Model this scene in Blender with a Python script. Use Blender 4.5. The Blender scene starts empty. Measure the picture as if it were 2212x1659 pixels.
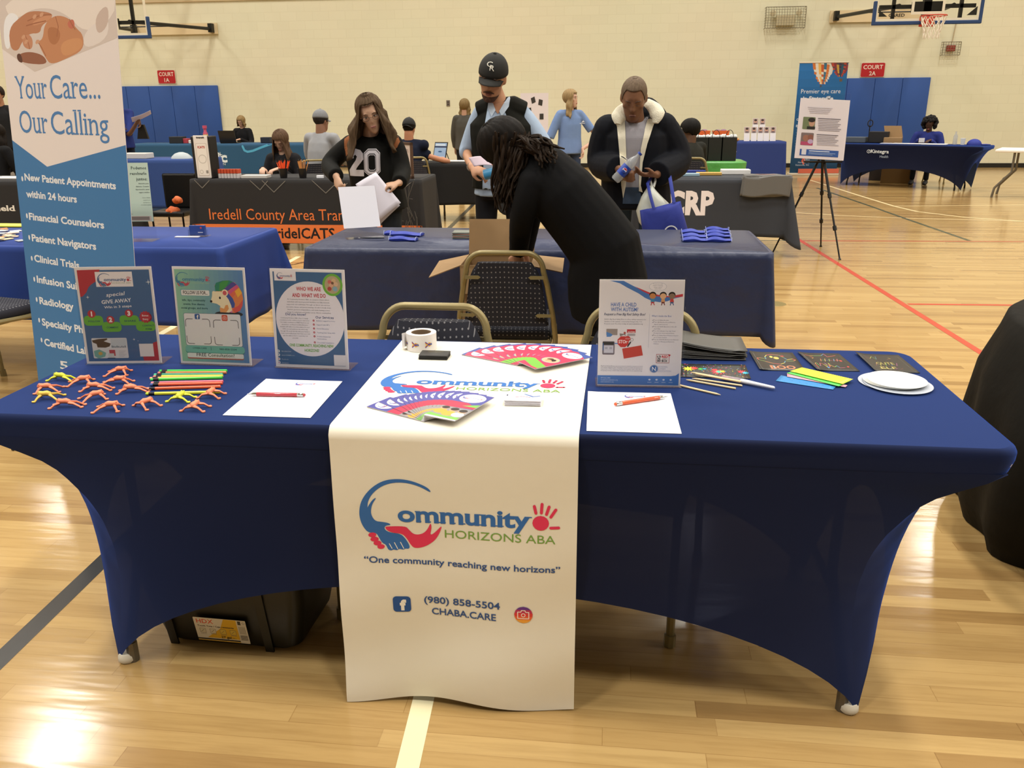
import bpy, bmesh, math, random
from mathutils import Vector, Matrix
from mathutils.bvhtree import BVHTree
from mathutils.geometry import tessellate_polygon
PI = math.pi
V = Vector
S = bpy.context.scene
COL = S.collection

# ------------------------------------------------------------------ camera
W, H = 2212, 1659
CX, CY, CZ, PITCH, YAW, ROLL, FPX = 0.33357, -1.76569, 1.45707, 0.320983, -0.117625, -0.008045, 1807.778
_fw = V((math.sin(YAW) * math.cos(PITCH), math.cos(YAW) * math.cos(PITCH), -math.sin(PITCH)))
_r = V((math.cos(YAW), -math.sin(YAW), 0)); _u = _r.cross(_fw)
_r2 = _r * math.cos(ROLL) + _u * math.sin(ROLL)
_u2 = -_r * math.sin(ROLL) + _u * math.cos(ROLL)
cd = bpy.data.cameras.new('camera'); cam = bpy.data.objects.new('camera', cd); COL.objects.link(cam)
cd.sensor_width = 36.0; cd.lens = 36.0 * FPX / W; cd.clip_start = 0.05; cd.clip_end = 200
cam.matrix_world = Matrix(((_r2.x, _u2.x, -_fw.x, CX), (_r2.y, _u2.y, -_fw.y, CY), (_r2.z, _u2.z, -_fw.z, CZ), (0, 0, 0, 1)))
S.camera = cam
C0 = V((CX, CY, CZ))

def _ray(px, py):
    return (_fw * FPX + _r2 * (px - W / 2) - _u2 * (py - H / 2)).normalized()
def at(px, py, Y):
    d = _ray(px, py); return C0 + d * ((Y - CY) / d.y)
def gz(px, py, z=0.0):
    d = _ray(px, py); return C0 + d * ((z - CZ) / d.z)

# ------------------------------------------------------------------ light
S.view_settings.view_transform = 'Standard'; S.view_settings.look = 'None'
S.view_settings.gamma = 1.0; S.view_settings.use_curve_mapping = False
S.view_settings.exposure = 0.2
wd = bpy.data.worlds.new('world'); S.world = wd; wd.use_nodes = True
wd.node_tree.nodes['Background'].inputs[0].default_value = (0.9, 0.85, 0.75, 1)
wd.node_tree.nodes['Background'].inputs[1].default_value = 0.02
S.cycles.max_bounces = 6; S.cycles.diffuse_bounces = 4; S.cycles.glossy_bounces = 3
S.cycles.transparent_max_bounces = 12; S.cycles.transmission_bounces = 6
S.cycles.sample_clamp_indirect = 6
WALL_Y = 19.56
LAMP_Z = 8.3
for lx in (-19.2, -13.75, -8.3, -2.9, 2.55, 8.0, 13.4):
    for ly, pw in ((-3.6, 165), (0.1, 130), (4.2, 130), (8.35, 130), (12.5, 130), (16.7, 130)):
        ld = bpy.data.lights.new('gym_lamp', 'AREA'); ld.shape = 'RECTANGLE'; ld.size = 0.6; ld.size_y = 1.2
        ld.energy = pw; ld.color = (1.0, 0.975, 0.905); ld.spread = math.radians(150)
        lo = bpy.data.objects.new('gym_lamp', ld); COL.objects.link(lo); lo.location = (lx, ly, LAMP_Z)

# ------------------------------------------------------------------ materials
_M = {}
def lin(h):
    if isinstance(h, str):
        c = [int(h[i:i + 2], 16) / 255 for i in (0, 2, 4)]
    else:
        c = [x / 255 for x in h]
    return tuple((x / 12.92 if x <= 0.04045 else ((x + 0.055) / 1.055) ** 2.4) for x in c) + (1,)
def mat(name, col, rough=0.6, metal=0.0, spec=0.5, sheen=0.0, alpha=1.0, trans=0.0, ior=1.45, bump=None, vary=0.0, vscale=8.0, coat=0.0):
    if name in _M: return _M[name]
    m = bpy.data.materials.new(name); m.use_nodes = True; nt = m.node_tree; b = nt.nodes['Principled BSDF']
    c = lin(col); b.inputs['Base Color'].default_value = c
    b.inputs['Roughness'].default_value = rough; b.inputs['Metallic'].default_value = metal
    b.inputs['Specular IOR Level'].default_value = spec; b.inputs['IOR'].default_value = ior
    b.inputs['Alpha'].default_value = alpha; b.inputs['Transmission Weight'].default_value = trans
    b.inputs['Sheen Weight'].default_value = sheen; b.inputs['Coat Weight'].default_value = coat
    if vary or bump:
        tc = nt.nodes.new('ShaderNodeTexCoord')
        nz = nt.nodes.new('ShaderNodeTexNoise'); nz.inputs['Scale'].default_value = vscale; nz.inputs['Detail'].default_value = 5
        nt.links.new(tc.outputs['Object'], nz.inputs['Vector'])
        if vary:
            mx = nt.nodes.new('ShaderNodeMix'); mx.data_type = 'RGBA'
            mx.inputs['A'].default_value = tuple(max(0, x * (1 - vary)) for x in c[:3]) + (1,)
            mx.inputs['B'].default_value = tuple(min(1, x * (1 + vary)) for x in c[:3]) + (1,)
            nt.links.new(nz.outputs['Fac'], mx.inputs['Factor']); nt.links.new(mx.outputs['Result'], b.inputs['Base Color'])
        if bump:
            n2 = nt.nodes.new('ShaderNodeTexNoise'); n2.inputs['Scale'].default_value = bump[0]; n2.inputs['Detail'].default_value = 4
            nt.links.new(tc.outputs['Object'], n2.inputs['Vector'])
            bp = nt.nodes.new('ShaderNodeBump'); bp.inputs['Strength'].default_value = bump[1]; bp.inputs['Distance'].default_value = bump[2]
            nt.links.new(n2.outputs['Fac'], bp.inputs['Height']); nt.links.new(bp.outputs['Normal'], b.inputs['Normal'])
    _M[name] = m; return m
def pmat(col, rough=0.55):
    return mat('print_' + (col if isinstance(col, str) else '%02x%02x%02x' % tuple(col)), col, rough, spec=0.3)
def stretch_mat(name, diff, thru, see=0.012, sheen=(.08, .2, 1)):
    """thin stretch fabric: dyed threads that let light glow through, with tiny see-through gaps"""
    if name in _M: return _M[name]
    m = bpy.data.materials.new(name); m.use_nodes = True; nt = m.node_tree; nt.nodes.clear()
    o = nt.nodes.new('ShaderNodeOutputMaterial'); d = nt.nodes.new('ShaderNodeBsdfPrincipled')
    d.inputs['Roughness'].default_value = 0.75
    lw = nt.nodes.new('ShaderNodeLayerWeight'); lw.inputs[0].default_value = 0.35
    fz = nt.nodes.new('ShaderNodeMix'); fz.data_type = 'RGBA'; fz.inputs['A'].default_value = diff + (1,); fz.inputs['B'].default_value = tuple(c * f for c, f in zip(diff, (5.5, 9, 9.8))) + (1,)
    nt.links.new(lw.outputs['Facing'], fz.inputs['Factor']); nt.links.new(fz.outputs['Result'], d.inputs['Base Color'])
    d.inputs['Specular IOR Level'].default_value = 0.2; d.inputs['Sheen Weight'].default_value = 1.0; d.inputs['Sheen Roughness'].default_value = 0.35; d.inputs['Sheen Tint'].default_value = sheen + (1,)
    t = nt.nodes.new('ShaderNodeBsdfTranslucent'); t.inputs[0].default_value = thru + (1,)
    g = nt.nodes.new('ShaderNodeBsdfTransparent'); g.inputs[0].default_value = (.5, .55, .8, 1)
    mx = nt.nodes.new('ShaderNodeMixShader'); mx.inputs[0].default_value = 0.5
    m2 = nt.nodes.new('ShaderNodeMixShader'); m2.inputs[0].default_value = see
    nt.links.new(d.outputs[0], mx.inputs[1]); nt.links.new(t.outputs[0], mx.inputs[2]); nt.links.new(mx.outputs[0], m2.inputs[1]); nt.links.new(g.outputs[0], m2.inputs[2]); nt.links.new(m2.outputs[0], o.inputs[0])
    _M[name] = m; return m
def acrylic():
    if 'clear_acrylic' in _M: return _M['clear_acrylic']
    m = bpy.data.materials.new('clear_acrylic'); m.use_nodes = True; nt = m.node_tree; nt.nodes.clear()
    o = nt.nodes.new('ShaderNodeOutputMaterial'); g = nt.nodes.new('ShaderNodeBsdfGlossy'); g.inputs['Roughness'].default_value = 0.08
    t = nt.nodes.new('ShaderNodeBsdfTransparent'); t.inputs[0].default_value = (0.985, 0.985, 0.985, 1)
    f = nt.nodes.new('ShaderNodeFresnel'); f.inputs[0].default_value = 1.25
    mu = nt.nodes.new('ShaderNodeMath'); mu.operation = 'MULTIPLY'; mu.inputs[1].default_value = 0.45
    mx = nt.nodes.new('ShaderNodeMixShader')
    nt.links.new(f.outputs[0], mu.inputs[0]); nt.links.new(mu.outputs[0], mx.inputs[0]); nt.links.new(t.outputs[0], mx.inputs[1]); nt.links.new(g.outputs[0], mx.inputs[2]); nt.links.new(mx.outputs[0], o.inputs[0])
    _M['clear_acrylic'] = m; return m

# ------------------------------------------------------------------ objects
def tag(o, label=None, cat=None, group=None, kind=None):
    if label: o['label'] = label
    if cat: o['category'] = cat
    if group: o['group'] = group
    if kind: o['kind'] = kind
    return o
def thing(name, label, cat, loc=(0, 0, 0), rz=0, group=None):
    o = bpy.data.objects.new(name, None); COL.objects.link(o); o.location = loc; o.rotation_euler = (0, 0, rz)
    o.empty_display_size = 0.05
    return tag(o, label, cat, group)
def copy_tree(o, parent=None):
    c = o.copy(); COL.objects.link(c)
    if parent: c.parent = parent
    for ch in list(o.children): copy_tree(ch, c)
    return c

class MB:
    """collects shapes into one mesh"""
    def __init__(s): s.v = []; s.f = []; s.mi = []; s.mats = []; s.cur = 0
    def m(s, material):
        if material not in s.mats: s.mats.append(material)
        s.cur = s.mats.index(material); return s
    def add(s, vs, fs):
        n = len(s.v); s.v += [V(v) for v in vs]; s.f += [tuple(i + n for i in f) for f in fs]; s.mi += [s.cur] * len(fs); return s
    def box(s, a, b, M=None):
        x0, y0, z0 = a; x1, y1, z1 = b
        vs = [V((x, y, z)) for z in (z0, z1) for y in (y0, y1) for x in (x0, x1)]
        if M: vs = [M @ v for v in vs]
        return s.add(vs, [(0, 2, 3, 1), (4, 5, 7, 6), (0, 1, 5, 4), (2, 6, 7, 3), (0, 4, 6, 2), (1, 3, 7, 5)])
    def bbox(s, a, b, r=0.01, seg=2, M=None):
        bm = bmesh.new(); bmesh.ops.create_cube(bm, size=1)
        for v in bm.verts: v.co = V([(a[i] + b[i]) / 2 + v.co[i] * (b[i] - a[i]) for i in range(3)])
        bmesh.ops.bevel(bm, geom=bm.edges[:], offset=r, segments=seg, affect='EDGES', profile=0.5)
        return s.bm(bm, M)
    def bm(s, bm, M=None):
        bm.verts.index_update()
        vs = [(M @ v.co) if M else v.co.copy() for v in bm.verts]; s.add(vs, [[v.index for v in f.verts] for f in bm.faces]); bm.free(); return s
    def ring(s, rings, cap=True, closed=True):
        n = len(rings[0]); base = len(s.v); vs = [p for r in rings for p in r]; fs = []
        for i in range(len(rings) - 1):
            for j in range(n if closed else n - 1):
                k = (j + 1) % n; fs.append((i * n + j, i * n + k, (i + 1) * n + k, (i + 1) * n + j))
        if cap and closed:
            fs.append(tuple(range(n - 1, -1, -1))); fs.append(tuple((len(rings) - 1) * n + j for j in range(n)))
        return s.add(vs, fs)
    def tube(s, pts, r, n=8, cap=True, flat=1.0, up=None):
        pts = [V(p) for p in pts]; rs = r if isinstance(r, (list, tuple)) else [r] * len(pts); rings = []
        prev = None
        for i, p in enumerate(pts):
            d = (pts[min(i + 1, len(pts) - 1)] - pts[max(i - 1, 0)])
            if d.length < 1e-9: d = V((0, 0, 1))
            d.normalize()
            if prev is None:
                a = V(up) if up else (V((0, 0, 1)) if abs(d.z) < 0.9 else V((0, 1, 0)))
            else: a = prev
            b = d.cross(a)
            if b.length < 1e-6: b = d.cross(V((1, 0, 0)))
            b.normalize(); a = b.cross(d).normalized(); prev = a
            rings.append([p + (b * math.cos(2 * PI * k / n) * rs[i]) + (a * math.sin(2 * PI * k / n) * rs[i] * flat) for k in range(n)])
        return s.ring(rings, cap)
    def lathe(s, prof, n=24, M=None, cap=True):
        rings = [[V((r * math.cos(2 * PI * k / n), r * math.sin(2 * PI * k / n), z)) for k in range(n)] for r, z in prof]
        if M: rings = [[M @ p for p in r] for r in rings]
        return s.ring(rings, cap)
    def prism(s, poly, d0, d1, fr):
        """2D polygon extruded; fr(u, v, w) -> point"""
        n = len(poly); vs = [fr(u, v, d0) for u, v in poly] + [fr(u, v, d1) for u, v in poly]
        tr = tessellate_polygon([[V((u, v, 0)) for u, v in poly]])
        fs = [tuple(t) for t in tr] + [tuple(i + n for i in reversed(t)) for t in tr] + [(i, (i + 1) % n, (i + 1) % n + n, i + n) for i in range(n)]
        return s.add(vs, fs)
    def ell(s, c, r, M=None, u=16, v=10):
        rings = []
        c = V(c)
        for i in range(v + 1):
            th = PI * (i + 0.0) / v; th = max(0.02, min(PI - 0.02, th))
            rg = [V((r[0] * math.sin(th) * math.cos(2 * PI * k / u), r[1] * math.sin(th) * math.sin(2 * PI * k / u), -r[2] * math.cos(th))) + c for k in range(u)]
            rings.append([M @ p for p in rg] if M else rg)
        return s.ring(rings)
    def grid(s, fn, nu, nv, thick=0.0):
        vs = [V(fn(i / nu, j / nv)) for j in range(nv + 1) for i in range(nu + 1)]
        fs = [(j * (nu + 1) + i, j * (nu + 1) + i + 1, (j + 1) * (nu + 1) + i + 1, (j + 1) * (nu + 1) + i) for j in range(nv) for i in range(nu)]
        return s.add(vs, fs)
    def build(s, name, material=None, parent=None, smooth=False, solid=0.0, ang=40, loc=None, rz=None, sub=0):
        me = bpy.data.meshes.new(name); me.from_pydata([tuple(v) for v in s.v], [], s.f)
        mats = s.mats if s.mats else [material]
        for m in mats: me.materials.append(m)
        if s.mats: me.polygons.foreach_set('material_index', s.mi)
        bm = bmesh.new(); bm.from_mesh(me); bmesh.ops.recalc_face_normals(bm, faces=bm.faces); bm.to_mesh(me); bm.free()
        if smooth:
            me.polygons.foreach_set('use_smooth', [True] * len(me.polygons))
            try: me.set_sharp_from_angle(angle=math.radians(ang))
            except Exception: pass
        me.update()
        o = bpy.data.objects.new(name, me); COL.objects.link(o)
        if parent is not None: o.parent = parent
        if loc is not None: o.location = loc
        if rz is not None: o.rotation_euler = (0, 0, rz)
        if solid:
            md = o.modifiers.new('s', 'SOLIDIFY'); md.thickness = solid; md.offset = 0
        if sub:
            md = o.modifiers.new('u', 'SUBSURF'); md.levels = sub; md.render_levels = sub
        return o

def recenter(o, loc):
    """move a mesh object's origin without moving its shape"""
    d = V(loc); o.data.transform(Matrix.Translation(-d)); o.location = d; return o

# ------------------------------------------------------------------ lettering and flat printed art
_G = {}
_fc = bpy.data.curves.new('lettering', 'FONT')
_fo = bpy.data.objects.new('lettering', _fc); COL.objects.link(_fo)
def glyph(s, bold=0.0, res=2, space=1.0):
    k = (s, bold, res, space)
    if k in _G: return _G[k]
    _fc.body = s; _fc.size = 1.0; _fc.resolution_u = res; _fc.offset = bold; _fc.space_character = space; _fc.fill_mode = 'FRONT' if hasattr(_fc, 'fill_mode') else 'FRONT'
    bpy.context.view_layer.update()
    ev = _fo.evaluated_get(bpy.context.evaluated_depsgraph_get()); me = ev.to_mesh(); me.calc_loop_triangles()
    vs = [(v.co.x, v.co.y) for v in me.vertices]; ts = [tuple(t.vertices) for t in me.loop_triangles]
    ev.to_mesh_clear()
    if not vs: vs = [(0, 0), (0.3, 0)]; ts = []
    _G[k] = (vs, ts); return _G[k]
CAPH = 0.70
SER = {'m': ([.07, .5, .93], [.04]), 'n': ([.12, .88], [.06]), 'u': ([.92], [.1, .86]), 'i': ([.5], [.3]), 'y': ([], [.1, .9]), 'r': ([.22], [.12]),
       'a': ([.93], []), 'l': ([.5], [.3]), 'Y': ([.5], [.1, .9]), 'd': ([.9], [.8]), 'C': ([], []), 'o': ([], []), 't': ([], []), 'e': ([], []), 'g': ([], []), 'O': ([], [])}
def chk(p, n=2):
    for _ in range(n): p = [q for i in range(len(p)) for q in ((p[i][0] * .75 + p[(i + 1) % len(p)][0] * .25, p[i][1] * .75 + p[(i + 1) % len(p)][1] * .25), (p[i][0] * .25 + p[(i + 1) % len(p)][0] * .75, p[i][1] * .25 + p[(i + 1) % len(p)][1] * .75))]
    return p
class Art:
    """flat print: triangles with colours, laid on a surface by a mapping (u, v, lift) -> point"""
    def __init__(s, unit=1.0): s.t = []; s.k = unit; s.layer = 0
    def tri(s, vs, ts, c):
        s.layer += 1
        s.t.append(([(x, y) for x, y in vs], ts, c, s.layer)); return s
    def poly(s, pts, c, dy=None):
        tr = tessellate_polygon([[V((x, y, 0)) for x, y in pts]]); return s.tri(pts, [tuple(t) for t in tr], c)
    def rect(s, x0, y0, x1, y1, c): return s.tri([(x0, y0), (x1, y0), (x1, y1), (x0, y1)], [(0, 1, 2), (0, 2, 3)], c)
    def rrect(s, x0, y0, x1, y1, r, c, n=4):
        p = []
        for cx, cy, a0 in ((x1 - r, y1 - r, 0), (x0 + r, y1 - r, PI / 2), (x0 + r, y0 + r, PI), (x1 - r, y0 + r, 1.5 * PI)):
            p += [(cx + r * math.cos(a0 + PI / 2 * i / n), cy + r * math.sin(a0 + PI / 2 * i / n)) for i in range(n + 1)]
        return s.fan(p, c)
    def fan(s, p, c): return s.tri(p, [(0, i, i + 1) for i in range(1, len(p) - 1)], c)
    def ell(s, cx, cy, rx, ry, c, n=28, rot=0):
        ca, sa = math.cos(rot), math.sin(rot); p = []
        for i in range(n):
            a = 2 * PI * i / n; x, y = rx * math.cos(a), ry * math.sin(a); p.append((cx + x * ca - y * sa, cy + x * sa + y * ca))
        return s.fan(p, c)
    def ringe(s, cx, cy, r, w, c, n=28, a0=0, a1=2 * PI, ry=None):
        q = (ry or r) / r; vs = []; ts = []
        for i in range(n + 1):
            a = a0 + (a1 - a0) * i / n
            vs += [(cx + r * math.cos(a), cy + q * r * math.sin(a)), (cx + (r - w) * math.cos(a), cy + (q * r - w) * math.sin(a))]
            if i < n: ts += [(2 * i, 2 * i + 1, 2 * i + 3), (2 * i, 2 * i + 3, 2 * i + 2)]
        return s.tri(vs, ts, c)
    def line(s, pts, w, c, cap=True):
        vs = []; ts = []
        for i in range(len(pts) - 1):
            (x0, y0), (x1, y1) = pts[i], pts[i + 1]; dx, dy = x1 - x0, y1 - y0; L = math.hypot(dx, dy) or 1; nx, ny = -dy / L * w / 2, dx / L * w / 2
            n = len(vs); vs += [(x0 + nx, y0 + ny), (x0 - nx, y0 - ny), (x1 - nx, y1 - ny), (x1 + nx, y1 + ny)]; ts += [(n, n + 1, n + 2), (n, n + 2, n + 3)]
        s.tri(vs, ts, c)
        if cap:
            for x, y in pts: s.layer -= 1; s.ell(x, y, w / 2, w / 2, c, 8)
        return s
    def text(s, tx, x, y, h, c, al='c', w=None, bold=0.0, shear=0.0, rot=0.0, res=2, serif=False, space=1.0):
        """x, y: baseline anchor; h: capital height; w: total width to fit"""
        vs, ts = glyph(tx, bold, res, space); x0 = min(v[0] for v in vs); x1 = max(v[0] for v in vs); sc = h / CAPH
        sx = sc if w is None else w / max(1e-6, x1 - x0)
        off = {'l': -x0 * sx, 'c': -(x0 + x1) / 2 * sx, 'r': -x1 * sx}[al]; ca, sa = math.cos(rot), math.sin(rot)
        def tf(px, py):
            X = px * sx + off + py * sc * shear; Y = py * sc; return (x + X * ca - Y * sa, y + X * sa + Y * ca)
        s.tri([tf(*v) for v in vs], ts, c)
        if serif:
            L = s.layer
            bar = glyph('|', 0)[0]; bl = min(v[0] for v in bar)
            for i, ch in enumerate(tx):
                if ch not in SER: continue
                pre = glyph(tx[:i] + '|', bold, res, space)[0]; a = max(v[0] for v in pre) if i else 0
                g = glyph(ch, bold, res, space)[0]; gx0 = min(v[0] for v in g); gx1 = max(v[0] for v in g)
                o = (a - bl - (max(v[0] for v in bar) - bl) + 0.0) if i else 0
                o = (a - max(v[0] for v in bar)) if i else 0
                top = 0.70 if ch.isupper() or ch in 'ld' else 0.48
                if ch in 'ld': top = 0.74
                wd = 0.085; hh = 0.045
                for f in SER[ch][0]:
                    q = o + gx0 + (gx1 - gx0) * f; s.layer = L; s.tri([tf(*p) for p in ((q - wd, 0), (q + wd, 0), (q + wd, hh), (q - wd, hh))], [(0, 1, 2), (0, 2, 3)], c)
                for f in SER[ch][1]:
                    q = o + gx0 + (gx1 - gx0) * f; s.layer = L; s.tri([tf(*p) for p in ((q - wd, top - hh), (q + wd * .9, top - hh), (q + wd * .9, top), (q - wd, top))], [(0, 1, 2), (0, 2, 3)], c)
        return s
    def para(s, lines, x, y, lh, h, c, al='c', w=None, **k):
        for i, t in enumerate(lines): s.text(t, x, y - i * lh, h, c, al, res=1, **k)
        return s
    def build(s, name, mp, parent=None, lift=0.00025, maxedge=None, rough=0.55, base=0.0):
        mb = MB(); lift = lift * min(1, 30 / max(1, len(s.t)))
        for vs, ts, c, lay in s.t:
            mb.m(pmat(c, rough)); vs = [tuple(v) for v in vs]; ts = list(ts)
            if maxedge:
                vs = list(vs); work = ts; out = []
                cache = {}
                def mid(a, b):
                    k = (min(a, b), max(a, b))
                    if k not in cache: vs.append(((vs[a][0] + vs[b][0]) / 2, (vs[a][1] + vs[b][1]) / 2)); cache[k] = len(vs) - 1
                    return cache[k]
                while work:
                    t = work.pop(); a, b, d = t
                    L = [(math.hypot(vs[p][0] - vs[q][0], vs[p][1] - vs[q][1]), p, q, r) for p, q, r in ((a, b, d), (b, d, a), (d, a, b))]
                    l, p, q, r = max(L)
                    if l > maxedge: m_ = mid(p, q); work += [(p, m_, r), (m_, q, r)]
                    else: out.append(t)
                ts = out
            mb.add([mp(u, v, base + lift * lay) for u, v in vs], ts)
        me_o = MB.build(mb, name, None, parent)
        return me_o

def plane_map(o, ux, uy):
    o, ux, uy = V(o), V(ux).normalized(), V(uy).normalized(); n = ux.cross(uy).normalized()
    return lambda u, v, w: o + ux * u + uy * v + n * w
def drape_map(ob, org, ux, uz, fwd, reach=1.0):
    """print laid over a mesh object: rays from the front"""
    me = ob.data; vs = [v.co.copy() for v in me.vertices]
    bv = BVHTree.FromPolygons(vs, [tuple(p.vertices) for p in me.polygons]); org, ux, uz, fwd = V(org), V(ux), V(uz), V(fwd).normalized()
    def mp(u, v, w):
        p = org + ux * u + uz * v + fwd * reach; h = bv.ray_cast(p, -fwd, reach * 2)
        if h[0] is None: h2 = bv.find_nearest(org + ux * u + uz * v); return h2[0] + fwd * (w + .003)
        return h[0] + fwd * (w + 0.003)
    return mp
# ------------------------------------------------------------------ room shell
def floor_material():
    m = bpy.data.materials.new('maple_floor'); m.use_nodes = True; nt = m.node_tree; b = nt.nodes['Principled BSDF']; N = nt.nodes.new; L = nt.links.new
    tc = N('ShaderNodeTexCoord'); sp = N('ShaderNodeSeparateXYZ'); L(tc.outputs['Object'], sp.inputs[0])
    def mth(op, a, b_=None, c=None):
        n = N('ShaderNodeMath'); n.operation = op
        for i, x in enumerate((a, b_, c)):
            if x is None: continue
            if isinstance(x, (int, float)): n.inputs[i].default_value = x
            else: L(x, n.inputs[i])
        return n.outputs[0]
    row = mth('FLOOR', mth('DIVIDE', sp.outputs['Y'], 0.062))
    wn = N('ShaderNodeTexWhiteNoise'); wn.noise_dimensions = '1D'; L(row, wn.inputs['W'])
    xo = mth('ADD', mth('DIVIDE', sp.outputs['X'], 0.78), mth('MULTIPLY', wn.outputs['Value'], 7.3))
    pl = mth('FLOOR', xo)
    cb = N('ShaderNodeCombineXYZ'); L(row, cb.inputs[0]); L(pl, cb.inputs[1])
    w2 = N('ShaderNodeTexWhiteNoise'); w2.noise_dimensions = '2D'; L(cb.outputs[0], w2.inputs['Vector'])
    cr = N('ShaderNodeValToRGB'); e = cr.color_ramp.elements
    e[0].position = 0.0; e[0].color = lin('967648'); e[1].position = 1.0; e[1].color = lin('ba9b66')
    for p, c in ((0.09, 'a38252'), (0.22, 'ab8b58'), (0.6, 'b2925e')):
        k = e.new(p); k.color = lin(c)
    L(w2.outputs['Value'], cr.inputs[0])
    # grain stretched along the boards
    mp = N('ShaderNodeMapping'); mp.inputs['Scale'].default_value = (2.2, 34, 1); L(tc.outputs['Object'], mp.inputs[0])
    ad = N('ShaderNodeVectorMath'); ad.operation = 'ADD'; L(mp.outputs[0], ad.inputs[0]); L(w2.outputs['Color'], ad.inputs[1])
    nz = N('ShaderNodeTexNoise'); nz.inputs['Scale'].default_value = 1.6; nz.inputs['Detail'].default_value = 6; nz.inputs['Roughness'].default_value = 0.65
    L(ad.outputs[0], nz.inputs['Vector'])
    cr2 = N('ShaderNodeValToRGB'); q = cr2.color_ramp.elements; q[0].position = 0.28; q[0].color = (0.62, 0.55, 0.48, 1); q[1].position = 0.56; q[1].color = (1, 1, 1, 1)
    L(nz.outputs['Fac'], cr2.inputs[0])
    mx = N('ShaderNodeMix'); mx.data_type = 'RGBA'; mx.blend_type = 'MULTIPLY'; mx.inputs['Factor'].default_value = 0.45
    L(cr.outputs[0], mx.inputs['A']); L(cr2.outputs[0], mx.inputs['B'])
    # seams
    fy = mth('FRACT', mth('DIVIDE', sp.outputs['Y'], 0.062)); fx = mth('FRACT', xo)
    s1 = mth('LESS_THAN', fy, 0.03); s2 = mth('LESS_THAN', fx, 0.003); sm = mth('MAXIMUM', s1, s2)
    mx2 = N('ShaderNodeMix'); mx2.data_type = 'RGBA'; mx2.blend_type = 'MULTIPLY'; L(mth('MULTIPLY', sm, 0.32), mx2.inputs['Factor'])
    L(mx.outputs['Result'], mx2.inputs['A']); mx2.inputs['B'].default_value = (0.35, 0.22, 0.12, 1)
    L(mx2.outputs['Result'], b.inputs['Base Color'])
    n3 = N('ShaderNodeTexNoise'); n3.inputs['Scale'].default_value = 1.3; n3.inputs['Detail'].default_value = 3; L(tc.outputs['Object'], n3.inputs['Vector'])
    mr = N('ShaderNodeMapRange'); mr.inputs['To Min'].default_value = 0.11; mr.inputs['To Max'].default_value = 0.2; L(n3.outputs['Fac'], mr.inputs[0]); L(mr.outputs[0], b.inputs['Roughness'])
    n4 = N('ShaderNodeTexNoise'); n4.inputs['Scale'].default_value = 1; mp4 = N('ShaderNodeMapping'); mp4.inputs['Scale'].default_value = (3, 17.5, 1); L(tc.outputs['Object'], mp4.inputs[0]); L(mp4.outputs[0], n4.inputs['Vector'])
    bp = N('ShaderNodeBump'); bp.inputs['Strength'].default_value = 0.25; bp.inputs['Distance'].default_value = 0.004; L(n4.outputs['Fac'], bp.inputs['Height']); L(bp.outputs[0], b.inputs['Normal'])
    b.inputs['Specular IOR Level'].default_value = 0.55
    return m
X0, X1, Y0, CEIL = -23.0, 17.0, -6.5, 8.6
fl = MB(); fl.m(floor_material()); fl.box((X0, Y0, -0.1), (X1, WALL_Y, 0))
def fpoly(pts, w, col, z=0.0006):
    """painted court line through image-measured floor points"""
    pts = [V((p[0], p[1])) for p in pts]; L, R = [], []
    for i, p in enumerate(pts):
        d = (pts[min(i + 1, len(pts) - 1)] - pts[max(i - 1, 0)]).normalized(); n = V((-d.y, d.x)) * w / 2
        L.append((p.x + n.x, p.y + n.y, z)); R.append((p.x - n.x, p.y - n.y, z))
    k = len(pts); fl.m(mat('court_paint_' + col, col, 0.25, spec=0.5)); fl.add(L + R, [(i, i + 1, k + i + 1, k + i) for i in range(k - 1)])
def g2(*a): return [gz(x, y)[:2] for x, y in a]
def ext(p, a, b):
    """extend a straight line past both ends"""
    d = (V(p[-1]) - V(p[0])).normalized(); return [V(p[0]) - d * a] + [V(q) for q in p[1:-1]] + [V(p[-1]) + d * b]
fpoly(ext(g2((880, 1659), (916, 1505)), 2, 0.5), 0.055, 'e8dfb8', 0.0007)
fpoly(ext(g2((349, 720), (645, 554)), 1.5, 0), 0.055, 'e8dfb8')
fpoly(g2((555, 581.5), (637, 571), (700, 556)), 0.03, '30291f')
fpoly(ext(g2((0, 1425), (239, 1196)), 1.5, 1.0), 0.062, '1d1a16')
fpoly(ext(g2((970, 493), (1034, 430)), 0.3, 1.5), 0.06, '1d1a18', 0.0007)
fpoly(g2((940, 427), (1110, 426)), 0.04, '4c3a22')
fpoly(ext(g2((1699, 501), (2140, 775)), 3, 2), 0.052, 'b8402e', 0.0009)
fpoly(g2((1735, 520), (2400, 523)), 0.045, 'a8402a', 0.0008)
fpoly(g2((1400, 519), (1735, 520)), 0.045, '3c4438', 0.0008)
fpoly(g2((1961, 657), (2450, 662)), 0.045, 'b8402e', 0.0008)
fpoly(g2((1747, 388), (1795, 403), (1858, 423), (1930, 445), (1981, 457), (2089, 470), (2212, 478), (2400, 484)), 0.05, 'e4cfa0')
fpoly(g2((1764, 406), (1800, 418), (1882, 446), (1952, 471), (2094, 520)), 0.05, '3f4636', 0.0008)
fpoly(g2((1500, 406), (2300, 406)), 0.045, '8a6030', 0.0005)
fpoly(g2((1400, 425), (2300, 425)), 0.04, '55401f', 0.0005)
fpoly(g2((1400, 449), (1885, 449)), 0.04, '55401f', 0.0005)
fpoly(g2((1500, 447), (1702, 458), (1824, 466), (1952, 471), (2212, 478)), 0.035, 'e4cfa0', 0.0005)
fpoly(g2((1930, 445), (2300, 442)), 0.035, 'e4cfa0', 0.0005)
pc = gz(1672, 656); fl.m(mat('floor_plate_brass', '9a8a58', 0.35, 0.6))
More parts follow.
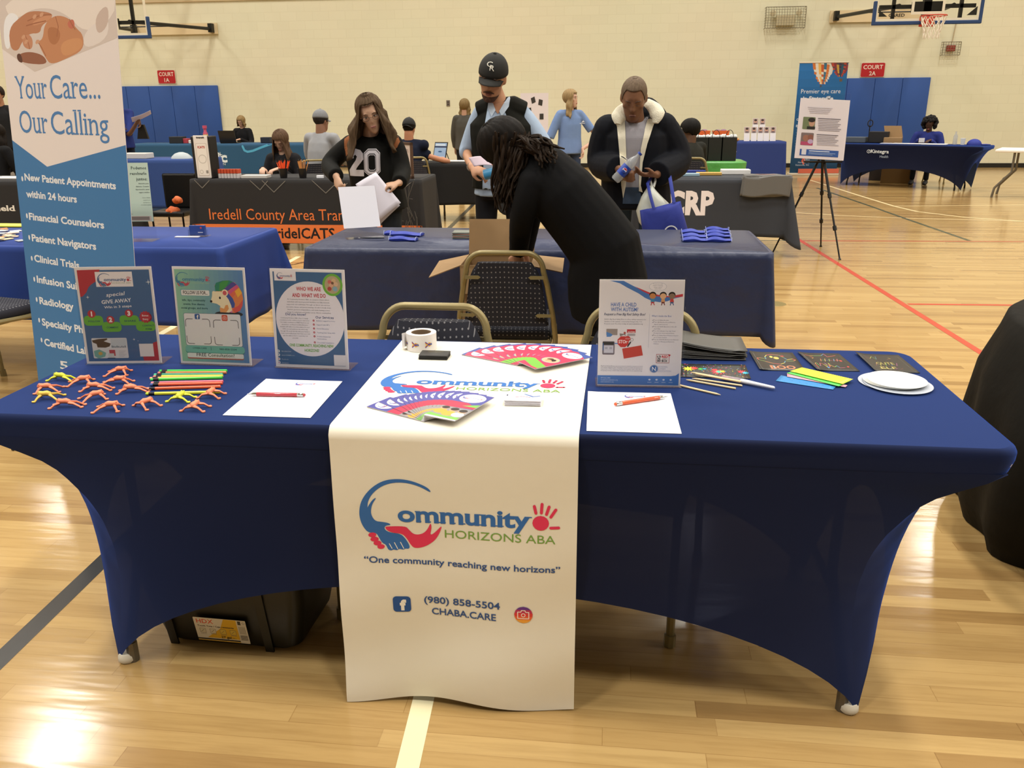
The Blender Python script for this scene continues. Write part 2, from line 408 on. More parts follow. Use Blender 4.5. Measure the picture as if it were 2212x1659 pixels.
fl.lathe([(0.001, 0.0016), (0.085, 0.0016), (0.09, 0.0005)], 28, Matrix.Translation((pc.x, pc.y, 0)), cap=False)
tag(fl.build('floor'), 'varnished maple gym floor with painted court lines', 'floor', kind='structure')

def wall_mat():
    m = bpy.data.materials.new('painted_block_wall'); m.use_nodes = True; nt = m.node_tree; b = nt.nodes['Principled BSDF']; N = nt.nodes.new; L = nt.links.new
    tc = N('ShaderNodeTexCoord'); sp = N('ShaderNodeSeparateXYZ'); L(tc.outputs['Object'], sp.inputs[0])
    ad = N('ShaderNodeMath'); ad.operation = 'ADD'; L(sp.outputs['X'], ad.inputs[0]); L(sp.outputs['Y'], ad.inputs[1])
    cb = N('ShaderNodeCombineXYZ'); L(ad.outputs[0], cb.inputs[0]); L(sp.outputs['Z'], cb.inputs[1])
    br = N('ShaderNodeTexBrick'); br.inputs['Scale'].default_value = 1; br.inputs['Brick Width'].default_value = 0.406; br.inputs['Row Height'].default_value = 0.203; br.inputs['Mortar Size'].default_value = 0.006; br.inputs['Mortar Smooth'].default_value = 0.4
    br.inputs['Color1'].default_value = lin('ddd9c0'); br.inputs['Color2'].default_value = lin('dad6bd'); br.inputs['Mortar'].default_value = lin('d5d0b6')
    L(cb.outputs[0], br.inputs['Vector'])
    nz = N('ShaderNodeTexNoise'); nz.inputs['Scale'].default_value = 0.35; L(tc.outputs['Object'], nz.inputs['Vector'])
    mx = N('ShaderNodeMix'); mx.data_type = 'RGBA'; mx.blend_type = 'MULTIPLY'; mx.inputs['Factor'].default_value = 0.25; L(br.outputs['Color'], mx.inputs['A'])
    cr = N('ShaderNodeValToRGB'); cr.color_ramp.elements[0].color = (1, .93, .84, 1); cr.color_ramp.elements[0].position = .4; cr.color_ramp.elements[1].color = (.93, 1, .9, 1); cr.color_ramp.elements[1].position = .6
    L(nz.outputs['Fac'], cr.inputs[0]); L(cr.outputs[0], mx.inputs['B']); L(mx.outputs['Result'], b.inputs['Base Color']); b.inputs['Roughness'].default_value = 0.45
    bp = N('ShaderNodeBump'); bp.inputs['Strength'].default_value = 0.08; bp.inputs['Distance'].default_value = 0.005; bp.invert = True; L(br.outputs['Fac'], bp.inputs['Height']); L(bp.outputs[0], b.inputs['Normal'])
    return m
WM = wall_mat()
def struct(name, label, cat, mb, material=None): return tag(mb.build(name, material), label, cat, kind='structure')
struct('wall_back', 'cream painted block wall at the back of the gym', 'wall', MB().box((X0, WALL_Y, 0), (X1, WALL_Y + .2, CEIL)), WM)
struct('wall_left', 'cream painted block side wall', 'wall', MB().box((X0 - .2, Y0, 0), (X0, WALL_Y, CEIL)), WM)
struct('wall_right', 'cream painted block side wall', 'wall', MB().box((X1, Y0, 0), (X1 + .2, WALL_Y, CEIL)), WM)
struct('wall_front', 'painted wall behind the camera', 'wall', MB().box((X0, Y0 - .2, 0), (X1, Y0, CEIL)), mat('dim_wall', '6a6456', 0.8))
struct('ceiling', 'gym ceiling', 'ceiling', MB().box((X0, Y0, CEIL), (X1, WALL_Y, CEIL + .1)), mat('ceiling_paint', 'b8b2a2', 0.8))
struct('baseboard_back', 'black rubber base along the back wall', 'baseboard', MB().box((X0, WALL_Y - .012, 0), (X1, WALL_Y, 0.1)), mat('rubber_base', '16140f', 0.5))
struct('trim_1', 'tan upper band along the back wall', 'trim', MB().box((X0, WALL_Y - .03, 3.93), (X1, WALL_Y, CEIL)), mat('tan_band', 'c4ad88', 0.6))

# wall pads
PADB = mat('blue_wall_vinyl', '2c4f93', 0.5, spec=0.4, vary=0.06, vscale=1.5)
def pads(x0, n, w, label, gap=0.0015):
    t = thing('wall_pad', label, 'wall padding', (x0 + n * w / 2, WALL_Y - .03, 0), group='blue wall pads under the court signs')
    for i in range(n):
        a = x0 + i * w - (x0 + n * w / 2)
        MB().bbox((a + gap, -.03, .1), (a + w - gap, .025, 2.0), .015, 2).build('pad_panel', PADB, t, smooth=True)
pads(-12.61, 5, 0.61, 'blue vinyl wall padding below the COURT 1A sign')
pads(5.06, 4, 0.61, 'blue vinyl wall padding below the COURT 2A sign')

def court_sign(px0, py0, px1, py1, num, label):
    a = at(px0, py0, WALL_Y - .02); b = at(px1, py1, WALL_Y - .02); x0, x1, z0, z1 = a.x, b.x, b.z, a.z; w, h = x1 - x0, z1 - z0
    t = thing('court_sign', label, 'sign', ((x0 + x1) / 2, WALL_Y - .004, z0), group='red court number signs')
    MB().bbox((-w / 2, -.012, 0), (w / 2, 0, h), .005, 1).build('sign_plate', mat('sign_white', 'd8c8b4', .5), t)
    A = Art(); A.rrect(-w / 2 + .012, .012, w / 2 - .012, h - .012, .03, 'b3262c'); A.text('COURT', 0, h * .56, h * .27, 'ead8cc', w=w * .8, bold=.02); A.text(num, 0, h * .14, h * .27, 'ead8cc', bold=.02)
    A.build('sign_print', lambda u, v, k: V((u, -.0125 - k * 5, v)), t)
court_sign(338, 151, 381, 181, '1A', 'red COURT 1A sign above the left wall pad')
court_sign(1861, 135, 1910, 167, '2A', 'red COURT 2A sign above the right wall pad')

# basketball goals
STEEL = mat('dark_steel', '2a2a26', 0.45, 0.5); CREAM = mat('cream_plank', 'd8c49c', 0.6)
def goal(cx, label, sign):
    BY = 16.5; bz = 2.93; w = 1.95; h = 1.1
    t = thing('basketball_goal', label, 'basketball goal', (cx, WALL_Y, 0), group='wall mounted basketball goals')
    def R(mb, n, m, par=t, **k): return mb.build(n, m, par, **k)
    y = BY - WALL_Y
    glass = R(MB().box((-w / 2, y, bz), (w / 2, y + .012, bz + h)), 'backboard_glass', acrylic())
    A = Art(); c = 'e2dcc8'
    for r in ((-w / 2, bz, w / 2, bz + .06), (-w / 2, bz + h - .06, w / 2, bz + h), (-w / 2, bz, -w / 2 + .06, bz + h), (w / 2 - .06, bz, w / 2, bz + h)): A.rect(*r, c)
    for r in ((-.305, bz + .13, .305, bz + .18), (-.305, bz + .13, -.255, bz + .6), (.255, bz + .13, .305, bz + .6), (-.305, bz + .55, .305, bz + .6)): A.rect(*r, c)
    if sign > 0:
        A.text('GARED', -w / 2 + .26, bz + .095, .055, '1d1c18', al='l', bold=.03, w=.3); A.poly([(w / 2 - .08, bz + .1), (w / 2 - .08, bz + .26), (w / 2 - .26, bz + .1)], '22221c'); A.poly([(-w / 2 + .08, bz + .1), (-w / 2 + .24, bz + .1), (-w / 2 + .08, bz + .22)], '22221c')
    A.build('backboard_markings', lambda u, v, k: V((u, y - .004 - k * 4, v)), t)
    p = MB().bbox((-w / 2 - .03, y - .03, bz - .05), (w / 2 + .03, y + .04, bz + .015), .01, 1)
    for q in (-1, 1): p.bbox((q * (w / 2 + .0) - .03, y - .03, bz), (q * (w / 2 + .0) + .03, y + .04, bz + .38), .01, 1)
    R(p, 'edge_padding', mat('blue_pad', '23406e', .6))
    fr = MB()
    for q in (-.62, .62): fr.box((q - .03, y + .03, bz + .05), (q + .03, y + .09, bz + h))
    fr.box((-.88, y + .03, bz + .24), (.88, y + .09, bz + .31)); fr.box((-.88, y + .03, bz + .8), (.88, y + .09, bz + .87)); fr.box((-.28, y + .02, bz + .17), (.28, y + .1, bz + .36)); fr.box((-.07, y + .02, bz + .1), (.07, y + .14, bz + h))
    R(fr, 'steel_frame', STEEL)
    # arms to the wall
    ar = MB()
    for q in (-1, 1):
        ar.tube([(q * .5, y + .1, bz + .3), (q * 1.0, -.12, 3.3)], .038, 8); ar.box((q * 1.0 - .05, -.2, 3.22), (q * 1.0 + .05, -.05, 3.42)); ar.tube([(q * .5, y + .1, bz + 1.0), (q * 1.0, -.12, 5.4)], .032, 8)
        ar.tube([(q * .2, y + .1, bz + .3), (q * .8, -1.2, 3.3)], .012, 6)
    ar.tube([(-.8, -1.0, 3.3), (.8, -1.0, 3.3)], .015, 6)
    R(ar, 'support_arm', STEEL)
    R(MB().box((-1.12, -.06, 3.19), (1.12, -.012, 3.44)), 'wall_plank', CREAM)
    rz = 3.0; rc = V((0, y - .38, rz)); n = 28
    rim = MB().tube([rc + V((.225 * math.cos(2 * PI * i / n), .225 * math.sin(2 * PI * i / n), 0)) for i in range(n + 1)], .011, 8)
    rim.box((-.1, y - .17, rz - .13), (.1, y - .02, rz + .0)); rim.box((-.13, y - .02, rz - .16), (.13, y, rz + .02))
    R(rim, 'rim', mat('rim_orange', 'c2402a', .45))
    nt = MB(); lv = [(.22, 0), (.20, -.1), (.165, -.2), (.14, -.3), (.135, -.4)]
    for k in range(12):
        for s_ in (-1, 1):
            pts = [rc + V((r * math.cos(2 * PI * (k + s_ * j * .5) / 12), r * math.sin(2 * PI * (k + s_ * j * .5) / 12), z)) for j, (r, z) in enumerate(lv)]
            nt.tube(pts, .007, 5)
    R(nt, 'net', mat('net_cord', 'e6dccb', .8))
goal((at(1883, 47, 16.5).x + at(2120, 47, 16.5).x) / 2, 'basketball goal with GARED glass backboard and orange rim at upper right', 1)
goal(at(325, 72, 16.5).x - 1.0, 'basketball goal half hidden behind the tall banner at upper left', 0)

# wire guards
def guard(a, b, name, label, cat, depth, inner):
    x0, z0, x1, z1 = a.x, b.z, b.x, a.z; w, h = x1 - x0, z1 - z0; t = thing(name, label, cat, ((x0 + x1) / 2, WALL_Y, z0))
    g = MB(); n = int(w / .06) + 1; m_ = int(h / .06) + 1
    for i in range(n + 1):
        x = -w / 2 + w * i / n; g.tube([(x, 0, 0), (x, -depth, 0), (x, -depth, h), (x, 0, h)], .0035 if i % n else .007, 5)
    for j in range(m_ + 1):
        z = h * j / m_; g.tube([(-w / 2, 0, z), (-w / 2, -depth, z), (w / 2, -depth, z), (w / 2, 0, z)], .0035 if j % m_ else .007, 5)
    g.build('wire_cage', mat('guard_wire', '7d7763', .4, .6), t); inner(t, w, h)
def emerg(t, w, h):
    MB().bbox((-w * .22, -.12, h * .12), (w * .25, -.01, h * .62), .01).build('light_body', mat('ivory_plastic', 'cfc4a2', .5), t)
    for q in (-.32, .34): MB().lathe([(.02, 0), (.06, .03), (.065, .1), (.001, .11)], 16, Matrix.Translation((w * q, -.04, h * .72)) @ Matrix.Rotation(PI / 2, 4, 'X')).build('lamp_head', mat('ivory_plastic', 'cfc4a2', .5), t, smooth=True)
guard(at(1655, 16, WALL_Y - .1), at(1737, 60, WALL_Y - .1), 'emergency_light', 'caged emergency light high on the back wall', 'emergency light', .16, emerg)
def alarm(t, w, h):
    MB().bbox((-.09, -.07, h * .3), (.09, -.01, h * .75), .008).build('alarm_body', mat('alarm_red', '9c3a30', .5), t)
    MB().tube([(.02, -.02, h), (.05, -.02, h + .42)], .012, 6).build('conduit', mat('conduit_paint', 'b8a888', .6), t)
guard(at(2037, 91, WALL_Y - .05), at(2071, 119, WALL_Y - .05), 'fire_alarm', 'red fire alarm in a wire cage below the right backboard', 'fire alarm', .1, alarm)
o_ = at(968, 223, WALL_Y - .01)
t = thing('wall_outlet', 'grey outlet plate on the back wall left of the standing woman in grey', 'outlet', (o_.x, WALL_Y, o_.z - .07))
MB().bbox((-.045, -.012, 0), (.045, 0, .14), .004).build('cover_plate', mat('outlet_grey', '6f655c', .5), t)
MB().box((-.018, -.015, .03), (.018, -.011, .06)).box((-.018, -.015, .08), (.018, -.011, .11)).build('socket', mat('socket_dark', '3a332c', .5), t)
# ------------------------------------------------------------------ the front table
TZ = 0.75
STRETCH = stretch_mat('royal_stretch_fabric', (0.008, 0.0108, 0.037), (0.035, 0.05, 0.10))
WHITEPL = mat('white_table_plastic', 'e8e6e0', 0.5); LEGM = mat('grey_leg_steel', '6f6a60', 0.4, 0.6); BLACKM = mat('black_steel', '151414', 0.4, 0.3)
def folding_table(label, x0, x1, y0, y1, z, legm, group=None, inx=.28, iny=.12, name='folding_table', angled=0.0, angy=0.0):
    cx, cy = (x0 + x1) / 2, (y0 + y1) / 2; hx, hy = (x1 - x0) / 2, (y1 - y0) / 2
    t = thing(name, label, 'table', (cx, cy, 0), group=group)
    MB().bbox((-hx, -hy, z - .045), (hx, hy, z), .012, 2).build('tabletop', WHITEPL, t, smooth=True)
    for q in (-1, 1):
        xx = q * (hx - inx); xf = xx + q * angled
        for s_ in (-1, 1):
            lg = MB().tube([(xx, s_ * (hy - iny), z - .045), (xx, s_ * (hy - iny), z * .5), (xf, s_ * (hy - iny + angy), .06)], .013, 8)
            lg.tube([(xf, s_ * (hy - iny + angy), .0), (xf, s_ * (hy - iny + angy), .06)], .0155, 8); lg.build('leg', legm, t, smooth=True)
        MB().tube([(xx, -(hy - iny), z * .45), (xx, (hy - iny), z * .45)], .011, 6).build('cross_bar', legm, t)
        MB().tube([(xx, 0, z * .45), (q * (hx - .75), 0, z - .05)], .011, 6).build('brace', legm, t)
    return t
folding_table('white topped folding table inside the royal blue stretch cover', -1.215, 1.215, .005, .755, TZ - .004, LEGM, inx=.32, iny=.10, angled=.055, angy=.035)

# stretch cover: flat top, four panels that sweep in to the feet
t = thing('table_cover', 'royal blue stretch fabric cover pulled over the front table', 'table cover', (0, .38, 0))
def cover_shape():
    mb = MB(); hx, hy = 1.228, .388; zt = TZ; r = .05
    def xc(z):   # corner line, measured on the left silhouette
        P = [(0.0, .985), (.05, .975), (.17, .955), (.27, .944), (.36, .946), (.44, .962), (.50, .987), (.58, 1.04), (.62, 1.085), (.66, 1.16), (.685, 1.20), (.70, 1.206), (.75, 1.206)]
        for (a, b), (c, d) in zip(P, P[1:]):
            if z <= c:
                k = (z - a) / (c - a); return b + (d - b) * k
        return 1.206
    def yc(z): return .315 + (hy - .315) * (max(0, (xc(z) - .944)) / .284) ** 1.0
    def hem(x, mid=.335, pw=2.2, half=.965): return .010 + (mid - .010) * max(0.0, 1 - (abs(x) / half) ** pw)
    # top with rounded corners
    n = 10; per = []
    for cx, cy, a0 in ((hx - r, hy - r, 0), (-hx + r, hy - r, PI / 2), (-hx + r, -hy + r, PI), (hx - r, -hy + r, 1.5 * PI)):
        per += [(cx + r * math.cos(a0 + PI / 2 * i / 6), cy + r * math.sin(a0 + PI / 2 * i / 6)) for i in range(7)]
    def offs(d): return [(x * (1 - d / hx) if 0 else x - d * (1 if x > 0 else -1), y - d * (1 if y > 0 else -1)) for x, y in per]
    rings = [[V((x, y, zt)) for x, y in offs(.012)], [V((x, y, zt - .004)) for x, y in offs(.004)], [V((x, y, zt - .014)) for x, y in offs(0)], [V((x, y, zt - .032)) for x, y in offs(.001)], [V((x, y, zt - .062)) for x, y in offs(.008)]]
    mb.ring(rings, cap=False); k = len(per); mb.add([V((x, y, zt)) for x, y in offs(.012)], [tuple(range(k))])
    # side panels
    def panel(front):
        s_ = 28; tn = 26; zt2 = zt - .058
        def fn(u, v):
            s = -1 + 2 * u; a = abs(s)
            if front:
                ze = .008; hz = hem(s * .965); z = zt2 + (hz - zt2) * v
                zz = zt2 + (ze - zt2) * v; w = a ** 3
                X = (xc(zt2) - .008) * (1 - w) + xc(zz) * w if v > 0 else (xc(zt2) - .006)
                x = s * (X * (1 - .03 * (1 - w) * v)); y = (hy - .008) * (1 - w) + yc(zz) * w - .018 * math.sin(PI * v) * (1 - w)
                return x, y, z
            ze = .008; hz = .010 + (.46 - .010) * max(0, 1 - a ** 2.2); z = zt2 + (hz - zt2) * v; zz = zt2 + (ze - zt2) * v; w = a ** 2.5
            X0_ = 1.22; xm = X0_ - .16 * v
            x = xm * (1 - w) + xc(zz) * w; y = s * ((hy - .008) * (1 - w) + yc(zz) * w)
            return x, y, z
        return fn, s_, tn
    f, a, b = panel(True)
    mb.grid(lambda u, v: (f(u, v)[0], -f(u, v)[1], f(u, v)[2]), a, b); mb.grid(lambda u, v: f(u, v), a, b)
    f2, a, b = panel(False)
    mb.grid(lambda u, v: f2(u, v), 20, b); mb.grid(lambda u, v: (-f2(u, v)[0], f2(u, v)[1], f2(u, v)[2]), 20, b)
    return mb
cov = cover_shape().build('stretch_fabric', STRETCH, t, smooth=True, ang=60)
for q in (-1, 1):
    for s_ in (-1, 1):
        fp = MB(); fp.lathe([(.001, -.0005), (.019, .001), (.024, .008), (.023, .020), (.018, .028)], 18, Matrix.Translation((q * .966, s_ * .314, .0))).build('foot_pocket', mat('white_pocket', 'cfc8b8', .8), t, smooth=True)

# ------------------------------------------------------------------ logo
BL, PK, GN, NV = '3a6cb0', 'dc3a5c', '79a04a', '3c588e'
def logo(A, x, y, w, blue=BL, pink=PK, green=GN, tagline=True, text=True, light=False):
    """x, y: lower left of the mark; w: width of the whole mark (C to red hand)"""
    k = w / 1290.0
    def q(px, py): py -= .035 * (px - 228); return (x + (px - 228) * k, y + (600 - py) * k)
    def P(pts, c): A.poly([q(*p) for p in (chk(pts, 2) if w > .3 else pts)], c)
    P([(703, 205), (690, 175), (640, 145), (560, 116), (480, 108), (400, 120), (330, 160), (275, 215), (240, 275), (226, 345), (232, 405), (252, 455), (280, 488), (330, 488), (345, 520), (365, 562), (390, 575), (402, 612), (425, 618), (436, 608), (462, 617), (475, 604), (505, 612), (516, 602), (540, 606), (548, 585), (520, 530), (490, 497), (430, 490), (395, 475), (384, 452), (398, 436), (432, 433), (415, 418), (370, 410), (330, 405), (308, 370), (304, 330), (318, 280), (350, 235), (320, 252), (288, 300), (283, 312), (290, 262), (325, 205), (390, 155), (470, 132), (560, 137), (640, 165)], blue)
    for a, b in (((412, 568), (428, 602)), ((446, 560), (466, 605)), ((486, 557), (506, 602))): A.line([q(*a), q(*b)], 5 * k, 'efe9dc' if not light else 'dfe8ee')
    P([(390, 450), (400, 443), (525, 441), (545, 465), (570, 495), (600, 503), (640, 492), (670, 460), (690, 412), (696, 450), (682, 508), (720, 480), (765, 428), (750, 480), (715, 540), (660, 580), (612, 597), (572, 597), (550, 570), (530, 530), (500, 495), (440, 490), (402, 472)], pink)
    for c, r in (((303, 503), 27), ((316, 534), 28), ((334, 562), 27), ((356, 588), 25)): A.ell(*q(*c), r * k, 17 * k, pink, 14, .15)
    if text:
        A.text('ommunity', q(478, 0)[0], q(478, 405)[1], 112 * k, blue, al='l', w=848 * k, bold=.03, serif=True, res=6 if w > .3 else 2)
        if tagline: A.text('HORIZONS ABA', q(780, 0)[0], q(780, 523 - 10)[1] - 4 * k, 56 * k, green, al='l', w=705 * k, res=6 if w > .3 else 2)
    A.ell(*q(1392, 400), 52 * k, 50 * k, pink, 16); 
    for a, b in (((1352, 285), (1362, 332)), ((1400, 270), (1396, 330)), ((1444, 288), (1428, 340)), ((1486, 308), (1455, 358)), ((1455, 432), (1505, 430))): A.line([q(*a), q(*b)], 19 * k, pink)
def fb_icon(A, x, y, s, c='2e5596'):
    A.rrect(x, y, x + s, y + s, s * .2, c); A.text('f', x + s * .56, y + s * .14, s * .62, 'f0ece2', bold=.06)
def cam_icon(A, x, y, s, rnd=True):
    r = s / 2; cx, cy = x + r, y + r
    cols = ('e8a03c', 'e0683c', 'd8443f', 'b83a5a', '6a3a8a')
    if rnd:
        for i, c in enumerate(cols):
            n = 20; y0 = -1 + 2 * i / 5; pts = []
            lo = [(-math.sqrt(max(0, 1 - y0 * y0)), y0), (math.sqrt(max(0, 1 - y0 * y0)), y0)]
            ys = [y0 + .4 * j / 5 for j in range(6)]
            pts = [(math.sqrt(max(0, 1 - min(1, v) ** 2)), v) for v in ys] + [(-math.sqrt(max(0, 1 - min(1, v) ** 2)), v) for v in reversed(ys)]
            A.poly([(cx + p * r + 0.0001 * j, cy + v * r) for j, (p, v) in enumerate(pts)], c)
    else: A.rrect(x, y, x + s, y + s, s * .2, 'd2604a')
    w = s * .3
    A.line([(cx - w, cy - w * .75), (cx + w, cy - w * .75), (cx + w, cy + w * .55), (cx + w * .45, cy + w * .55), (cx + w * .3, cy + w * .9), (cx - w * .3, cy + w * .9), (cx - w * .45, cy + w * .55), (cx - w, cy + w * .55), (cx - w, cy - w * .75)], s * .045, 'f2e6dc')
    A.ringe(cx, cy - s * .02, s * .12, s * .04, 'f2e6dc', 16)

# ------------------------------------------------------------------ table runner
RUN = mat('white_runner_cloth', 'e6e1d2', 0.75, spec=0.2, bump=(28, .25, .002))
RX0, RX1 = -.305, .277
YF = -.0125
def runner_surf(u, v, lift=0.0):
    """u across, v along: 0 at the back edge of the top; metres along the cloth"""
    Lt = .735 + .0; top = .742
    if v < Lt: return V((u + (top - .0 - v - .0) * -.02 * (1 if u < 0 else 1) * (0.5 - (u - RX0) / (RX1 - RX0)) * 1.2, top - v, TZ + .0025 + lift))
    a = v - Lt; r = .018; arc = r * PI / 2
    if a < arc:
        th = a / r; return V((u, top - Lt - math.sin(th) * (r + lift), TZ + .0025 - r + math.cos(th) * (r + lift)))
    d = a - arc; z = TZ + .0025 - r - d; f = min(1, d / .7)
    w = .011 * math.sin(u * 15 + .6) * f ** 2 + .004 * math.sin(d * 22 + u * 6) * f
    return V((u, top - Lt - r - lift - .004 - w - .012 * f, z + .011 * math.sin(u * 13 + 2.2) * f ** 2))
t = thing('table_runner', 'white printed cloth runner hanging over the middle of the blue table', 'table runner', (0, 0, 0))
g = MB(); g.grid(lambda i, j: runner_surf(RX0 + (RX1 - RX0) * i, (j * 1.5) * .9895), 40, 130)
g.build('runner_cloth', RUN, t, smooth=True, ang=70)
HANG = .735 + .018 * PI / 2
def on_front(x, z): return (x, HANG + (TZ + .0025 - .018) - z)
A = Art(); logo(A, -.243, .442, .482)
A.text('\u201cOne community reaching new horizons\u201d', 0, .405, .0165, NV, w=.478, bold=.018, res=4)
A.text('(980) 858-5504', 0.0, .297, .0185, NV, w=.188, bold=.018, res=4); A.text('CHABA.CARE', 0.004, .264, .0185, NV, w=.16, bold=.018, res=4)
fb_icon(A, -.173, .268, .045); cam_icon(A, .128, .264, .045)
A.build('runner_front_print', lambda u, z, w: runner_surf(*on_front(u, z), lift=w + .0005), t, lift=.00006, maxedge=.012, rough=.8)
A = Art(); logo(A, -.27, .238, .5)
A.build('runner_top_print', lambda u, v, w: V((u, v, TZ + .0033 + w)), t, lift=.00002, maxedge=.2, rough=.8)
# ------------------------------------------------------------------ acrylic sign holders with posters
SW, SH = .216, .279
PAPER = mat('white_paper', 'e6e3e6', 0.6, spec=0.3)
ACR = acrylic()
def quad_uv(TL, TR, BR, BL_, w=SW, h=SH):
    def q(px, py):
        yt = (TL[1] + TR[1]) / 2; yb = (BL_[1] + BR[1]) / 2; t = (py - yt) / (yb - yt); xl = TL[0] + (BL_[0] - TL[0]) * t; xr = TR[0] + (BR[0] - TR[0]) * t
        return ((px - xl) / (xr - xl) * w, (1 - t) * h)
    return q
def sign_holder(label, bl, br, paint, lean=.07, w=SW, h=SH, z=TZ + .003, side='right', group='acrylic sign holders with posters on the front table', back=False, foot=.075):
    """bl, br: floor points of the sheet's lower corners"""
    bl, br = V((bl[0], bl[1], 0)), V((br[0], br[1], 0)); ux = (br - bl).normalized(); n = V((ux.y, -ux.x, 0)); up = (V((0, 0, 1)) * math.cos(lean) - n * math.sin(lean)).normalized()
    mid = (bl + br) / 2; t = thing('sign_holder', label, 'sign', (mid.x, mid.y, z), group=group)
    nn = ux.cross(up).normalized(); o = V((0, 0, .003)) - ux * w / 2
    def fr(u, v, k): return o + ux * u + up * v + nn * k
    e = .004
    mb = MB()
    for k in (.0025, -.0025): mb.prism([(-e, -.003), (w + e, -.003), (w + e, h + e), (-e, h + e)], k - .0006, k + .0006, fr)
    mb.prism([(-e, -.003), (w + e, -.003), (w + e, .0), (-e, .0)], -.002, .002, fr)
    b0 = [fr(-e, -.003, .003), fr(w + e, -.003, .003)]; dn = -n if not back else n
    b0 = [V((p.x, p.y, .0)) for p in b0]; mb.add([b0[0], b0[1], b0[1] + dn * foot, b0[0] + dn * foot] + [p + V((0, 0, .002)) for p in (b0[0], b0[1], b0[1] + dn * foot, b0[0] + dn * foot)], [(0, 1, 2, 3), (7, 6, 5, 4), (0, 4, 5, 1), (1, 5, 6, 2), (2, 6, 7, 3), (3, 7, 4, 0)])
    mb.build('acrylic_holder', ACR, t)
    MB().prism([(0, 0), (w, 0), (w, h), (0, h)], -.0012, .0012, fr).build('poster_sheet', PAPER, t)
    if paint:
        A = Art(); paint(A); A.build('poster_print', lambda u, v, k: fr(u, v, .0013 + k), t, lift=.00002, rough=.45)
    return t
def sparkle(A, x, y, r, c='dfe6ee'):
    A.poly([(x, y + r), (x + r * .15, y + r * .15), (x + r, y), (x + r * .15, y - r * .15), (x, y - r), (x - r * .15, y - r * .15), (x - r, y), (x - r * .15, y + r * .15)], c)
def star(A, x, y, r, c, n=16, d=.82):
    A.fan([(x + (r if i % 2 == 0 else r * d) * math.cos(PI * i / n), y + (r if i % 2 == 0 else r * d) * math.sin(PI * i / n)) for i in range(2 * n)], c)
def qr_frame(A, x0, y0, x1, y1, c='3c3c42'):
    l = (x1 - x0) * .3; w = (x1 - x0) * .022; g = (x1 - x0) * .09
    for sx, sy, X, Y in ((1, 1, x0, y0), (-1, 1, x1, y0), (1, -1, x0, y1), (-1, -1, x1, y1)):
        A.line([(X, Y + sy * l), (X, Y + sy * g), (X + sx * g * .3, Y + sy * g * .3), (X + sx * g, Y), (X + sx * l, Y)], w, c)

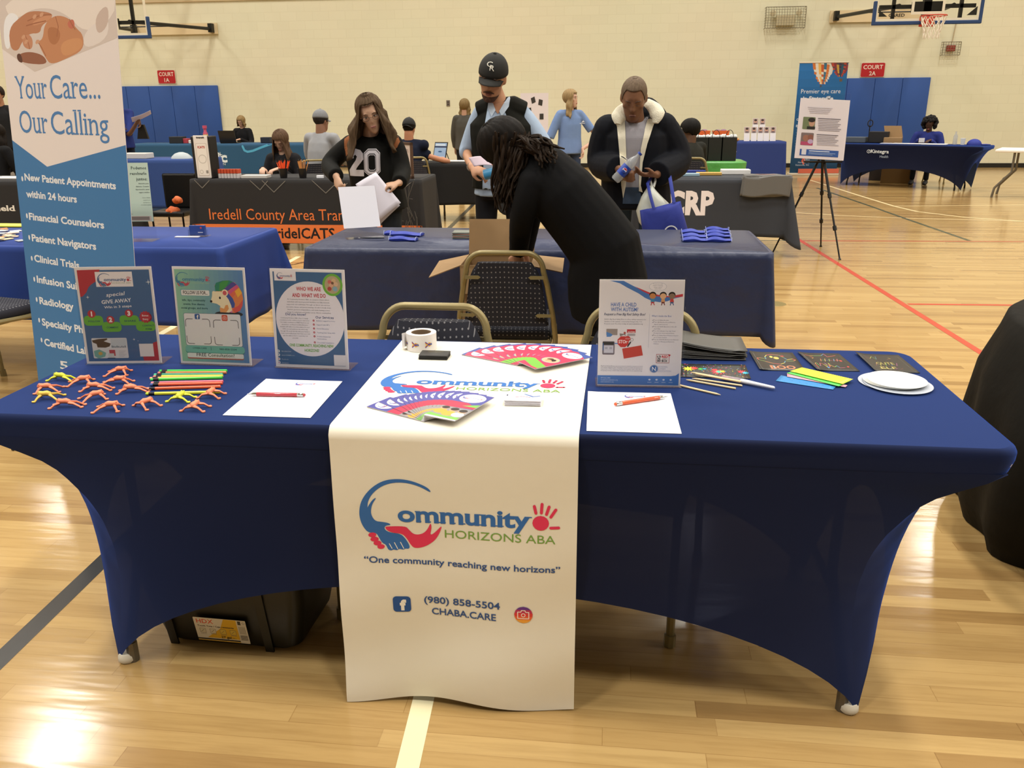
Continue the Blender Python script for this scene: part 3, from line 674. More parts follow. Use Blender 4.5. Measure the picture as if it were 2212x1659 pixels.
def poster_giveaway(A):
    q = quad_uv((145, 118), (1265, 115), (1315, 1590), (200, 1605)); m = .0085
    A.rect(m * .8, m * .8, SW - m * .8, SH - m, '4f6f9c')
    x0, y0, x1, y1 = m * .8, m * .8, SW - m * .8, SH - m
    A.poly([(x0, y1), q(515, 155), q(500, 230), q(450, 330), q(370, 380), q(330, 420), q(290, 500), q(230, 560), (x0, q(200, 565)[1])], 'b8434e')
    A.poly([(x1, y0), (x1, q(0, 1260)[1]), q(1210, 1280), q(1180, 1340), q(1120, 1430), q(1040, 1480), (q(1020, 0)[0] - .004, y0)], 'b8434e')
    a, b = q(447, 415), q(980, 190); A.rect(a[0], a[1], b[0], b[1], 'ece8ee'); logo(A, q(455, 0)[0], a[1] + .001, q(955, 0)[0] - q(455, 0)[0], '56709c', 'c04a58', '9aa88c')
    A.text('special', *q(710, 555), .0105, 'e6eaf2', shear=.3, rot=.09, bold=.01, w=.052)
    A.text('GIVE AWAY', *q(722, 660), .0105, 'e6eaf2', w=.085, rot=.07, bold=.02, serif=False); A.text('Win in 3 steps', *q(735, 735), .0068, 'e6eaf2', w=.078, rot=.05, bold=.015)
    for (cx, cy, tx) in ((358, 930, 'FOLLOW'), (618, 1028, 'COMMENT'), (885, 930, 'SHARE'), (1120, 1022, '')):
        c = q(cx, cy); A.rrect(c[0] - .0275, c[1] - .0145, c[0] + .0275, c[1] + .0145, .011, '6fb34c'); 
        if tx: A.text(tx, c[0] + .002, c[1] - .004, .0048, '31506c', bold=.02, w=.034)
    A.text('CONTACT', q(1125, 0)[0], q(0, 1025)[1], .0046, '31506c', bold=.02, w=.034); A.text('FORM', q(1125, 0)[0], q(0, 1080)[1], .0046, '31506c', bold=.02)
    for cx, cy, tx in ((337, 825, '1'), (608, 918, '2'), (887, 822, '3')):
        c = q(cx, cy); star(A, c[0], c[1], .0118, 'b8434e', 14, .9); A.text(tx, c[0], c[1] - .0062, .0125, 'efe9ea', bold=.06)
    c = q(1125, 882); star(A, c[0], c[1], .0185, 'b8434e', 14, .78); A.text('Bonus', c[0], c[1] + .002, .0052, 'e6d9dc', bold=.02); A.text('Entry', c[0], c[1] - .0085, .0052, 'e6d9dc', bold=.02)
    a, b = q(310, 1515), q(820, 1200); A.rrect(a[0], a[1], b[0], b[1], .003, 'd8dadf')
    A.poly([q(305, 1235), q(400, 1215), q(530, 1205), q(535, 1225), q(480, 1250), q(580, 1285), q(560, 1330), q(500, 1350), q(380, 1345), q(370, 1290), q(320, 1270)], '5f4f42')
    A.rect(*q(585, 1355), *q(810, 1215), 'c4cdd6'); A.poly([q(320, 1400), q(400, 1375), q(500, 1430), q(480, 1490), q(380, 1520), q(325, 1480)], '7fb0a8'); A.ell(*q(415, 1440), .006, .005, 'c9a35e')
    A.rect(*q(550, 1480), *q(635, 1385), 'b8525a'); A.rect(*q(530, 1510), *q(615, 1440), 'c9cdd0'); A.rect(*q(515, 1518), *q(630, 1508), '555a66')
    for i in range(6): A.rect(*q(690, 1405 + i * 18), *q(800 - (i % 3) * 20, 1398 + i * 18), 'b9bcc4')
    for i in range(9): A.rect(*q(592 + i * 24, 1350), *q(604 + i * 24, 1318 + (i * 7) % 18), '66727e')
    a, b = q(1003, 1495), q(1205, 1295); A.rect(a[0], a[1], b[0], b[1], 'e2dfe2')
    for x, y, r in ((305, 570, .0055), (930, 1225, .0045), (988, 1248, .0018), (1210, 350, .008)): sparkle(A, *q(x, y), r)

def poster_follow(A):
    # crop of the photo: (370, 560) at 5.267
    q = quad_uv((122, 95), (950, 100), (940, 1215), (118, 1190)); m = .006
    x0, y0, x1, y1 = m, m, SW - m, SH - m * 1.2; n = 14
    for i in range(n):     # printed green-to-blue background
        k = i / (n - 1); a, b = (150, 200, 175), (98, 140, 190); c = '%02x%02x%02x' % tuple(int(a[j] * (1 - k) + b[j] * k) for j in range(3))
        A.rect(x0 + (x1 - x0) * i / n, y0, x0 + (x1 - x0) * (i + 1) / n, y1, c); A.layer -= 1
    A.layer += 1
    logo(A, q(152, 0)[0], q(0, 318)[1], q(552, 0)[0] - q(152, 0)[0], '4f86ac', 'c2566a', '9fc4a8', light=True)
    a, b = q(203, 418), q(528, 358); A.rrect(a[0] - .003, a[1] - .002, b[0] - .004, b[1] + .003, .004, '86b4b8'); A.rrect(a[0], a[1], b[0], b[1], .003, 'e9eaea'); A.text('FOLLOW US FOR...', (a[0] + b[0]) / 2, a[1] + .0035, .0095, '2b2b33', w=.074, bold=.02)
    A.para(['info, tips, community', 'events, free classes,', 'social groups, and more'], q(342, 0)[0], q(0, 482)[1], .0112, .0058, '2e5a60', bold=.025)
    # hedgehog picture
    def P(pts, c): A.poly([q(*p) for p in pts], c)
    A.ell(*q(730, 620), .042, .009, '3a3d42')
    P([(600, 360), (595, 300), (620, 270), (700, 245), (760, 240), (830, 262), (870, 310), (900, 370), (908, 440), (895, 520), (860, 580), (800, 605), (740, 600), (720, 480), (660, 400)], 'e08b58')
    P([(600, 362), (596, 305), (615, 270), (690, 245), (765, 240), (810, 255), (720, 320), (690, 355), (640, 365)], '3c8a74')
    P([(640, 365), (655, 275), (700, 246), (765, 240), (740, 290), (690, 340)], '4d9a55')
    P([(695, 345), (790, 262), (815, 258), (850, 285), (740, 360), (715, 345)], '5c539c')
    P([(738, 370), (850, 285), (868, 312), (756, 400)], 'd35f8c'); P([(756, 400), (868, 312), (880, 335), (780, 440)], 'e0725a')
    P([(820, 360), (872, 320), (900, 378), (850, 430)], 'efb84c'); P([(710, 400), (745, 385), (790, 440), (810, 500), (800, 545), (765, 550), (745, 480)], '4a5fa6')
    P([(800, 605), (775, 560), (850, 520), (905, 450), (895, 520), (860, 580)], 'd9605c'); P([(735, 600), (770, 555), (775, 602)], 'd98bb4')
    P([(562, 372), (575, 362), (600, 368), (655, 366), (700, 395), (740, 450), (765, 520), (772, 575), (735, 602), (660, 600), (632, 590), (640, 530), (600, 505), (545, 495), (538, 470), (555, 420)], 'efe4c4')
    P([(700, 520), (728, 515), (735, 560), (700, 602), (632, 600), (632, 545), (680, 560)], 'e2a268')
    A.ell(*q(705, 380), .0095, .0095, 'efe4c4'); A.ell(*q(703, 382), .006, .0065, 'd0616a'); A.ell(*q(644, 438), .0028, .0036, '2b2830'); A.ell(*q(540, 480), .0036, .0034, '2b2830')
    a, b = q(205, 990), q(858, 622); A.rrect(a[0] - .001, a[1] - .001, b[0] + .001, b[1] + .001, .006, '4a6e82'); A.rrect(a[0], a[1], b[0], b[1], .005, 'e4e6ea')
    for (fx0, fx1, fy0, fy1) in ((218, 500, 970, 685), (540, 827, 976, 690)): a, b = q(fx0, fy0), q(fx1, fy1); qr_frame(A, a[0], a[1], b[0], b[1])
    a = q(332, 688); fb_icon(A, a[0], a[1], .0155, '3a62a4'); a = q(643, 700); cam_icon(A, a[0], a[1], .0175, False)
    a, b = q(188, 1072), q(875, 992); A.rrect(a[0], a[1] - .002, b[0], b[1] - .002, .008, '45807e'); A.rrect(a[0], a[1], b[0], b[1], .008, '79bdb6')
    A.text('CHABA.CARE', *q(355, 1030), .005, '2c4c54', w=.043, bold=.01); A.text('980-858-5504', *q(683, 1036), .005, '2c4c54', w=.052, bold=.01); A.rect(*q(486, 1042), *q(490, 1003), '2c4c54')
    a, b = q(205, 1132), q(858, 1078); A.rrect(a[0], a[1] - .0035, b[0], b[1] - .0035, .004, 'b5655e'); A.rrect(a[0], a[1], b[0], b[1], .004, 'e2e6e8'); A.text('FREE Consultation!', (a[0] + b[0]) / 2, a[1] + .004, .0095, '2e3038', w=.115, bold=.008)

def poster_who(A):
    q = quad_uv((1215, 118), (2065, 145), (2045, 1280), (1203, 1232)); m = .008
    A.rect(m, m, SW - m, SH - m, '4a6d97')
    cx, cy = q(1640, 695); A.ell(cx, cy, .1005, .106, 'e6e2ea', 48)
    a, b = q(1262, 265), q(1512, 152); A.rect(a[0], a[1], b[0], b[1], 'e8e4ea'); logo(A, a[0] + .007, a[1] + .004, .047, '4a5f92', 'c04a58', 'a8a8a0')
    c = q(1930, 300); A.ell(c[0] - .002, c[1], .029, .031, '74b64a', 32); A.ell(c[0] - .002, c[1], .0225, .0245, 'b9a888', 28)
    for dx, dy, r, cc in ((-.008, .008, .0055, 'c9706a'), (.004, .012, .006, 'd6b58c'), (-.004, -.001, .006, 'd8a890'), (.01, .002, .006, 'd8b59a'), (-.009, -.011, .006, 'b5504e'), (.007, -.011, .007, '8db0c0'), (.0, .005, .004, '7a5a48')): A.ell(c[0] - .002 + dx, c[1] + dy, r, r, cc, 14)
    A.text('WHO WE ARE', *q(1645, 372), .0105, 'c0424e', w=.072, bold=.025); A.text('AND WHAT WE DO', *q(1645, 445), .0105, 'c0424e', w=.098, bold=.025)
    A.para(['At Community Horizons ABA, we envision a future where', 'individuals with developmental disabilities are fully included,', 'supported, and celebrated. Through our direct care services,', 'innovative classes, and parent trainings, we aim to break down', 'barriers, promote independence, and create lasting positive', 'change for individuals and families across diverse communities.'], q(1640, 0)[0], q(0, 478)[1], .0073, .0036, '5c6274', w=None)
    A.text('Did you know?', *q(1478, 655), .0066, '45598a', w=.06, bold=.015); A.text('Our Services', *q(1808, 682), .0066, '45598a', w=.053, bold=.015)
    A.para(['Community Horizons ABA offers 1:1 family', 'consultation in the comfort of your own home!', 'Our initial consultation is FREE! Based on our', 'observation, our Board Certified Behavior', 'Analysts will make a recommendation for your', "child's care and assist you the whole way", 'through. We work directly with your family to', 'create a personalized plan that helps your child', 'gain the skills needed to reach their full', 'potential.'], q(1468, 0)[0], q(0, 692)[1], .0063, .0032, '5c6274')
    for i, tx in enumerate(('Behavior support in home', "Support with IEP's", 'Parent Education', 'Teaching basic living skills', 'Positive behavioral', 'interventions', 'Free initial consultation')):
        y = q(0, (712, 757, 802, 847, 892, 918, 962)[i])[1]; A.text(tx, q(1722, 0)[0], y - .001, .0036, '6a80a8', al='l', res=1)
        if i != 5: A.ell(q(1690, 0)[0], y + .001, .003, .003, 'b84a58', 12); A.line([(q(1690, 0)[0] - .0012, y + .001), (q(1690, 0)[0], y), (q(1690, 0)[0] + .0016, y + .0024)], .0006, 'ece6ea')
    A.text('ONE COMMUNITY, REACHING NEW', *q(1635, 1012), .0078, '6fae4c', w=.13, bold=.02); A.text('HORIZONS!', *q(1635, 1068), .0078, '6fae4c', w=.043, bold=.02)
    for i, (tx, cc) in enumerate((('980-858-5504', '5a86a8'), ('www.CHABA.care', '5a86a8'), ('Facebook', 'b84a58'), ('Instagram', 'b0508c'))):
        y = q(0, (1078, 1122, 1170, 1212)[i])[1]; A.ell(m + .002, y + .001, .0045, .0042, 'dfe3ea', 14); A.ell(m + .002, y + .001, .0018, .0018, cc, 8); A.text(tx, m + .011, y - .001, .0036, 'c2cede', al='l', res=1)
    a, b = q(1882, 1220), q(2018, 1095); A.rect(a[0], a[1], b[0], b[1], 'e6e2e6')

def poster_autism(A):
    # crop (1250, 590) at 4.485
    q = quad_uv((188, 85), (992, 85), (975, 1105), (178, 1105)); m = .004
    def P(pts, c): A.poly([q(*p) for p in pts], c)
    A.rect(m, m, SW - m, SH - m, 'e4e1e8')
    P([(285, 95), (415, 97), (520, 150), (600, 190), (690, 225), (640, 262), (560, 215), (450, 160), (380, 120)], '4f7cc0')
    P([(560, 215), (600, 190), (690, 225), (780, 240), (850, 240), (975, 218), (975, 240), (900, 258), (830, 285), (760, 295), (690, 285), (620, 255)], '4f7cc0')
    P([(520, 148), (600, 180), (680, 212), (760, 228), (850, 238), (975, 215), (975, 240), (900, 250), (800, 245), (690, 235), (600, 195)], 'c9404a')
    a, b = q(655, 190), q(822, 108); A.ell((a[0] + b[0]) / 2, (a[1] + b[1]) / 2, (b[0] - a[0]) / 2, (b[1] - a[1]) / 2, '9aa2ba', 28); A.ell((a[0] + b[0]) / 2, (a[1] + b[1]) / 2, (b[0] - a[0]) / 2 - .0006, (b[1] - a[1]) / 2 - .0006, 'eae7ee', 28)
    A.para(['If someone with', 'autism is missing,', 'always search', 'water first!'], (a[0] + b[0]) / 2, q(0, 128)[1], .0042, .0026, '6a7290')
    for x, hd, top, leg in ((692, 'c98a58', '4b94bc', 'c2424a'), (790, 'e2b48c', 'd8a476', '7a3c3c'), (873, '8f7868', 'c94a46', '4a6a9c')):
        A.ell(*q(x, 225), .0088, .0078, '2b2626'); A.ell(*q(x, 238), .0078, .0072, hd); P([(x - 14, 262), (x + 14, 262), (x + 20, 296), (x - 20, 296)], top); P([(x - 16, 292), (x + 16, 292), (x + 14, 305), (x - 14, 305)], leg); A.line([q(x - 8, 300), q(x - 14, 322)], .0022, leg); A.line([q(x + 8, 300), q(x + 16, 320)], .0022, leg)
    A.text('HAVE A CHILD', q(302, 0)[0], q(0, 337)[1], .0098, '5a7cc0', al='l', w=.065, bold=.02); A.text('WITH AUTISM?', q(302, 0)[0], q(0, 383)[1], .0098, '5a7cc0', al='l', w=.07, bold=.02)
    A.text('Request a Free Big Red Safety Box!', q(238, 0)[0], q(0, 422)[1], .0062, '3f4a6e', al='l', w=.105, bold=.015, shear=.25)
    A.para(["NAA's Big Red Safety Box is a free safety resource for", 'families in the autism community living in the U.S.', 'Request your free box today at nationalautism.org'], q(243, 0)[0], q(0, 466)[1], .0058, .0034, '70748c', al='l')
    A.rect(*q(663, 730), *q(665, 405), 'b5b8cc')
    A.text("What's Inside the Box:", q(692, 0)[0], q(0, 433)[1], .0046, '5a7cc0', al='l', w=.051)
    for i, tx in enumerate(('One (1) Safety Booklet', 'Two (2) Wireless Door/Window', 'Alarms with batteries', 'One (1) SafeID Bracelet or Shoe ID', 'tag w/clips', 'Two (2) Adhesive Stop Sign Visual', 'Prompts for doors and windows', 'One (1) Safety Alert Window Cling for', 'car or home window', 'One (1) Child ID Kit from the National', 'Center for Missing and Exploited', 'Children')):
        y = (470, 490, 510, 532, 552, 573, 594, 615, 635, 656, 676, 696)[i]; A.text(tx, q(718, 0)[0], q(0, y)[1], .0028, '80849c', al='l', res=1)
        if i in (0, 1, 3, 5, 7, 9): A.line([q(694, y - 6), q(700, y), q(708, y - 12)], .0009, '80849c')
    A.rect(*q(258, 612), *q(365, 552), '9a8f8c'); P([(258, 580), (300, 596), (320, 610), (300, 628), (262, 630)], '5585c6'); A.rect(*q(455, 588), *q(537, 555), 'c23a44'); A.text('AUTISM', *q(496, 586), .0035, 'eadcdc', bold=.02)
    for i in range(3): A.rect(*q(458, 602 + i * 7), *q(535, 598 + i * 7), '8f8c94')
    P([(385, 595), (440, 600), (445, 618), (425, 608), (390, 625)], '8a8684'); A.ell(*q(434, 590), .003, .003, 'b05a50')
    c = q(420, 675); A.fan([(c[0] + .0155 * math.cos(PI / 8 + PI / 4 * i), c[1] + .0155 * math.sin(PI / 8 + PI / 4 * i)) for i in range(8)], 'c9403f'); A.text('STOP', c[0], c[1] - .004, .0085, 'eedede', w=.024, bold=.03)
    c = q(463, 645); A.fan([(c[0] + .0075 * math.cos(PI / 8 + PI / 4 * i), c[1] + .0075 * math.sin(PI / 8 + PI / 4 * i)) for i in range(8)], 'c9403f'); A.text('STOP', c[0], c[1] - .0017, .0034, 'eedede')
    c = q(503, 655); A.ringe(c[0], c[1], .0042, .0009, '7a7a80', 16); A.line([q(490, 680), q(465, 718)], .004, '4a4a50')
    a, b = q(222, 802), q(340, 672); A.rrect(a[0], a[1], b[0], b[1], .003, '77707c'); A.rect(*q(236, 785), *q(328, 712), 'c8c8d8'); A.rect(*q(228, 706), *q(332, 678), '3d3c3c'); A.rect(*q(246, 748), *q(272, 728), 'a8a8bc'); A.rect(*q(290, 748), *q(316, 728), 'a8a8bc'); A.rect(*q(225, 760), *q(234, 690), '4a70a8'); A.rect(*q(340, 697), *q(370, 688), '5585c6')
    P([(412, 742), (593, 708), (612, 805), (430, 840)], 'c24a42'); 
    a, b = q(738, 878), q(865, 792); A.rect(a[0], a[1], b[0], b[1], '9c3038'); A.rect(a[0] + .0012, a[1] + .0012, b[0] - .0012, b[1] - .0012, 'eae6ea')
    A.text('BIG', *q(781, 835), .0088, '2c262c', rot=PI / 2, bold=.03, w=.0165); A.text('RED', *q(822, 826), .0062, 'c23a44', bold=.04, w=.0165); A.text('SAFETY', *q(822, 843), .0028, '3a3236', w=.0155, bold=.03); A.text('BOX', *q(820, 866), .0052, '2c262c', bold=.05, w=.0155); c = q(864, 800); A.ell(c[0] - .0012, c[1], .0018, .0016, 'c23a44', 10); A.ell(c[0] + .0012, c[1], .0018, .0016, 'c23a44', 10); A.fan([(c[0] - .0028, c[1] - .0004), (c[0], c[1] - .004), (c[0] + .0028, c[1] - .0004)], 'c23a44')
    c = q(720, 935); A.ell(c[0], c[1], .0108, .0105, '3b68a8', 28); A.ringe(c[0], c[1], .0095, .0004, 'd6deea', 28); A.text('N', c[0], c[1] - .0055, .011, 'e2e6ee', bold=.01)
    for i, tx in enumerate(('NATIONAL', 'AUTISM', 'ASSOCIATION')): A.text(tx, q(765, 0)[0], q(0, 922 + i * 21)[1], .0042, 'a8b0cc', al='l', w=(.027, .021, .036)[i])
    for i in range(4): A.text(('Big Red Safety Boxes are provided to families based on need', 'and while supplies last. Funding is made possible by generous', 'supporters of the National Autism Association who care about', 'keeping every child with autism safe from wandering.')[i], q(220, 0)[0], q(0, 917 + i * 15)[1], .0028, '70748c', al='l', w=.108, res=1)
    P([(180, 1005), (880, 1005), (930, 998), (960, 975), (958, 1095), (180, 1095)], '4a7cc6')
    for i, tx in enumerate(('877.622.2884', 'naa@nationalautism.org', 'nationalautism.org')): A.text(tx, q(222, 0)[0], q(0, 1036 + i * 19)[1], .0032, 'c8d6ee', al='l', res=1)
    for x in (680, 748, 815, 883): A.ell(*q(x, 1042), .003, .0022, 'd4deee', 10); A.rect(*q(x - 20, 1070), *q(x + 20, 1065), 'a8c0e4')
sign_holder('acrylic sign with blue special give away poster, leftmost of the four', (-1.163, .402), (-.951, .43), poster_giveaway)
sign_holder('acrylic sign with FOLLOW US FOR poster and striped hedgehog', (-.893, .434), (-.677, .429), poster_follow)
sign_holder('acrylic sign with WHO WE ARE AND WHAT WE DO poster', (-.603, .426), (-.387, .418), poster_who)
sign_holder('acrylic sign with HAVE A CHILD WITH AUTISM poster, right of the runner', (.311, .34), (.527, .35), poster_autism)

# ------------------------------------------------------------------ stretchy toy frogs
def frog(kind):
    """small rubber frog standing on splayed stretchy legs, facing +x"""
    mb = MB()
    body = [(-.021, .0145, .001), (-.018, .0155, .0055), (-.008, .018, .007), (.004, .0175, .006), (.013, .018, .0065), (.020, .0165, .005), (.0235, .0155, .001)]
    mb.ring([[V((x, r * 1.3 * math.cos(a * PI / 5), z + r * 1.15 * math.sin(a * PI / 5))) for a in range(10)] for x, z, r in body])
    for s_ in (-1, 1):
        mb.ell((.0165, s_ * .0042, .0225), (.0028, .0026, .0026), u=8, v=6)
        if kind == 0: hl = [(-.016, s_ * .004, .014), (-.030, s_ * .018, .011), (-.044, s_ * .026, .003)]; fl_ = [(.010, s_ * .004, .014), (.017, s_ * .018, .009), (.022, s_ * .025, .0025)]
        elif kind == 1: hl = [(-.016, s_ * .004, .014), (-.022, s_ * .02, .012), (-.022, s_ * .031, .003)]; fl_ = [(.012, s_ * .004, .014), (.017, s_ * .02, .012), (.024, s_ * .03, .003)]
        else: hl = [(-.016, s_ * .004, .013), (-.033, s_ * .010, .012), (-.052, s_ * .012, .003)]; fl_ = [(.012, s_ * .004, .013), (.024, s_ * .012, .01), (.034, s_ * .016, .003)]
        for L_ in (hl, fl_):
            mb.tube(L_, [.005, .0034, .003], 6)
            e = V(L_[-1]); d = (e - V(L_[-2])); d.z = 0; d.normalize(); p = V((-d.y, d.x, 0))
            mb.prism([(-.002, -.002), (.006, -.007), (.0095, -.004), (.0105, 0), (.0095, .004), (.006, .007), (-.002, .002)], -.0014, .0014, lambda u, v, w: V((e.x, e.y, .0022)) + d * u + p * v + V((0, 0, w)))
    return mb
FC = {'o': mat('orange_rubber', 'f08a66', .5), 'y': mat('yellow_rubber', 'd8dc3c', .5), 'm': mat('mustard_rubber', 'e2bc50', .5)}
frogs = [((-1.02, .335), 'o', 0, 15, 'orange toy frog nearest the base of the give away sign'),
 ((-1.155, .263), 'y', 2, 175, 'bright yellow toy frog at the far left back of the frog group'),
 ((-1.074, .245), 'o', 0, 25, 'orange toy frog whose foot touches the bright yellow back frog'),
 ((-.975, .252), 'o', 2, 10, 'small dark orange toy frog behind the one touching the pencils'),
 ((-1.137, .172), 'o', 0, 200, 'orange toy frog directly behind the mustard yellow frog'),
 ((-1.012, .192), 'o', 2, 190, 'orange toy frog between the yellow-touching one and the reclining one'),
 ((-.905, .185), 'o', 2, 195, 'orange toy frog with one leg touching the orange pencil eraser'),
 ((-1.096, .112), 'm', 0, 195, 'mustard yellow toy frog near the left table edge'),
 ((-.965, .128), 'o', 0, 40, 'reclining orange toy frog in the middle of the group'),
 ((-1.010, .062), 'o', 2, 190, 'orange toy frog nearest the front left of the table edge'),
 ((-.880, .055), 'o', 0, 15, 'orange toy frog at the front edge between two others, striding right'),
 ((-.805, .085), 'o', 1, 60, 'orange toy frog standing tall left of the lime yellow frog'),
 ((-.742, .138), 'y', 1, 90, 'lime yellow toy frog in front of the yellow pencil'),
 ((-.677, .172), 'o', 1, 90, 'orange toy frog at the tip of the yellow pencil'),
 ((-.672, .075), 'o', 1, 90, 'orange toy frog nearest the left sign-up sheet')]
protos = {}
for (x, y), c, k, rz, lab in frogs:
    if (c, k) not in protos:
        o = frog(k).build('toy_frog', FC[c], smooth=True, ang=60); protos[(c, k)] = o
    else: o = protos[(c, k)].copy(); COL.objects.link(o)
    o.location = (x, y, TZ + .0005); o.rotation_euler = (0, 0, math.radians(rz)); sc = .8; o.scale = (sc, sc, sc * 1.1)
    tag(o, lab, 'toy frog', 'stretchy toy frogs on the front table')

# ------------------------------------------------------------------ neon pencils
def pencil(a, b, c, er, lab, lift=0):
    a = V((a[0], a[1], 0)); b = V((b[0], b[1], 0)); L = .19; d = (b - a).normalized(); ang = math.atan2(d.y, d.x)
    t = thing('pencil', lab, 'pencil', (a.x, a.y, TZ + .0043 + lift), ang, 'neon pencils lying in a row')
    X = Matrix.Rotation(PI / 2, 4, 'Y'); n = 6
    hexr = lambda r, x: [V((x, r * math.cos(PI / 3 * k + PI / 6), r * math.sin(PI / 3 * k + PI / 6))) for k in range(6)]
    MB().ring([hexr(.0036, .02), hexr(.0042, .021), hexr(.0042, .19), hexr(.0038, .191)]).build('barrel', mat('neon_' + c, c, .35, coat=.3), t)
    cyl = lambda r, x: [V((x, r * math.cos(PI / 6 * k), r * math.sin(PI / 6 * k))) for k in range(12)]
    MB().ring([cyl(.0038, .007), cyl(.0042, .008), cyl(.0042, .011), cyl(.0039, .0115), cyl(.0042, .012), cyl(.0042, .022)]).build('ferrule', mat('black_ferrule', '15151a', .4), t, smooth=True)
    MB().ring([cyl(.003, -.0005), cyl(.0038, .001), cyl(.0038, .009)]).build('eraser', mat('eraser_' + er, er, .7), t, smooth=True)
pens = [((-.918, .357), (-.72, .378), '3cd84a', '4ad85a', 'green pencil at the back of the row', 0), ((-.913, .340), (-.72, .362), 'f09058', 'f08a80', 'salmon orange pencil just in front of the back green one', 0),
 ((-.915, .322), (-.72, .345), '3aa88c', '5ad0a0', 'teal pencil in the row', 0), ((-.908, .306), (-.714, .331), 'e8e048', 'f09080', 'pale yellow pencil inside the row between teal and green', 0),
 ((-.910, .291), (-.716, .318), 'f0a860', 'f0a090', 'light orange pencil hidden behind the front green one', 0), ((-.895, .268), (-.685, .308), '3ac83c', '4ad85a', 'long green pencil sticking out to the right of the row', .004),
 ((-.885, .252), (-.691, .285), 'f06a78', 'f08a90', 'pink pencil in front of the long green one', 0), ((-.880, .238), (-.683, .270), 'f8603a', '4a60a8', 'orange pencil with blue eraser', 0),
 ((-.872, .205), (-.691, .24), 'f8683a', 'f09a80', 'orange pencil at the front of the bundled row', 0), ((-.852, .166), (-.657, .2), 'e6e430', 'c0e040', 'yellow pencil lying apart in front of the others', 0)]
for p in pens: pencil(p[0], p[1], p[2], p[3], p[4], p[5])

# ------------------------------------------------------------------ sign-up sheets and pens
def sheet(c4, lab, flip=False):
    cs = [V((x, y, 0)) for x, y in c4]; ct = sum(cs, V()) / 4
    o = thing('sign_up_sheet', lab, 'paper sheet', (ct.x, ct.y, TZ + .0006), group='sign-up sheets on the front table')
    q = lambda u, v, w: (cs[3] * (1 - u) * (1 - v) + cs[2] * u * (1 - v) + cs[1] * u * v + cs[0] * (1 - u) * v) - ct + V((0, 0, .0008 + w + .0012 * max(0, .12 - u) * 8 * abs(math.sin(v * 5)) ))
    MB().grid(lambda u, v: q(u, v, 0), 16, 16).build('paper', mat('bright_paper', 'f2f0f4', .6, spec=.3), o, solid=.0006)
    A = Art(); lw = .0006 / SW
    logo(A, .44, .84, .26, '5a6cb4', 'c0506c', 'a8aab8'); 
    A.text('Community Horizons ABA  Sign In', .45, .8, .016, '9a9cb4', w=.62); A.text('Name              Phone              Email              Address', .5, .765, .012, 'a8aabc', w=.8); A.rect(.08, .745, .93, .748, 'b4b6c6')
    for i in range(18): A.rect(.055, .7 - i * .033, .063, .708 - i * .033, 'c4c4d0')
    A.build('sheet_print', lambda u, v, w: q(u, v, w + .0006), o, lift=.00001, maxedge=.08)
sheet([(-.591, .322), (-.376, .322), (-.367, .042), (-.586, .04)], 'white sign-up sheet under the red pen, left of the runner')
sheet([(.288, .298), (.5, .303), (.507, .024), (.293, .021)], 'white sign-up sheet under the orange pen, right of the runner')
def pen(tail, tip, c, lab):
    a, b = V((tail[0], tail[1], 0)), V((tip[0], tip[1], 0)); d = b - a; L = d.length; t = thing('ballpoint_pen', lab, 'pen', (a.x, a.y, TZ + .0075), math.atan2(d.y, d.x), 'stylus pens on the sign-up sheets')
    cyl = lambda r, x: [V((x * L, r * math.cos(PI / 8 * k), r * math.sin(PI / 8 * k))) for k in range(16)]
    CH = mat('chrome', 'd8d8d8', .15, 1.0)
    MB().ring([cyl(.0048, .14), cyl(.0052, .15), cyl(.0052, .83), cyl(.0049, .84)]).build('barrel', mat('pen_' + c, c, .3, coat=.5), t, smooth=True, ang=50)
    MB().ring([cyl(.0046, .04), cyl(.0051, .06), cyl(.0051, .14), cyl(.0046, .145)]).build('chrome_band', CH, t, smooth=True)
    MB().ring([cyl(.0012, 0), cyl(.0036, .012), cyl(.0044, .035), cyl(.004, .06)]).build('stylus_tip', mat('pen_' + c, c, .3, coat=.5), t, smooth=True)
    MB().ring([cyl(.0048, .84), cyl(.0040, .9), cyl(.0018, .97), cyl(.0006, 1.0)]).build('chrome_point', CH, t, smooth=True)
pen((-.43, .187), (-.583, .18), 'b03440', 'dark red stylus pen on the left sign-up sheet'); pen((.355, .19), (.49, .262), 'd2582e', 'orange stylus pen on the right sign-up sheet')

# ------------------------------------------------------------------ things on the runner
RZ = TZ + .0035
t = thing('sticker_roll', 'roll of white tape printed with awareness ribbons', 'sticker roll', (-.23, .655, RZ))
ro, ri, hh = .046, .031, .052
rr = MB(); rr.ring([[V((r * math.cos(2 * PI * k / 40), r * math.sin(2 * PI * k / 40), z)) for k in range(40)] for r, z in ((ri, 0), (ro, 0), (ro, hh), (ri, hh), (ri, 0))], cap=False)
rr.grid(lambda u, v: (-.046 - .012 * math.sin(u * PI) - .0, -.02 + .035 * u - .008, .004 + v * .044), 8, 2)
rr.build('tape', mat('tape_white', 'dedad8', .4), t, smooth=True, ang=50, )
MB().ring([[V((r * math.cos(2 * PI * k / 32), r * math.sin(2 * PI * k / 32), z)) for k in range(32)] for r, z in ((ri - .002, .001), (ri - .0005, .001), (ri - .0005, hh - .001), (ri - .002, hh - .001), (ri - .002, .001))], cap=False).build('cardboard_core', mat('core_brown', '7a6650', .8), t, smooth=True)
A = Art()
for kx in (-.098, -.055, -.012, .03):
    for i, (c, dy) in enumerate((('c8483a', 0), ('d8b040', .0022), ('3a4a98', -.0022))):
        A.line([(kx - .008, .016 + dy), (kx + .004, .026 + dy), (kx + .012, .025), (kx + .013, .021), (kx + .004, .019 - dy), (kx - .008, .029 - dy)], .0022, c)
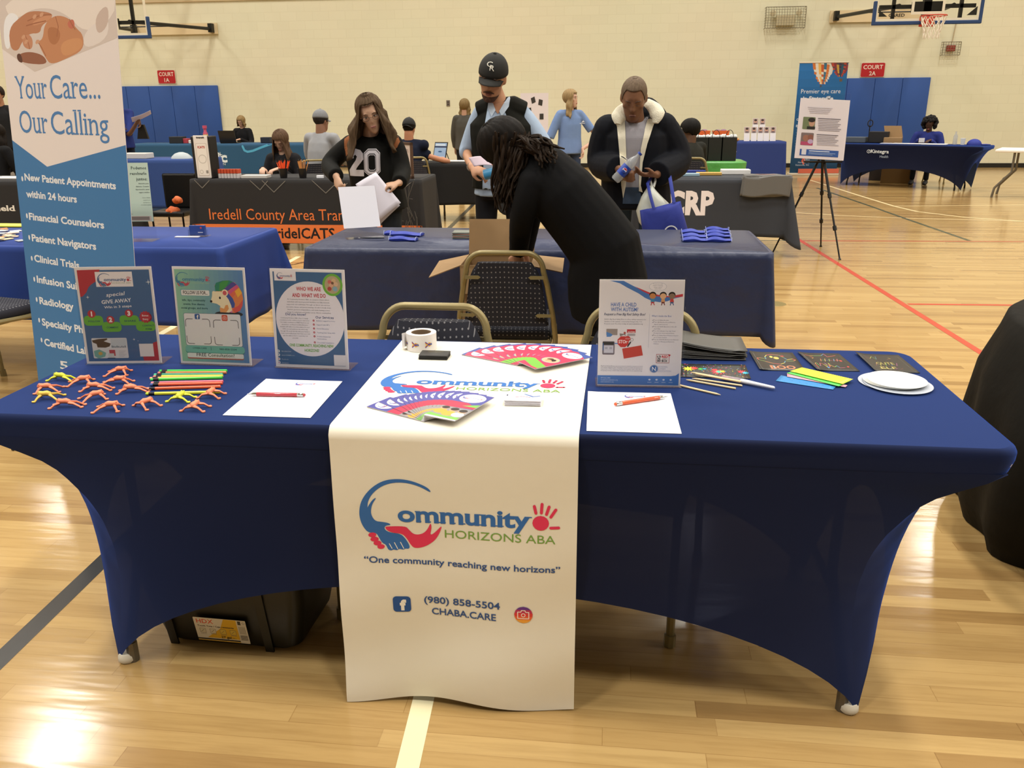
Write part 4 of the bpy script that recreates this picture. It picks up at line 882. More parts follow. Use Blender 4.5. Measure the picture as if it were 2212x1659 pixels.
A.build('ribbon_print', lambda u, v, w: V(((ro + .0004 + w) * math.sin(u / ro + .0), -(ro + .0004 + w) * math.cos(u / ro), v)), t, lift=.00002, maxedge=.004)

def card_stack(n, c, w, d, label, cat, name, loc, rz, group, art=None, th=.0009, jit=.0012, seed=1):
    rnd = random.Random(seed); base = None
    for i in range(n):
        x = loc[0] + rnd.uniform(-jit, jit); y = loc[1] + rnd.uniform(-jit, jit); a = rz + rnd.uniform(-.02, .02); top = i == n - 1
        if base is None: base = MB().bbox((-w / 2, -d / 2, 0), (w / 2, d / 2, th * .86), th * .3, 1).build(name, c); o = base
        else: o = base.copy(); COL.objects.link(o)
        o.location = (x, y, loc[2] + i * th); o.rotation_euler = (0, 0, a); tag(o, label, cat, group)
        if top and art: o['label'] = art[1]; art[0](o)
def black_card_print(o):
    A = Art(); A.text('Autism awareness', 0, .014, .0045, '8a7a50'); A.text('community card', 0, .006, .004, '8a7a50')
    for i in range(9): A.ell(-.036 + i * .009, .022, .0028, .002, '4a453a', 8)
    A.build('card_print', lambda u, v, w: V((u, v, .0009 + w)), o, lift=.00002)
card_stack(14, mat('black_card', '2c2b2a', .5), .085, .054, 'black business card in the small stack by the tape roll', 'card', 'black_card', (-.171, .565, RZ), .0, 'stack of black cards', (black_card_print, 'topmost black card with gold print by the tape roll'), seed=3)
def white_card_print(o):
    A = Art(); A.poly([(-.02, .0), (.0, .008), (.02, .0), (.018, -.002), (0, .006), (-.018, -.002)], 'b84a58'); A.poly([(.0, .025), (.006, .025), (.026, .008), (.043, .014), (.043, .009), (.024, .002)], '4a6ca8')
    logo(A, .018, .015, .018, text=False); A.para(['980-858-5504', 'CHABA.CARE'], -.034, .012, .006, .0028, '6a6e80', al='l'); A.rect(-.041, .008, -.038, .02, '4a4e60')
    A.build('card_print', lambda u, v, w: V((u, v, .0009 + w)), o, lift=.00002)
card_stack(16, mat('white_card', 'dcdae4', .5), .089, .051, 'white business card in the stack at the front right of the runner', 'card', 'business_card', (.13, .192, RZ), .03, 'stack of white business cards', (white_card_print, 'topmost white business card with blue and red lines'), seed=5)

# fans of folded brochures
def brochure(name, label, group, pivot, ang, z, art, w=.093, h=.216, bend=0.0, tilt=0.0, proto=None):
    """lies flat; pivot corner at lower left, long side along ang"""
    if proto is None:
        o = thing(name, label, 'brochure', (0, 0, 0), 0, group)
        f = lambda u, v, k: V((u, v, k + bend * (v / h) ** 2))
        mb = MB()
        for k in (0, .0011):
            mb.grid(lambda i, j: f(i * w, j * h, k), 4, 8)
        mb.build('folded_paper', mat('brochure_paper', 'd8d4dc', .4), o, solid=.0005)
        A = Art(); art(A, w, h); A.build('cover_print', lambda u, v, k: f(u, v, .0016 + k), o, lift=.00001, maxedge=.03, rough=.35)
    else: o = copy_tree(proto)
    o.location = (pivot[0], pivot[1], z); o.rotation_euler = (tilt, 0, ang); tag(o, label, 'brochure', group); return o
def art_pink(A, w, h):
    A.rect(0, 0, w, h, 'd2405e'); A.poly([(0, h), (0, h - .012), (w * .3, h - .004), (w, h - .03), (w, h)], '44589c'); A.ell(w * .5, h * .8, w * .4, .026, 'e8e4ec', 28); logo(A, w * .18, h * .76, w * .62, '4a64a4', 'c04a5e', '9aa88c')
    A.ell(w * .5, h * .42, .032, .026, '5a64a0', 24); A.ell(w * .5, h * .42, .030, .024, 'cbb292', 24); A.ell(w * .42, h * .44, .01, .01, '6a4a3a'); A.ell(w * .58, h * .43, .011, .01, '3c2c28'); A.ell(w * .5, h * .38, .012, .008, 'd8a07a')
    A.poly([(0, h * .3), (w, h * .18), (w, 0), (0, h * .12)], '7ab84e'); A.rect(0, 0, w, h * .04, 'd2405e')
def art_blue(A, w, h):
    A.rect(0, 0, w, h, '4a4c96'); A.ell(w * .5, h * .82, w * .41, .030, 'e8e4ec', 28); logo(A, w * .16, h * .775, w * .68, '4a64a4', 'c04a5e', '9aa88c')
    A.poly([(0, h * .64), (w * .6, h * .64), (w, h * .52), (w, h * .45), (0, h * .42)], 'b02c4c'); A.poly([(w * .55, h * .52), (w, h * .64), (w, h * .52)], '74b24c')
    A.rect(0, h * .1, w, h * .43, '8c8a8c')
    for x, y, r, c in ((.2, .24, .017, 'e0a03c'), (.52, .2, .018, 'e0a03c'), (.82, .2, .016, 'e4dee0'), (.2, .35, .010, 'c89a78'), (.52, .33, .011, 'c89a78'), (.82, .31, .011, 'c89a78'), (.2, .38, .010, '2a2220'), (.52, .365, .011, '2a2220'), (.82, .345, .011, '2a2220')): A.ell(w * x, h * y, r, r * .9, c, 16)
    A.poly([(0, h * .14), (w * .5, h * .1), (w, h * .12), (w, 0), (0, 0)], '74b24c'); A.poly([(0, h * .05), (w, h * .03), (w, 0), (0, 0)], 'e0e0e4')
ORD = 'first second third fourth fifth sixth seventh eighth ninth tenth eleventh twelfth thirteenth'.split()
pr = None; N_ = 10
for i in range(N_):
    a = math.radians(62 - i * 12.5)
    lab = 'pink brochure in the back fan, %s from the left' % ORD[i]
    if i == N_ - 1: lab = 'topmost pink brochure of the fan, pointing right with its photo showing'
    # fan pivots about its lower end
    b = brochure('pink_brochure', lab, 'pink brochures fanned on the runner', (.075 + .012 * math.cos(a), .50 + .0, ), a, RZ + .0006 + i * .0013, art_pink, h=.2, w=.088, proto=pr); pr = pr or b
pr = None; angs = [62, 50, 40, 34, 29, 24, 19, 14, 9, 2, -6, -14, -22]
for i, a in enumerate(angs):
    a = math.radians(a)
    lab = 'blue and red brochure in the front fan, %s from the left' % ORD[i]
    if i == len(angs) - 1: lab = 'topmost blue and red brochure of the front fan, showing the children photo'
    b = brochure('blue_brochure', lab, 'blue brochures fanned on the runner', (-.088, .035), a, RZ + .0006 + i * .0013, art_blue, h=.185, w=.085, proto=pr); pr = pr or b
# ------------------------------------------------------------------ craft things on the right end of the table
def flat4(c4, z, name, label, cat, m, group=None, curl=0.0, thick=.0006, art=None, nu=10, curlfn=None):
    cs = [V((x, y, 0)) for x, y in c4]; ct = sum(cs, V()) / 4
    o = thing(name, label, cat, (ct.x, ct.y, z), group=group) if art else None
    cf = curlfn or (lambda u, v: curl * (max(0, .35 - u) ** 2) * 8)
    f = lambda u, v, w: (cs[3] * (1 - u) * (1 - v) + cs[2] * u * (1 - v) + cs[1] * u * v + cs[0] * (1 - u) * v) - ct + V((0, 0, thick + w + cf(u, v)))
    g = MB().grid(lambda u, v: f(u, v, 0), nu, nu)
    if art:
        g.build('sheet', m, o, smooth=True, solid=thick); A = Art(); art(A); A.build('scratched_drawing', lambda u, v, w: f(u, v, w + thick * .7), o, lift=.00001, maxedge=.15); return o
    o = g.build(name, m, smooth=True, solid=thick); o.location = (ct.x, ct.y, z); return tag(o, label, cat, group)
SCR = mat('black_scratch_paper', '262523', .35, spec=.5)
def sk(A, pts, w=.012, cols=('e0506a', 'e8a040', '60c060', '4a90d0', 'e8e050')):
    for i in range(len(pts) - 1): A.line([pts[i], pts[i + 1]], w, cols[i % len(cols)])
def art_boo(A):
    c = ('d8605a', 'c88a5a', '8aa858', '5a98b8', 'd8c858')
    sk(A, [(.12, .52), (.1, .62), (.2, .64), (.3, .6), (.3, .72), (.36, .82), (.5, .86), (.64, .82), (.72, .68), (.76, .58), (.9, .62), (.95, .56), (.88, .5), (.7, .5), (.66, .4), (.55, .32), (.4, .36), (.25, .46), (.12, .52)], .014, c)
    A.ell(.44, .72, .035, .05, 'c8c060'); A.ell(.54, .66, .06, .07, 'b8a858'); A.line([(.7, .8), (.66, .76), (.74, .76), (.7, .8)], .015, 'd8404a')
    A.text('BOO', .56, .08, .17, 'b8785a', w=.55, bold=.03); A.line([(.37, .09), (.37, .25)], .02, '4ab0c8')
def art_scr2(A):
    c = ('c8604a', 'c8a050', '70a858', '5a88a8', 'b85a78')
    sk(A, [(.1, .85), (.2, .8), (.3, .82), (.5, .84), (.6, .95), (.62, .78), (.85, .86)], .012, c); sk(A, [(.2, .75), (.25, .7), (.2, .66)], .012, c)
    for i, x in enumerate((.35, .45, .55, .66, .74)): A.line([(x, .52), (x + .05, .66)], .013, c[i]); A.line([(x, .6), (x + .08, .56)], .01, c[(i + 2) % 5])
    rnd = random.Random(4); pts = [(.12 + .03 * i + rnd.uniform(-.03, .03), .12 + .3 * abs(math.sin(i * .9))) for i in range(14)]; sk(A, pts, .012, c)
    sk(A, [(.4, .2), (.46, .3), (.52, .2), (.6, .28), (.62, .16), (.75, .18)], .014, c); A.ell(.83, .55, .03, .035, 'c84038'); A.ell(.84, .22, .025, .03, 'c84038'); A.ell(.36, .18, .03, .03, '4a78b8')
def art_scr3(A):
    c = ('8a5a50', 'a8a050', '6a9a50', '50788a', '9a5a80')
    sk(A, [(.15, .8), (.22, .72), (.3, .84), (.36, .7), (.4, .86)], .010, c)
    for i, x in enumerate((.2, .3, .42, .55, .66)): A.line([(x, .35), (x + .06, .5)], .011, c[i % 5]); A.line([(x, .18), (x + .07, .22)], .011, c[(i + 1) % 5])
    A.text('CUTE', .45, .42, .12, 'a89a50', w=.4); A.text('ELF', .42, .18, .12, 'b8a860', w=.35); sk(A, [(.6, .7), (.7, .74), (.66, .8)], .01, c)
def art_splash(A):
    rnd = random.Random(9); cc = ('e0404a', 'e87040', 'e8d840', '60c040', '40a0d8', 'd850a0')
    for i in range(170):
        x, y = rnd.random() * .96 + .02, rnd.random() * .92 + .04; a = rnd.random() * 6.3; l = rnd.uniform(.006, .02); A.line([(x, y), (x + l * math.cos(a), y + l * 3 * math.sin(a))], .008, rnd.choice(cc), cap=False)
    for cx, cy, r, c in ((.12, .6, .1, 'e8e040'), (.2, .66, .07, 'e84848'), (.3, .6, .05, '50c050'), (.55, .42, .12, 'd8404a'), (.57, .42, .07, '50c0a0'), (.62, .45, .05, 'd8d840'), (.5, .55, .05, 'e84848'), (.9, .45, .07, 'e0404a'), (.95, .38, .06, '40b0d0'), (.36, .62, .04, '40a0c0')):
        n = 9; A.fan([(cx + r * (1 if i % 2 else .45) * math.cos(PI * i / n), cy + r * 1.9 * (1 if i % 2 else .45) * math.sin(PI * i / n)) for i in range(2 * n)], c)
flat4([(.756, .711), (.884, .713), (.884, .533), (.758, .526)], TZ + .001, 'scratch_paper', 'black scratch art sheet with ghost and the word BOO', 'scratch art', SCR, 'scratch art sheets', .004, art=art_boo)
flat4([(.898, .714), (1.018, .715), (1.032, .542), (.916, .536)], TZ + .001, 'scratch_paper', 'black scratch art sheet with scribbled drawing between two others', 'scratch art', SCR, 'scratch art sheets', .004, art=art_scr2)
flat4([(1.065, .719), (1.187, .715), (1.191, .54), (1.07, .533)], TZ + .001, 'scratch_paper', 'black scratch art sheet with faint letters at the far right', 'scratch art', SCR, 'scratch art sheets', .006, art=art_scr3)
flat4([(.545, .569), (.727, .576), (.723, .447), (.536, .446)], TZ + .001, 'scratch_paper', 'black sheet covered in rainbow splashes in front of the grey stack', 'scratch art', SCR, 'scratch art sheets', .0, art=art_splash)
for i in range(9):   # curled stack of grey sheets
    k = i * .0028; dx = .004 * math.sin(i * 2.1); ci = (.010 if i > 5 else .003) + .0008 * i
    flat4([(.545 + dx, .793), (.739 + dx, .785), (.735 + dx, .617 + .004 * (i % 3)), (.54 + dx, .605)], TZ + .001 + k, 'black_sheet', 'topmost dark sheet of the curled stack behind the autism sign' if i == 8 else 'dark grey sheet in the curled stack behind the autism sign, %s from the bottom' % ORD[i], 'black paper', mat('dark_sheet_edge', '55554f' if 0 else '4c4b48', .5), 'stack of dark sheets', thick=.002, nu=8,
          curlfn=(lambda c, i: (lambda u, v: c * ((1 - u) * 1.2 + .3 * (1 - v)) ** 2 + .004 * (u > .85) * (i % 2)))(ci * .9, i))
def stick(a, b, z0, lab, r=.0028):
    a, b = V((a[0], a[1], 0)), V((b[0], b[1], 0)); d = b - a; L = d.length; t = MB()
    c = lambda r_, x: [V((x, r_ * math.cos(PI / 5 * k), r_ * math.sin(PI / 5 * k))) for k in range(10)]
    t.ring([c(r * .25, 0), c(r, .012), c(r, L - .002), c(r * .8, L)]); o = t.build('wooden_stick', mat('pale_wood', 'dfc79c', .6), smooth=True, ang=50); o.location = (a.x, a.y, z0); o.rotation_euler = (0, 0, math.atan2(d.y, d.x)); tag(o, lab, 'wooden stick', 'wooden scratch sticks')
z_ = TZ + .0035
stick((.625, .297), (.526, .366), z_, 'wooden stick lying nearest the autism sign, in front of the others')
stick((.548, .415), (.67, .352), z_, 'pointed wooden stick second from the front')
stick((.565, .470), (.69, .400), z_ + .004, 'wooden stick furthest back on the rainbow sheet'); stick((.565, .429), (.69, .377), z_, 'wooden stick in the middle of the small bundle'); stick((.575, .452), (.688, .392), z_ + .006, 'wooden stick on top of the small bundle')
a, b = V((.645, .437, 0)), V((.769, .354, 0)); d = b - a
t = thing('brush_pen', 'white brush pen with clear cap beside the wooden sticks', 'brush pen', (a.x, a.y, TZ + .0075), math.atan2(d.y, d.x))
c = lambda r_, x: [V((x, r_ * math.cos(PI / 8 * k), r_ * math.sin(PI / 8 * k))) for k in range(16)]
MB().ring([c(.0062, .055), c(.0066, .06), c(.0055, .09), c(.0042, .146), c(.0025, .149)]).build('barrel', mat('white_gloss', 'e2e4ec', .25), t, smooth=True)
MB().ring([c(.004, .0), c(.0055, .003), c(.0062, .03), c(.0062, .055)]).build('clear_cap', mat('cap_frost', 'b9aab4', .2, alpha=.6), t, smooth=True)
MB().ring([c(.0035, .004), c(.004, .012), c(.003, .02)]).build('pink_tip', mat('pink_tip', 'c85a88', .6), t)
# stencils
def stencil(c4, z, col, lab, seed, scal=False):
    rnd = random.Random(seed)
    def art(A):
        for i in range(20): x, y = rnd.uniform(.06, .94), rnd.uniform(.15, .85); sparkle(A, x, y, rnd.uniform(.012, .024) * (1.6 if rnd.random() < .2 else 1), '2a3a5c')
        if scal:
            for i in range(24): A.ell(.02 + i / 24, .985, .008, .03, '26376a', 8)
    cs = [V((x, y, 0)) for x, y in c4]; o = flat4(c4, z, 'stencil', lab, 'stencil', mat('stencil_' + col, col, .3, spec=.5, alpha=.93), 'plastic drawing stencils', art=art); o.children[1].name = 'cut_out_shapes'; return o
stencil([(.809, .484), (.934, .4), (.92, .372), (.786, .433)], TZ + .001, '3a8ed0', 'blue plastic stencil at the bottom of the stencil pile', 1)
stencil([(.828, .50), (.964, .406), (.955, .39), (.822, .468)], TZ + .003, 'f0a8b8', 'pink plastic stencil between the blue and the green ones', 2)
stencil([(.873, .533), (.98, .438), (.938, .389), (.826, .494)], TZ + .005, '60e060', 'green plastic stencil under the yellow one', 3)
stencil([(.876, .541), (.988, .445), (.95, .4), (.836, .503)], TZ + .008, 'e8ec48', 'yellow plastic stencil on top with scalloped edge', 4, True)
# paper plates
def plate(x, y, r, z, lab, m, ex=1.0):
    o = MB().lathe([(.001, 0), (r * .93, 0), (r * .985, .0012), (r, .0022), (r * .985, .003), (r * .93, .0018), (.001, .0018)], 48).build('paper_plate', m, smooth=True, ang=40); o.location = (x, y, z); tag(o, lab, 'paper plate', 'round white plates')
WP = mat('plate_white', 'f0efe6', .6); TP = mat('frosted_disc', 'c9d0dc', .35, alpha=.75)
plate(1.09, .447, .086, TZ + .001, 'frosted disc sticking out behind the white round plates', TP); plate(1.097, .425, .085, TZ + .0035, 'frosted disc sticking out in front of the white plates', TP)
for i in range(4): plate(1.089 + .002 * i, .443 - .003 * i, .075, TZ + .0065 + i * .002, 'white round plate in the small pile at the right, %s from the bottom' % ORD[i] if i < 3 else 'topmost white round plate at the right', WP)

# ------------------------------------------------------------------ tote under the table
t = thing('storage_tote', 'black plastic storage tote with yellow HDX label under the table', 'storage tote', (-.70, .29, 0), math.radians(-2))
TB = mat('black_tote_plastic', '14140f', .45, bump=(60, .2, .001)); mb = MB()
def tr_(z, w, d, r=.04, n=5):
    p = []
    for cx, cy, a0 in ((w - r, d - r, 0), (-w + r, d - r, PI / 2), (-w + r, -d + r, PI), (w - r, -d + r, 1.5 * PI)): p += [V((cx + r * math.cos(a0 + PI / 2 * i / n), cy + r * math.sin(a0 + PI / 2 * i / n), z)) for i in range(n + 1)]
    return p
mb.ring([tr_(0, .185, .12), tr_(.02, .205, .14), tr_(.17, .235, .17), tr_(.31, .245, .19), tr_(.315, .25, .2), tr_(.34, .25, .2)]); mb.box((-.25, -.195, .335), (.25, .195, .36))
for x in (-.168, .12):
    mb.prism([(x - .012, 0), (x - .014, .3), (x + .014, .3), (x + .012, 0)], 0, .006, lambda u, v, w: V((u, -.141 - .19 * (v - .02) - w, v)))
for x, y in ((-.12, -.1), (.12, -.1), (-.12, .1), (.12, .1)): mb.box((x - .02, y - .02, 0), (x + .02, y + .02, .002))
mb.build('tub', TB, t, smooth=True, ang=35)
A = Art(); w_, h_ = .155, .087
A.rrect(0, 0, w_, h_, .003, 'e0dcd6'); A.poly([(.03, .012), (.127, .012), (.127, h_ - .001), (.09, h_ - .001), (.075, .05)], 'e0b430'); A.rect(.0, .004, .127, .009, '2a2620'); A.rect(.0, .0, .127, .0035, 'd8b040')
A.text('HDX', .008, .066, .0155, 'd8502c', al='l', w=.05, bold=.01); A.text('Tough Tote / Caja resistente', .008, .053, .0055, '3a342c', al='l', w=.108, bold=.03)
for i in range(4):
    x = .012 + i * .03; A.rrect(x, .029, x + .018, .047, .002, '7a7468'); A.rrect(x + .001, .030, x + .017, .046, .002, 'd8d2c4' if i < 2 else 'dcc050'); A.line([(x + .004, .034), (x + .013, .042)], .0012, '6a6458'); A.rect(x + .001, .0255, x + .018, .0268, '8a8478')
A.text('27 gal', .072, .0135, .0085, '3a3428', al='l', w=.03, bold=.02); A.text('102 L', .105, .0135, .004, '6a6048', al='l')
A.rect(.128, .0, .155, h_, 'd8d4ce'); A.rect(.131, .07, .140, .084, '4a4640'); A.ringe(.148, .077, .004, .001, '4a4640', 12)
for i in range(9): A.rect(.131, .012 + i * .0022, .152, .0133 + i * .0022, '6a6660')
for i in range(5): A.rect(.132 + i * .004, .036, .1335 + i * .004, .064, '8a867e')
ln = V((0, -math.cos(.186), -math.sin(.186)))
A.build('tote_label', lambda u, v, w: V((-.085 + u, -.1505 - .187 * v, .03 + v * .98)) + ln * (.003 + w), t, lift=.00003)
# ------------------------------------------------------------------ cloths, chairs and the middle table
def cloth(name, label, cat, x0, x1, y0, y1, z, drop, m, amp=.02, nwav=9, corner=.07, seed=1, group=None, r=.035, cornerdrop=1.0, solid=.002, tilt=0):
    """loose cloth: drop = (front, right, back, left) lengths"""
    cx, cy = (x0 + x1) / 2, (y0 + y1) / 2; hx, hy = (x1 - x0) / 2 + .012, (y1 - y0) / 2 + .012; rnd = random.Random(seed)
    per = []  # (x, y, nx, ny, drop, cornerness)
    def side(a, b, n, d, nx, ny):
        for i in range(n): k = i / n; per.append((a[0] + (b[0] - a[0]) * k, a[1] + (b[1] - a[1]) * k, nx, ny, d, 0))
    dF, dR, dB, dL = drop; ns = lambda L: max(10, int(L / .04))
    def arc(ccx, ccy, a0, d0, d1):
        for i in range(9): a = a0 + PI / 2 * i / 9; k = i / 9; per.append((ccx + r * math.cos(a), ccy + r * math.sin(a), math.cos(a), math.sin(a), (d0 * (1 - k) + d1 * k) * (1 + (cornerdrop - 1) * math.sin(PI * k)), math.sin(PI * k)))
    side((-hx + r, -hy), (hx - r, -hy), ns(2 * hx), dF, 0, -1); arc(hx - r, -hy + r, -PI / 2, dF, dR)
    side((hx, -hy + r), (hx, hy - r), ns(2 * hy), dR, 1, 0); arc(hx - r, hy - r, 0, dR, dB)
    side((hx - r, hy), (-hx + r, hy), ns(2 * hx), dB, 0, 1); arc(-hx + r, hy - r, PI / 2, dB, dL)
    side((-hx, hy - r), (-hx, -hy + r), ns(2 * hy), dL, -1, 0); arc(-hx + r, -hy + r, PI, dL, dF)
    n = len(per); ph = [rnd.uniform(0, 6.28) for _ in range(4)]; L = 0; acc = []
    for i in range(n): acc.append(L); j = (i + 1) % n; L += math.hypot(per[j][0] - per[i][0], per[j][1] - per[i][1])
    T = 14; rings = [[V((p[0] * .985, p[1] * .97, z)) for p in per], [V((p[0] - p[2] * .006, p[1] - p[3] * .006, z - .001)) for p in per]]
    for t_ in range(T + 1):
        t = t_ / T; rg = []
        for i, p in enumerate(per):
            s = acc[i]; w = math.sin(nwav * s + ph[0]) * .6 + math.sin(nwav * 1.9 * s + ph[1] + t) * .3 + math.sin(nwav * .45 * s + ph[2]) * .5
            o = amp * w * t ** 1.3 + corner * p[5] * t + .004 + .012 * t; 
            rg.append(V((p[0] + p[2] * o, p[1] + p[3] * o, z - .006 - p[4] * t + .006 * math.sin(nwav * .7 * s + ph[3]) * t)))
        rings.append(rg)
    mb = MB(); mb.ring(rings, cap=False); mb.add(rings[0], [tuple(range(n))])
    o = mb.build(name, m, smooth=True, ang=75, solid=solid); o.location = (cx, cy, 0); return tag(o, label, cat, group)

NAVY = mat('navy_plastic_cloth', '27304f', .42, spec=.5, bump=(5, .6, .03)); 
MX0, MX1, MY0, MY1 = -1.275, 1.14, 2.55, 3.34
folding_table('white topped folding table under the navy cloth in the middle', MX0, MX1, MY0, MY1, .742, BLACKM, inx=.42)
midc = cloth('tablecloth', 'navy blue plastic cloth on the middle table', 'tablecloth', MX0, MX1, MY0, MY1, .747, (.43, .42, .3, .36), NAVY, .012, 7, .06, 3, cornerdrop=1.12)

GOLD = mat('bronze_tube', '8c7f58', .4, .35); CUSH = None
def cushion_mat():
    m = bpy.data.materials.new('dotted_chair_fabric'); m.use_nodes = True; nt = m.node_tree; b = nt.nodes['Principled BSDF']; N = nt.nodes.new; L = nt.links.new
    tc = N('ShaderNodeTexCoord'); vo = N('ShaderNodeTexVoronoi'); mp = N('ShaderNodeMapping'); mp.inputs['Scale'].default_value = (52, 52, 52); sx = N('ShaderNodeSeparateXYZ'); cx_ = N('ShaderNodeCombineXYZ'); ad_ = N('ShaderNodeMath'); L(tc.outputs['Object'], sx.inputs[0]); L(sx.outputs[1], ad_.inputs[0]); L(sx.outputs[2], ad_.inputs[1]); L(sx.outputs[0], cx_.inputs[0]); L(ad_.outputs[0], cx_.inputs[1]); L(cx_.outputs[0], mp.inputs[0]); L(mp.outputs[0], vo.inputs['Vector']); vo.inputs['Scale'].default_value = 1; vo.inputs['Randomness'].default_value = 0
    lt = N('ShaderNodeMath'); lt.operation = 'LESS_THAN'; lt.inputs[1].default_value = .15; L(vo.outputs['Distance'], lt.inputs[0])
    mx = N('ShaderNodeMix'); mx.data_type = 'RGBA'; mx.inputs['A'].default_value = lin('1c1d28'); mx.inputs['B'].default_value = lin('7d7c80'); L(lt.outputs[0], mx.inputs['Factor']); L(mx.outputs['Result'], b.inputs['Base Color']); b.inputs['Roughness'].default_value = .9
    return m
CUSH = cushion_mat()
def chair_proto(label):
    """banquet stacking chair, front towards +y, back towards -y"""
    t = thing('banquet_chair', label, 'chair', group='banquet chairs with bronze tube frames')
    w = .225
    pts = [(-w, -.02, .44), (-w + .012, -.045, .55), (-w + .038, -.075, .70), (-w + .053, -.09, .76)]
    arc = [(-w + .053 + .075 * (1 - math.cos(a)), -.09 - .012 * math.sin(a), .76 + .083 * math.sin(a)) for a in [PI / 2 * i / 9 for i in range(1, 10)]]
    left = pts + arc; right = [(-x, y, z) for x, y, z in reversed(left)]
    MB().tube(left + right, .0125, 14).build('back_frame', GOLD, t, smooth=True)
    bk = MB(); prof = []
    for j in range(9):
        v = j / 8; z = .50 + .30 * v; hw = (w - .03) - .045 * v - (.05 * max(0, v - .8) / .2) ** 1 * .6; y = -.035 - .055 * v
        prof.append((z, hw, y))
    rg = [[V((-hw, y, z)), V((-hw + .015, y - .018, z)), V((0, y - .022, z)), V((hw - .015, y - .018, z)), V((hw, y, z)), V((hw - .015, y + .018, z)), V((0, y + .024, z)), V((-hw + .015, y + .018, z))] for z, hw, y in prof]
    bk.ring(rg); bk.build('backrest', CUSH, t, smooth=True, ang=50)
    st = MB(); st.bbox((-.205, -.0, .415), (.205, .42, .475), .025, 3); st.build('seat', CUSH, t, smooth=True)
    MB().tube([(-.2, .01, .41), (.2, .01, .41), (.2, .4, .41), (-.2, .4, .41), (-.2, .01, .41)], .011, 6).build('seat_frame', GOLD, t)
    br = MB()
    for s_ in (-1, 1):
        for z, y in ((.555, -.055), (.735, -.088)):
            br.prism([(s_ * (w - .0 - (z - .44) * .165), z - .007), (s_ * (w - .06 - (z - .44) * .165), z - .008), (s_ * (w - .07 - (z - .44) * .165), z), (s_ * (w - .06 - (z - .44) * .165), z + .008), (s_ * (w - (z - .44) * .165), z + .007)][::s_], y - .022, y - .018, lambda u, v, k: V((u, k, v)))
    br.build('back_bracket', GOLD, t)
    for s_ in (-1, 1):
        MB().tube([(s_ * w, -.02, .44), (s_ * (w - .002), -.03, .3), (s_ * (w - .002), -.07, .03)], .012, 8).tube([(s_ * (w - .002), -.068, .035), (s_ * (w - .002), -.073, .0)], .017, 8).build('leg', GOLD, t, smooth=True)
        MB().tube([(s_ * w, -.02, .43), (s_ * .21, .1, .42), (s_ * .208, .36, .405), (s_ * .208, .40, .37), (s_ * .208, .405, .03)], .012, 8).tube([(s_ * .208, .405, .035), (s_ * .208, .408, .0)], .017, 8).build('leg', GOLD, t, smooth=True)
    return t
CH0 = chair_proto('bronze framed chair with dotted navy back holding the open cardboard box')
CH0.location = (-.13, 1.98, 0); CH0.rotation_euler = (0, 0, .03)
def chair(x, y, rz, label):
    c = copy_tree(CH0); c.location = (x, y, 0); c.rotation_euler = (0, 0, rz); c['label'] = label; return c
chair(-.225, .735, PI, 'bronze framed chair tucked behind the front table by the tape roll')
chair(.42, .735, PI - .22, 'bronze framed chair mostly hidden behind the autism sign')

# open cardboard box on the seat
CB = mat('cardboard', '8f7350', .85, vary=.08, vscale=20); CBI = CB
bx = thing('cardboard_box', 'open cardboard box standing on the chair seat with flaps spread', 'box', (-.20, 2.20, .477), .03)
def wall_(mb, pts, th=.004):
    a, b, c, d = [V(p) for p in pts]; n = (b - a).cross(d - a).normalized() * th
    mb.add([a, b, c, d, a + n, b + n, c + n, d + n], [(0, 1, 2, 3), (7, 6, 5, 4), (0, 4, 5, 1), (1, 5, 6, 2), (2, 6, 7, 3), (3, 7, 4, 0)])
w_, d0, d1, h_ = .165, -.1, .2, .27
mb = MB(); wall_(mb, [(-w_, d0, 0), (w_, d0, 0), (w_, d0, h_), (-w_, d0, h_)]); wall_(mb, [(w_, d0, 0), (w_, d1, 0), (w_, d1, h_), (w_, d0, h_)]); wall_(mb, [(w_, d1, 0), (-w_, d1, 0), (-w_, d1, h_), (w_, d1, h_)]); wall_(mb, [(-w_, d1, 0), (-w_, d0, 0), (-w_, d0, h_), (-w_, d1, h_)]); wall_(mb, [(-w_, d0, 0), (-w_, d1, 0), (w_, d1, 0), (w_, d0, 0)])
mb.build('box_body', CB, bx)
for nm, p in (('back', [(-w_, d1, h_), (w_, d1, h_), (w_, d1 + .05, h_ + .17), (-w_, d1 + .05, h_ + .17)]), ('left', [(-w_, d1, h_), (-w_, d0, h_), (-w_ - .15, d0 - .02, h_ - .055), (-w_ - .15, d1 - .02, h_ - .03)]),
              ('right', [(w_, d0, h_), (w_, d1, h_), (w_ + .15, d1, h_ - .015), (w_ + .15, d0, h_ - .03)]), ('front', [(-w_, d0, h_), (w_, d0, h_), (w_, d0 - .035, h_ - .13), (-w_, d0 - .035, h_ - .13)])):
    m_ = MB(); wall_(m_, p); m_.build('flap', CB, bx)

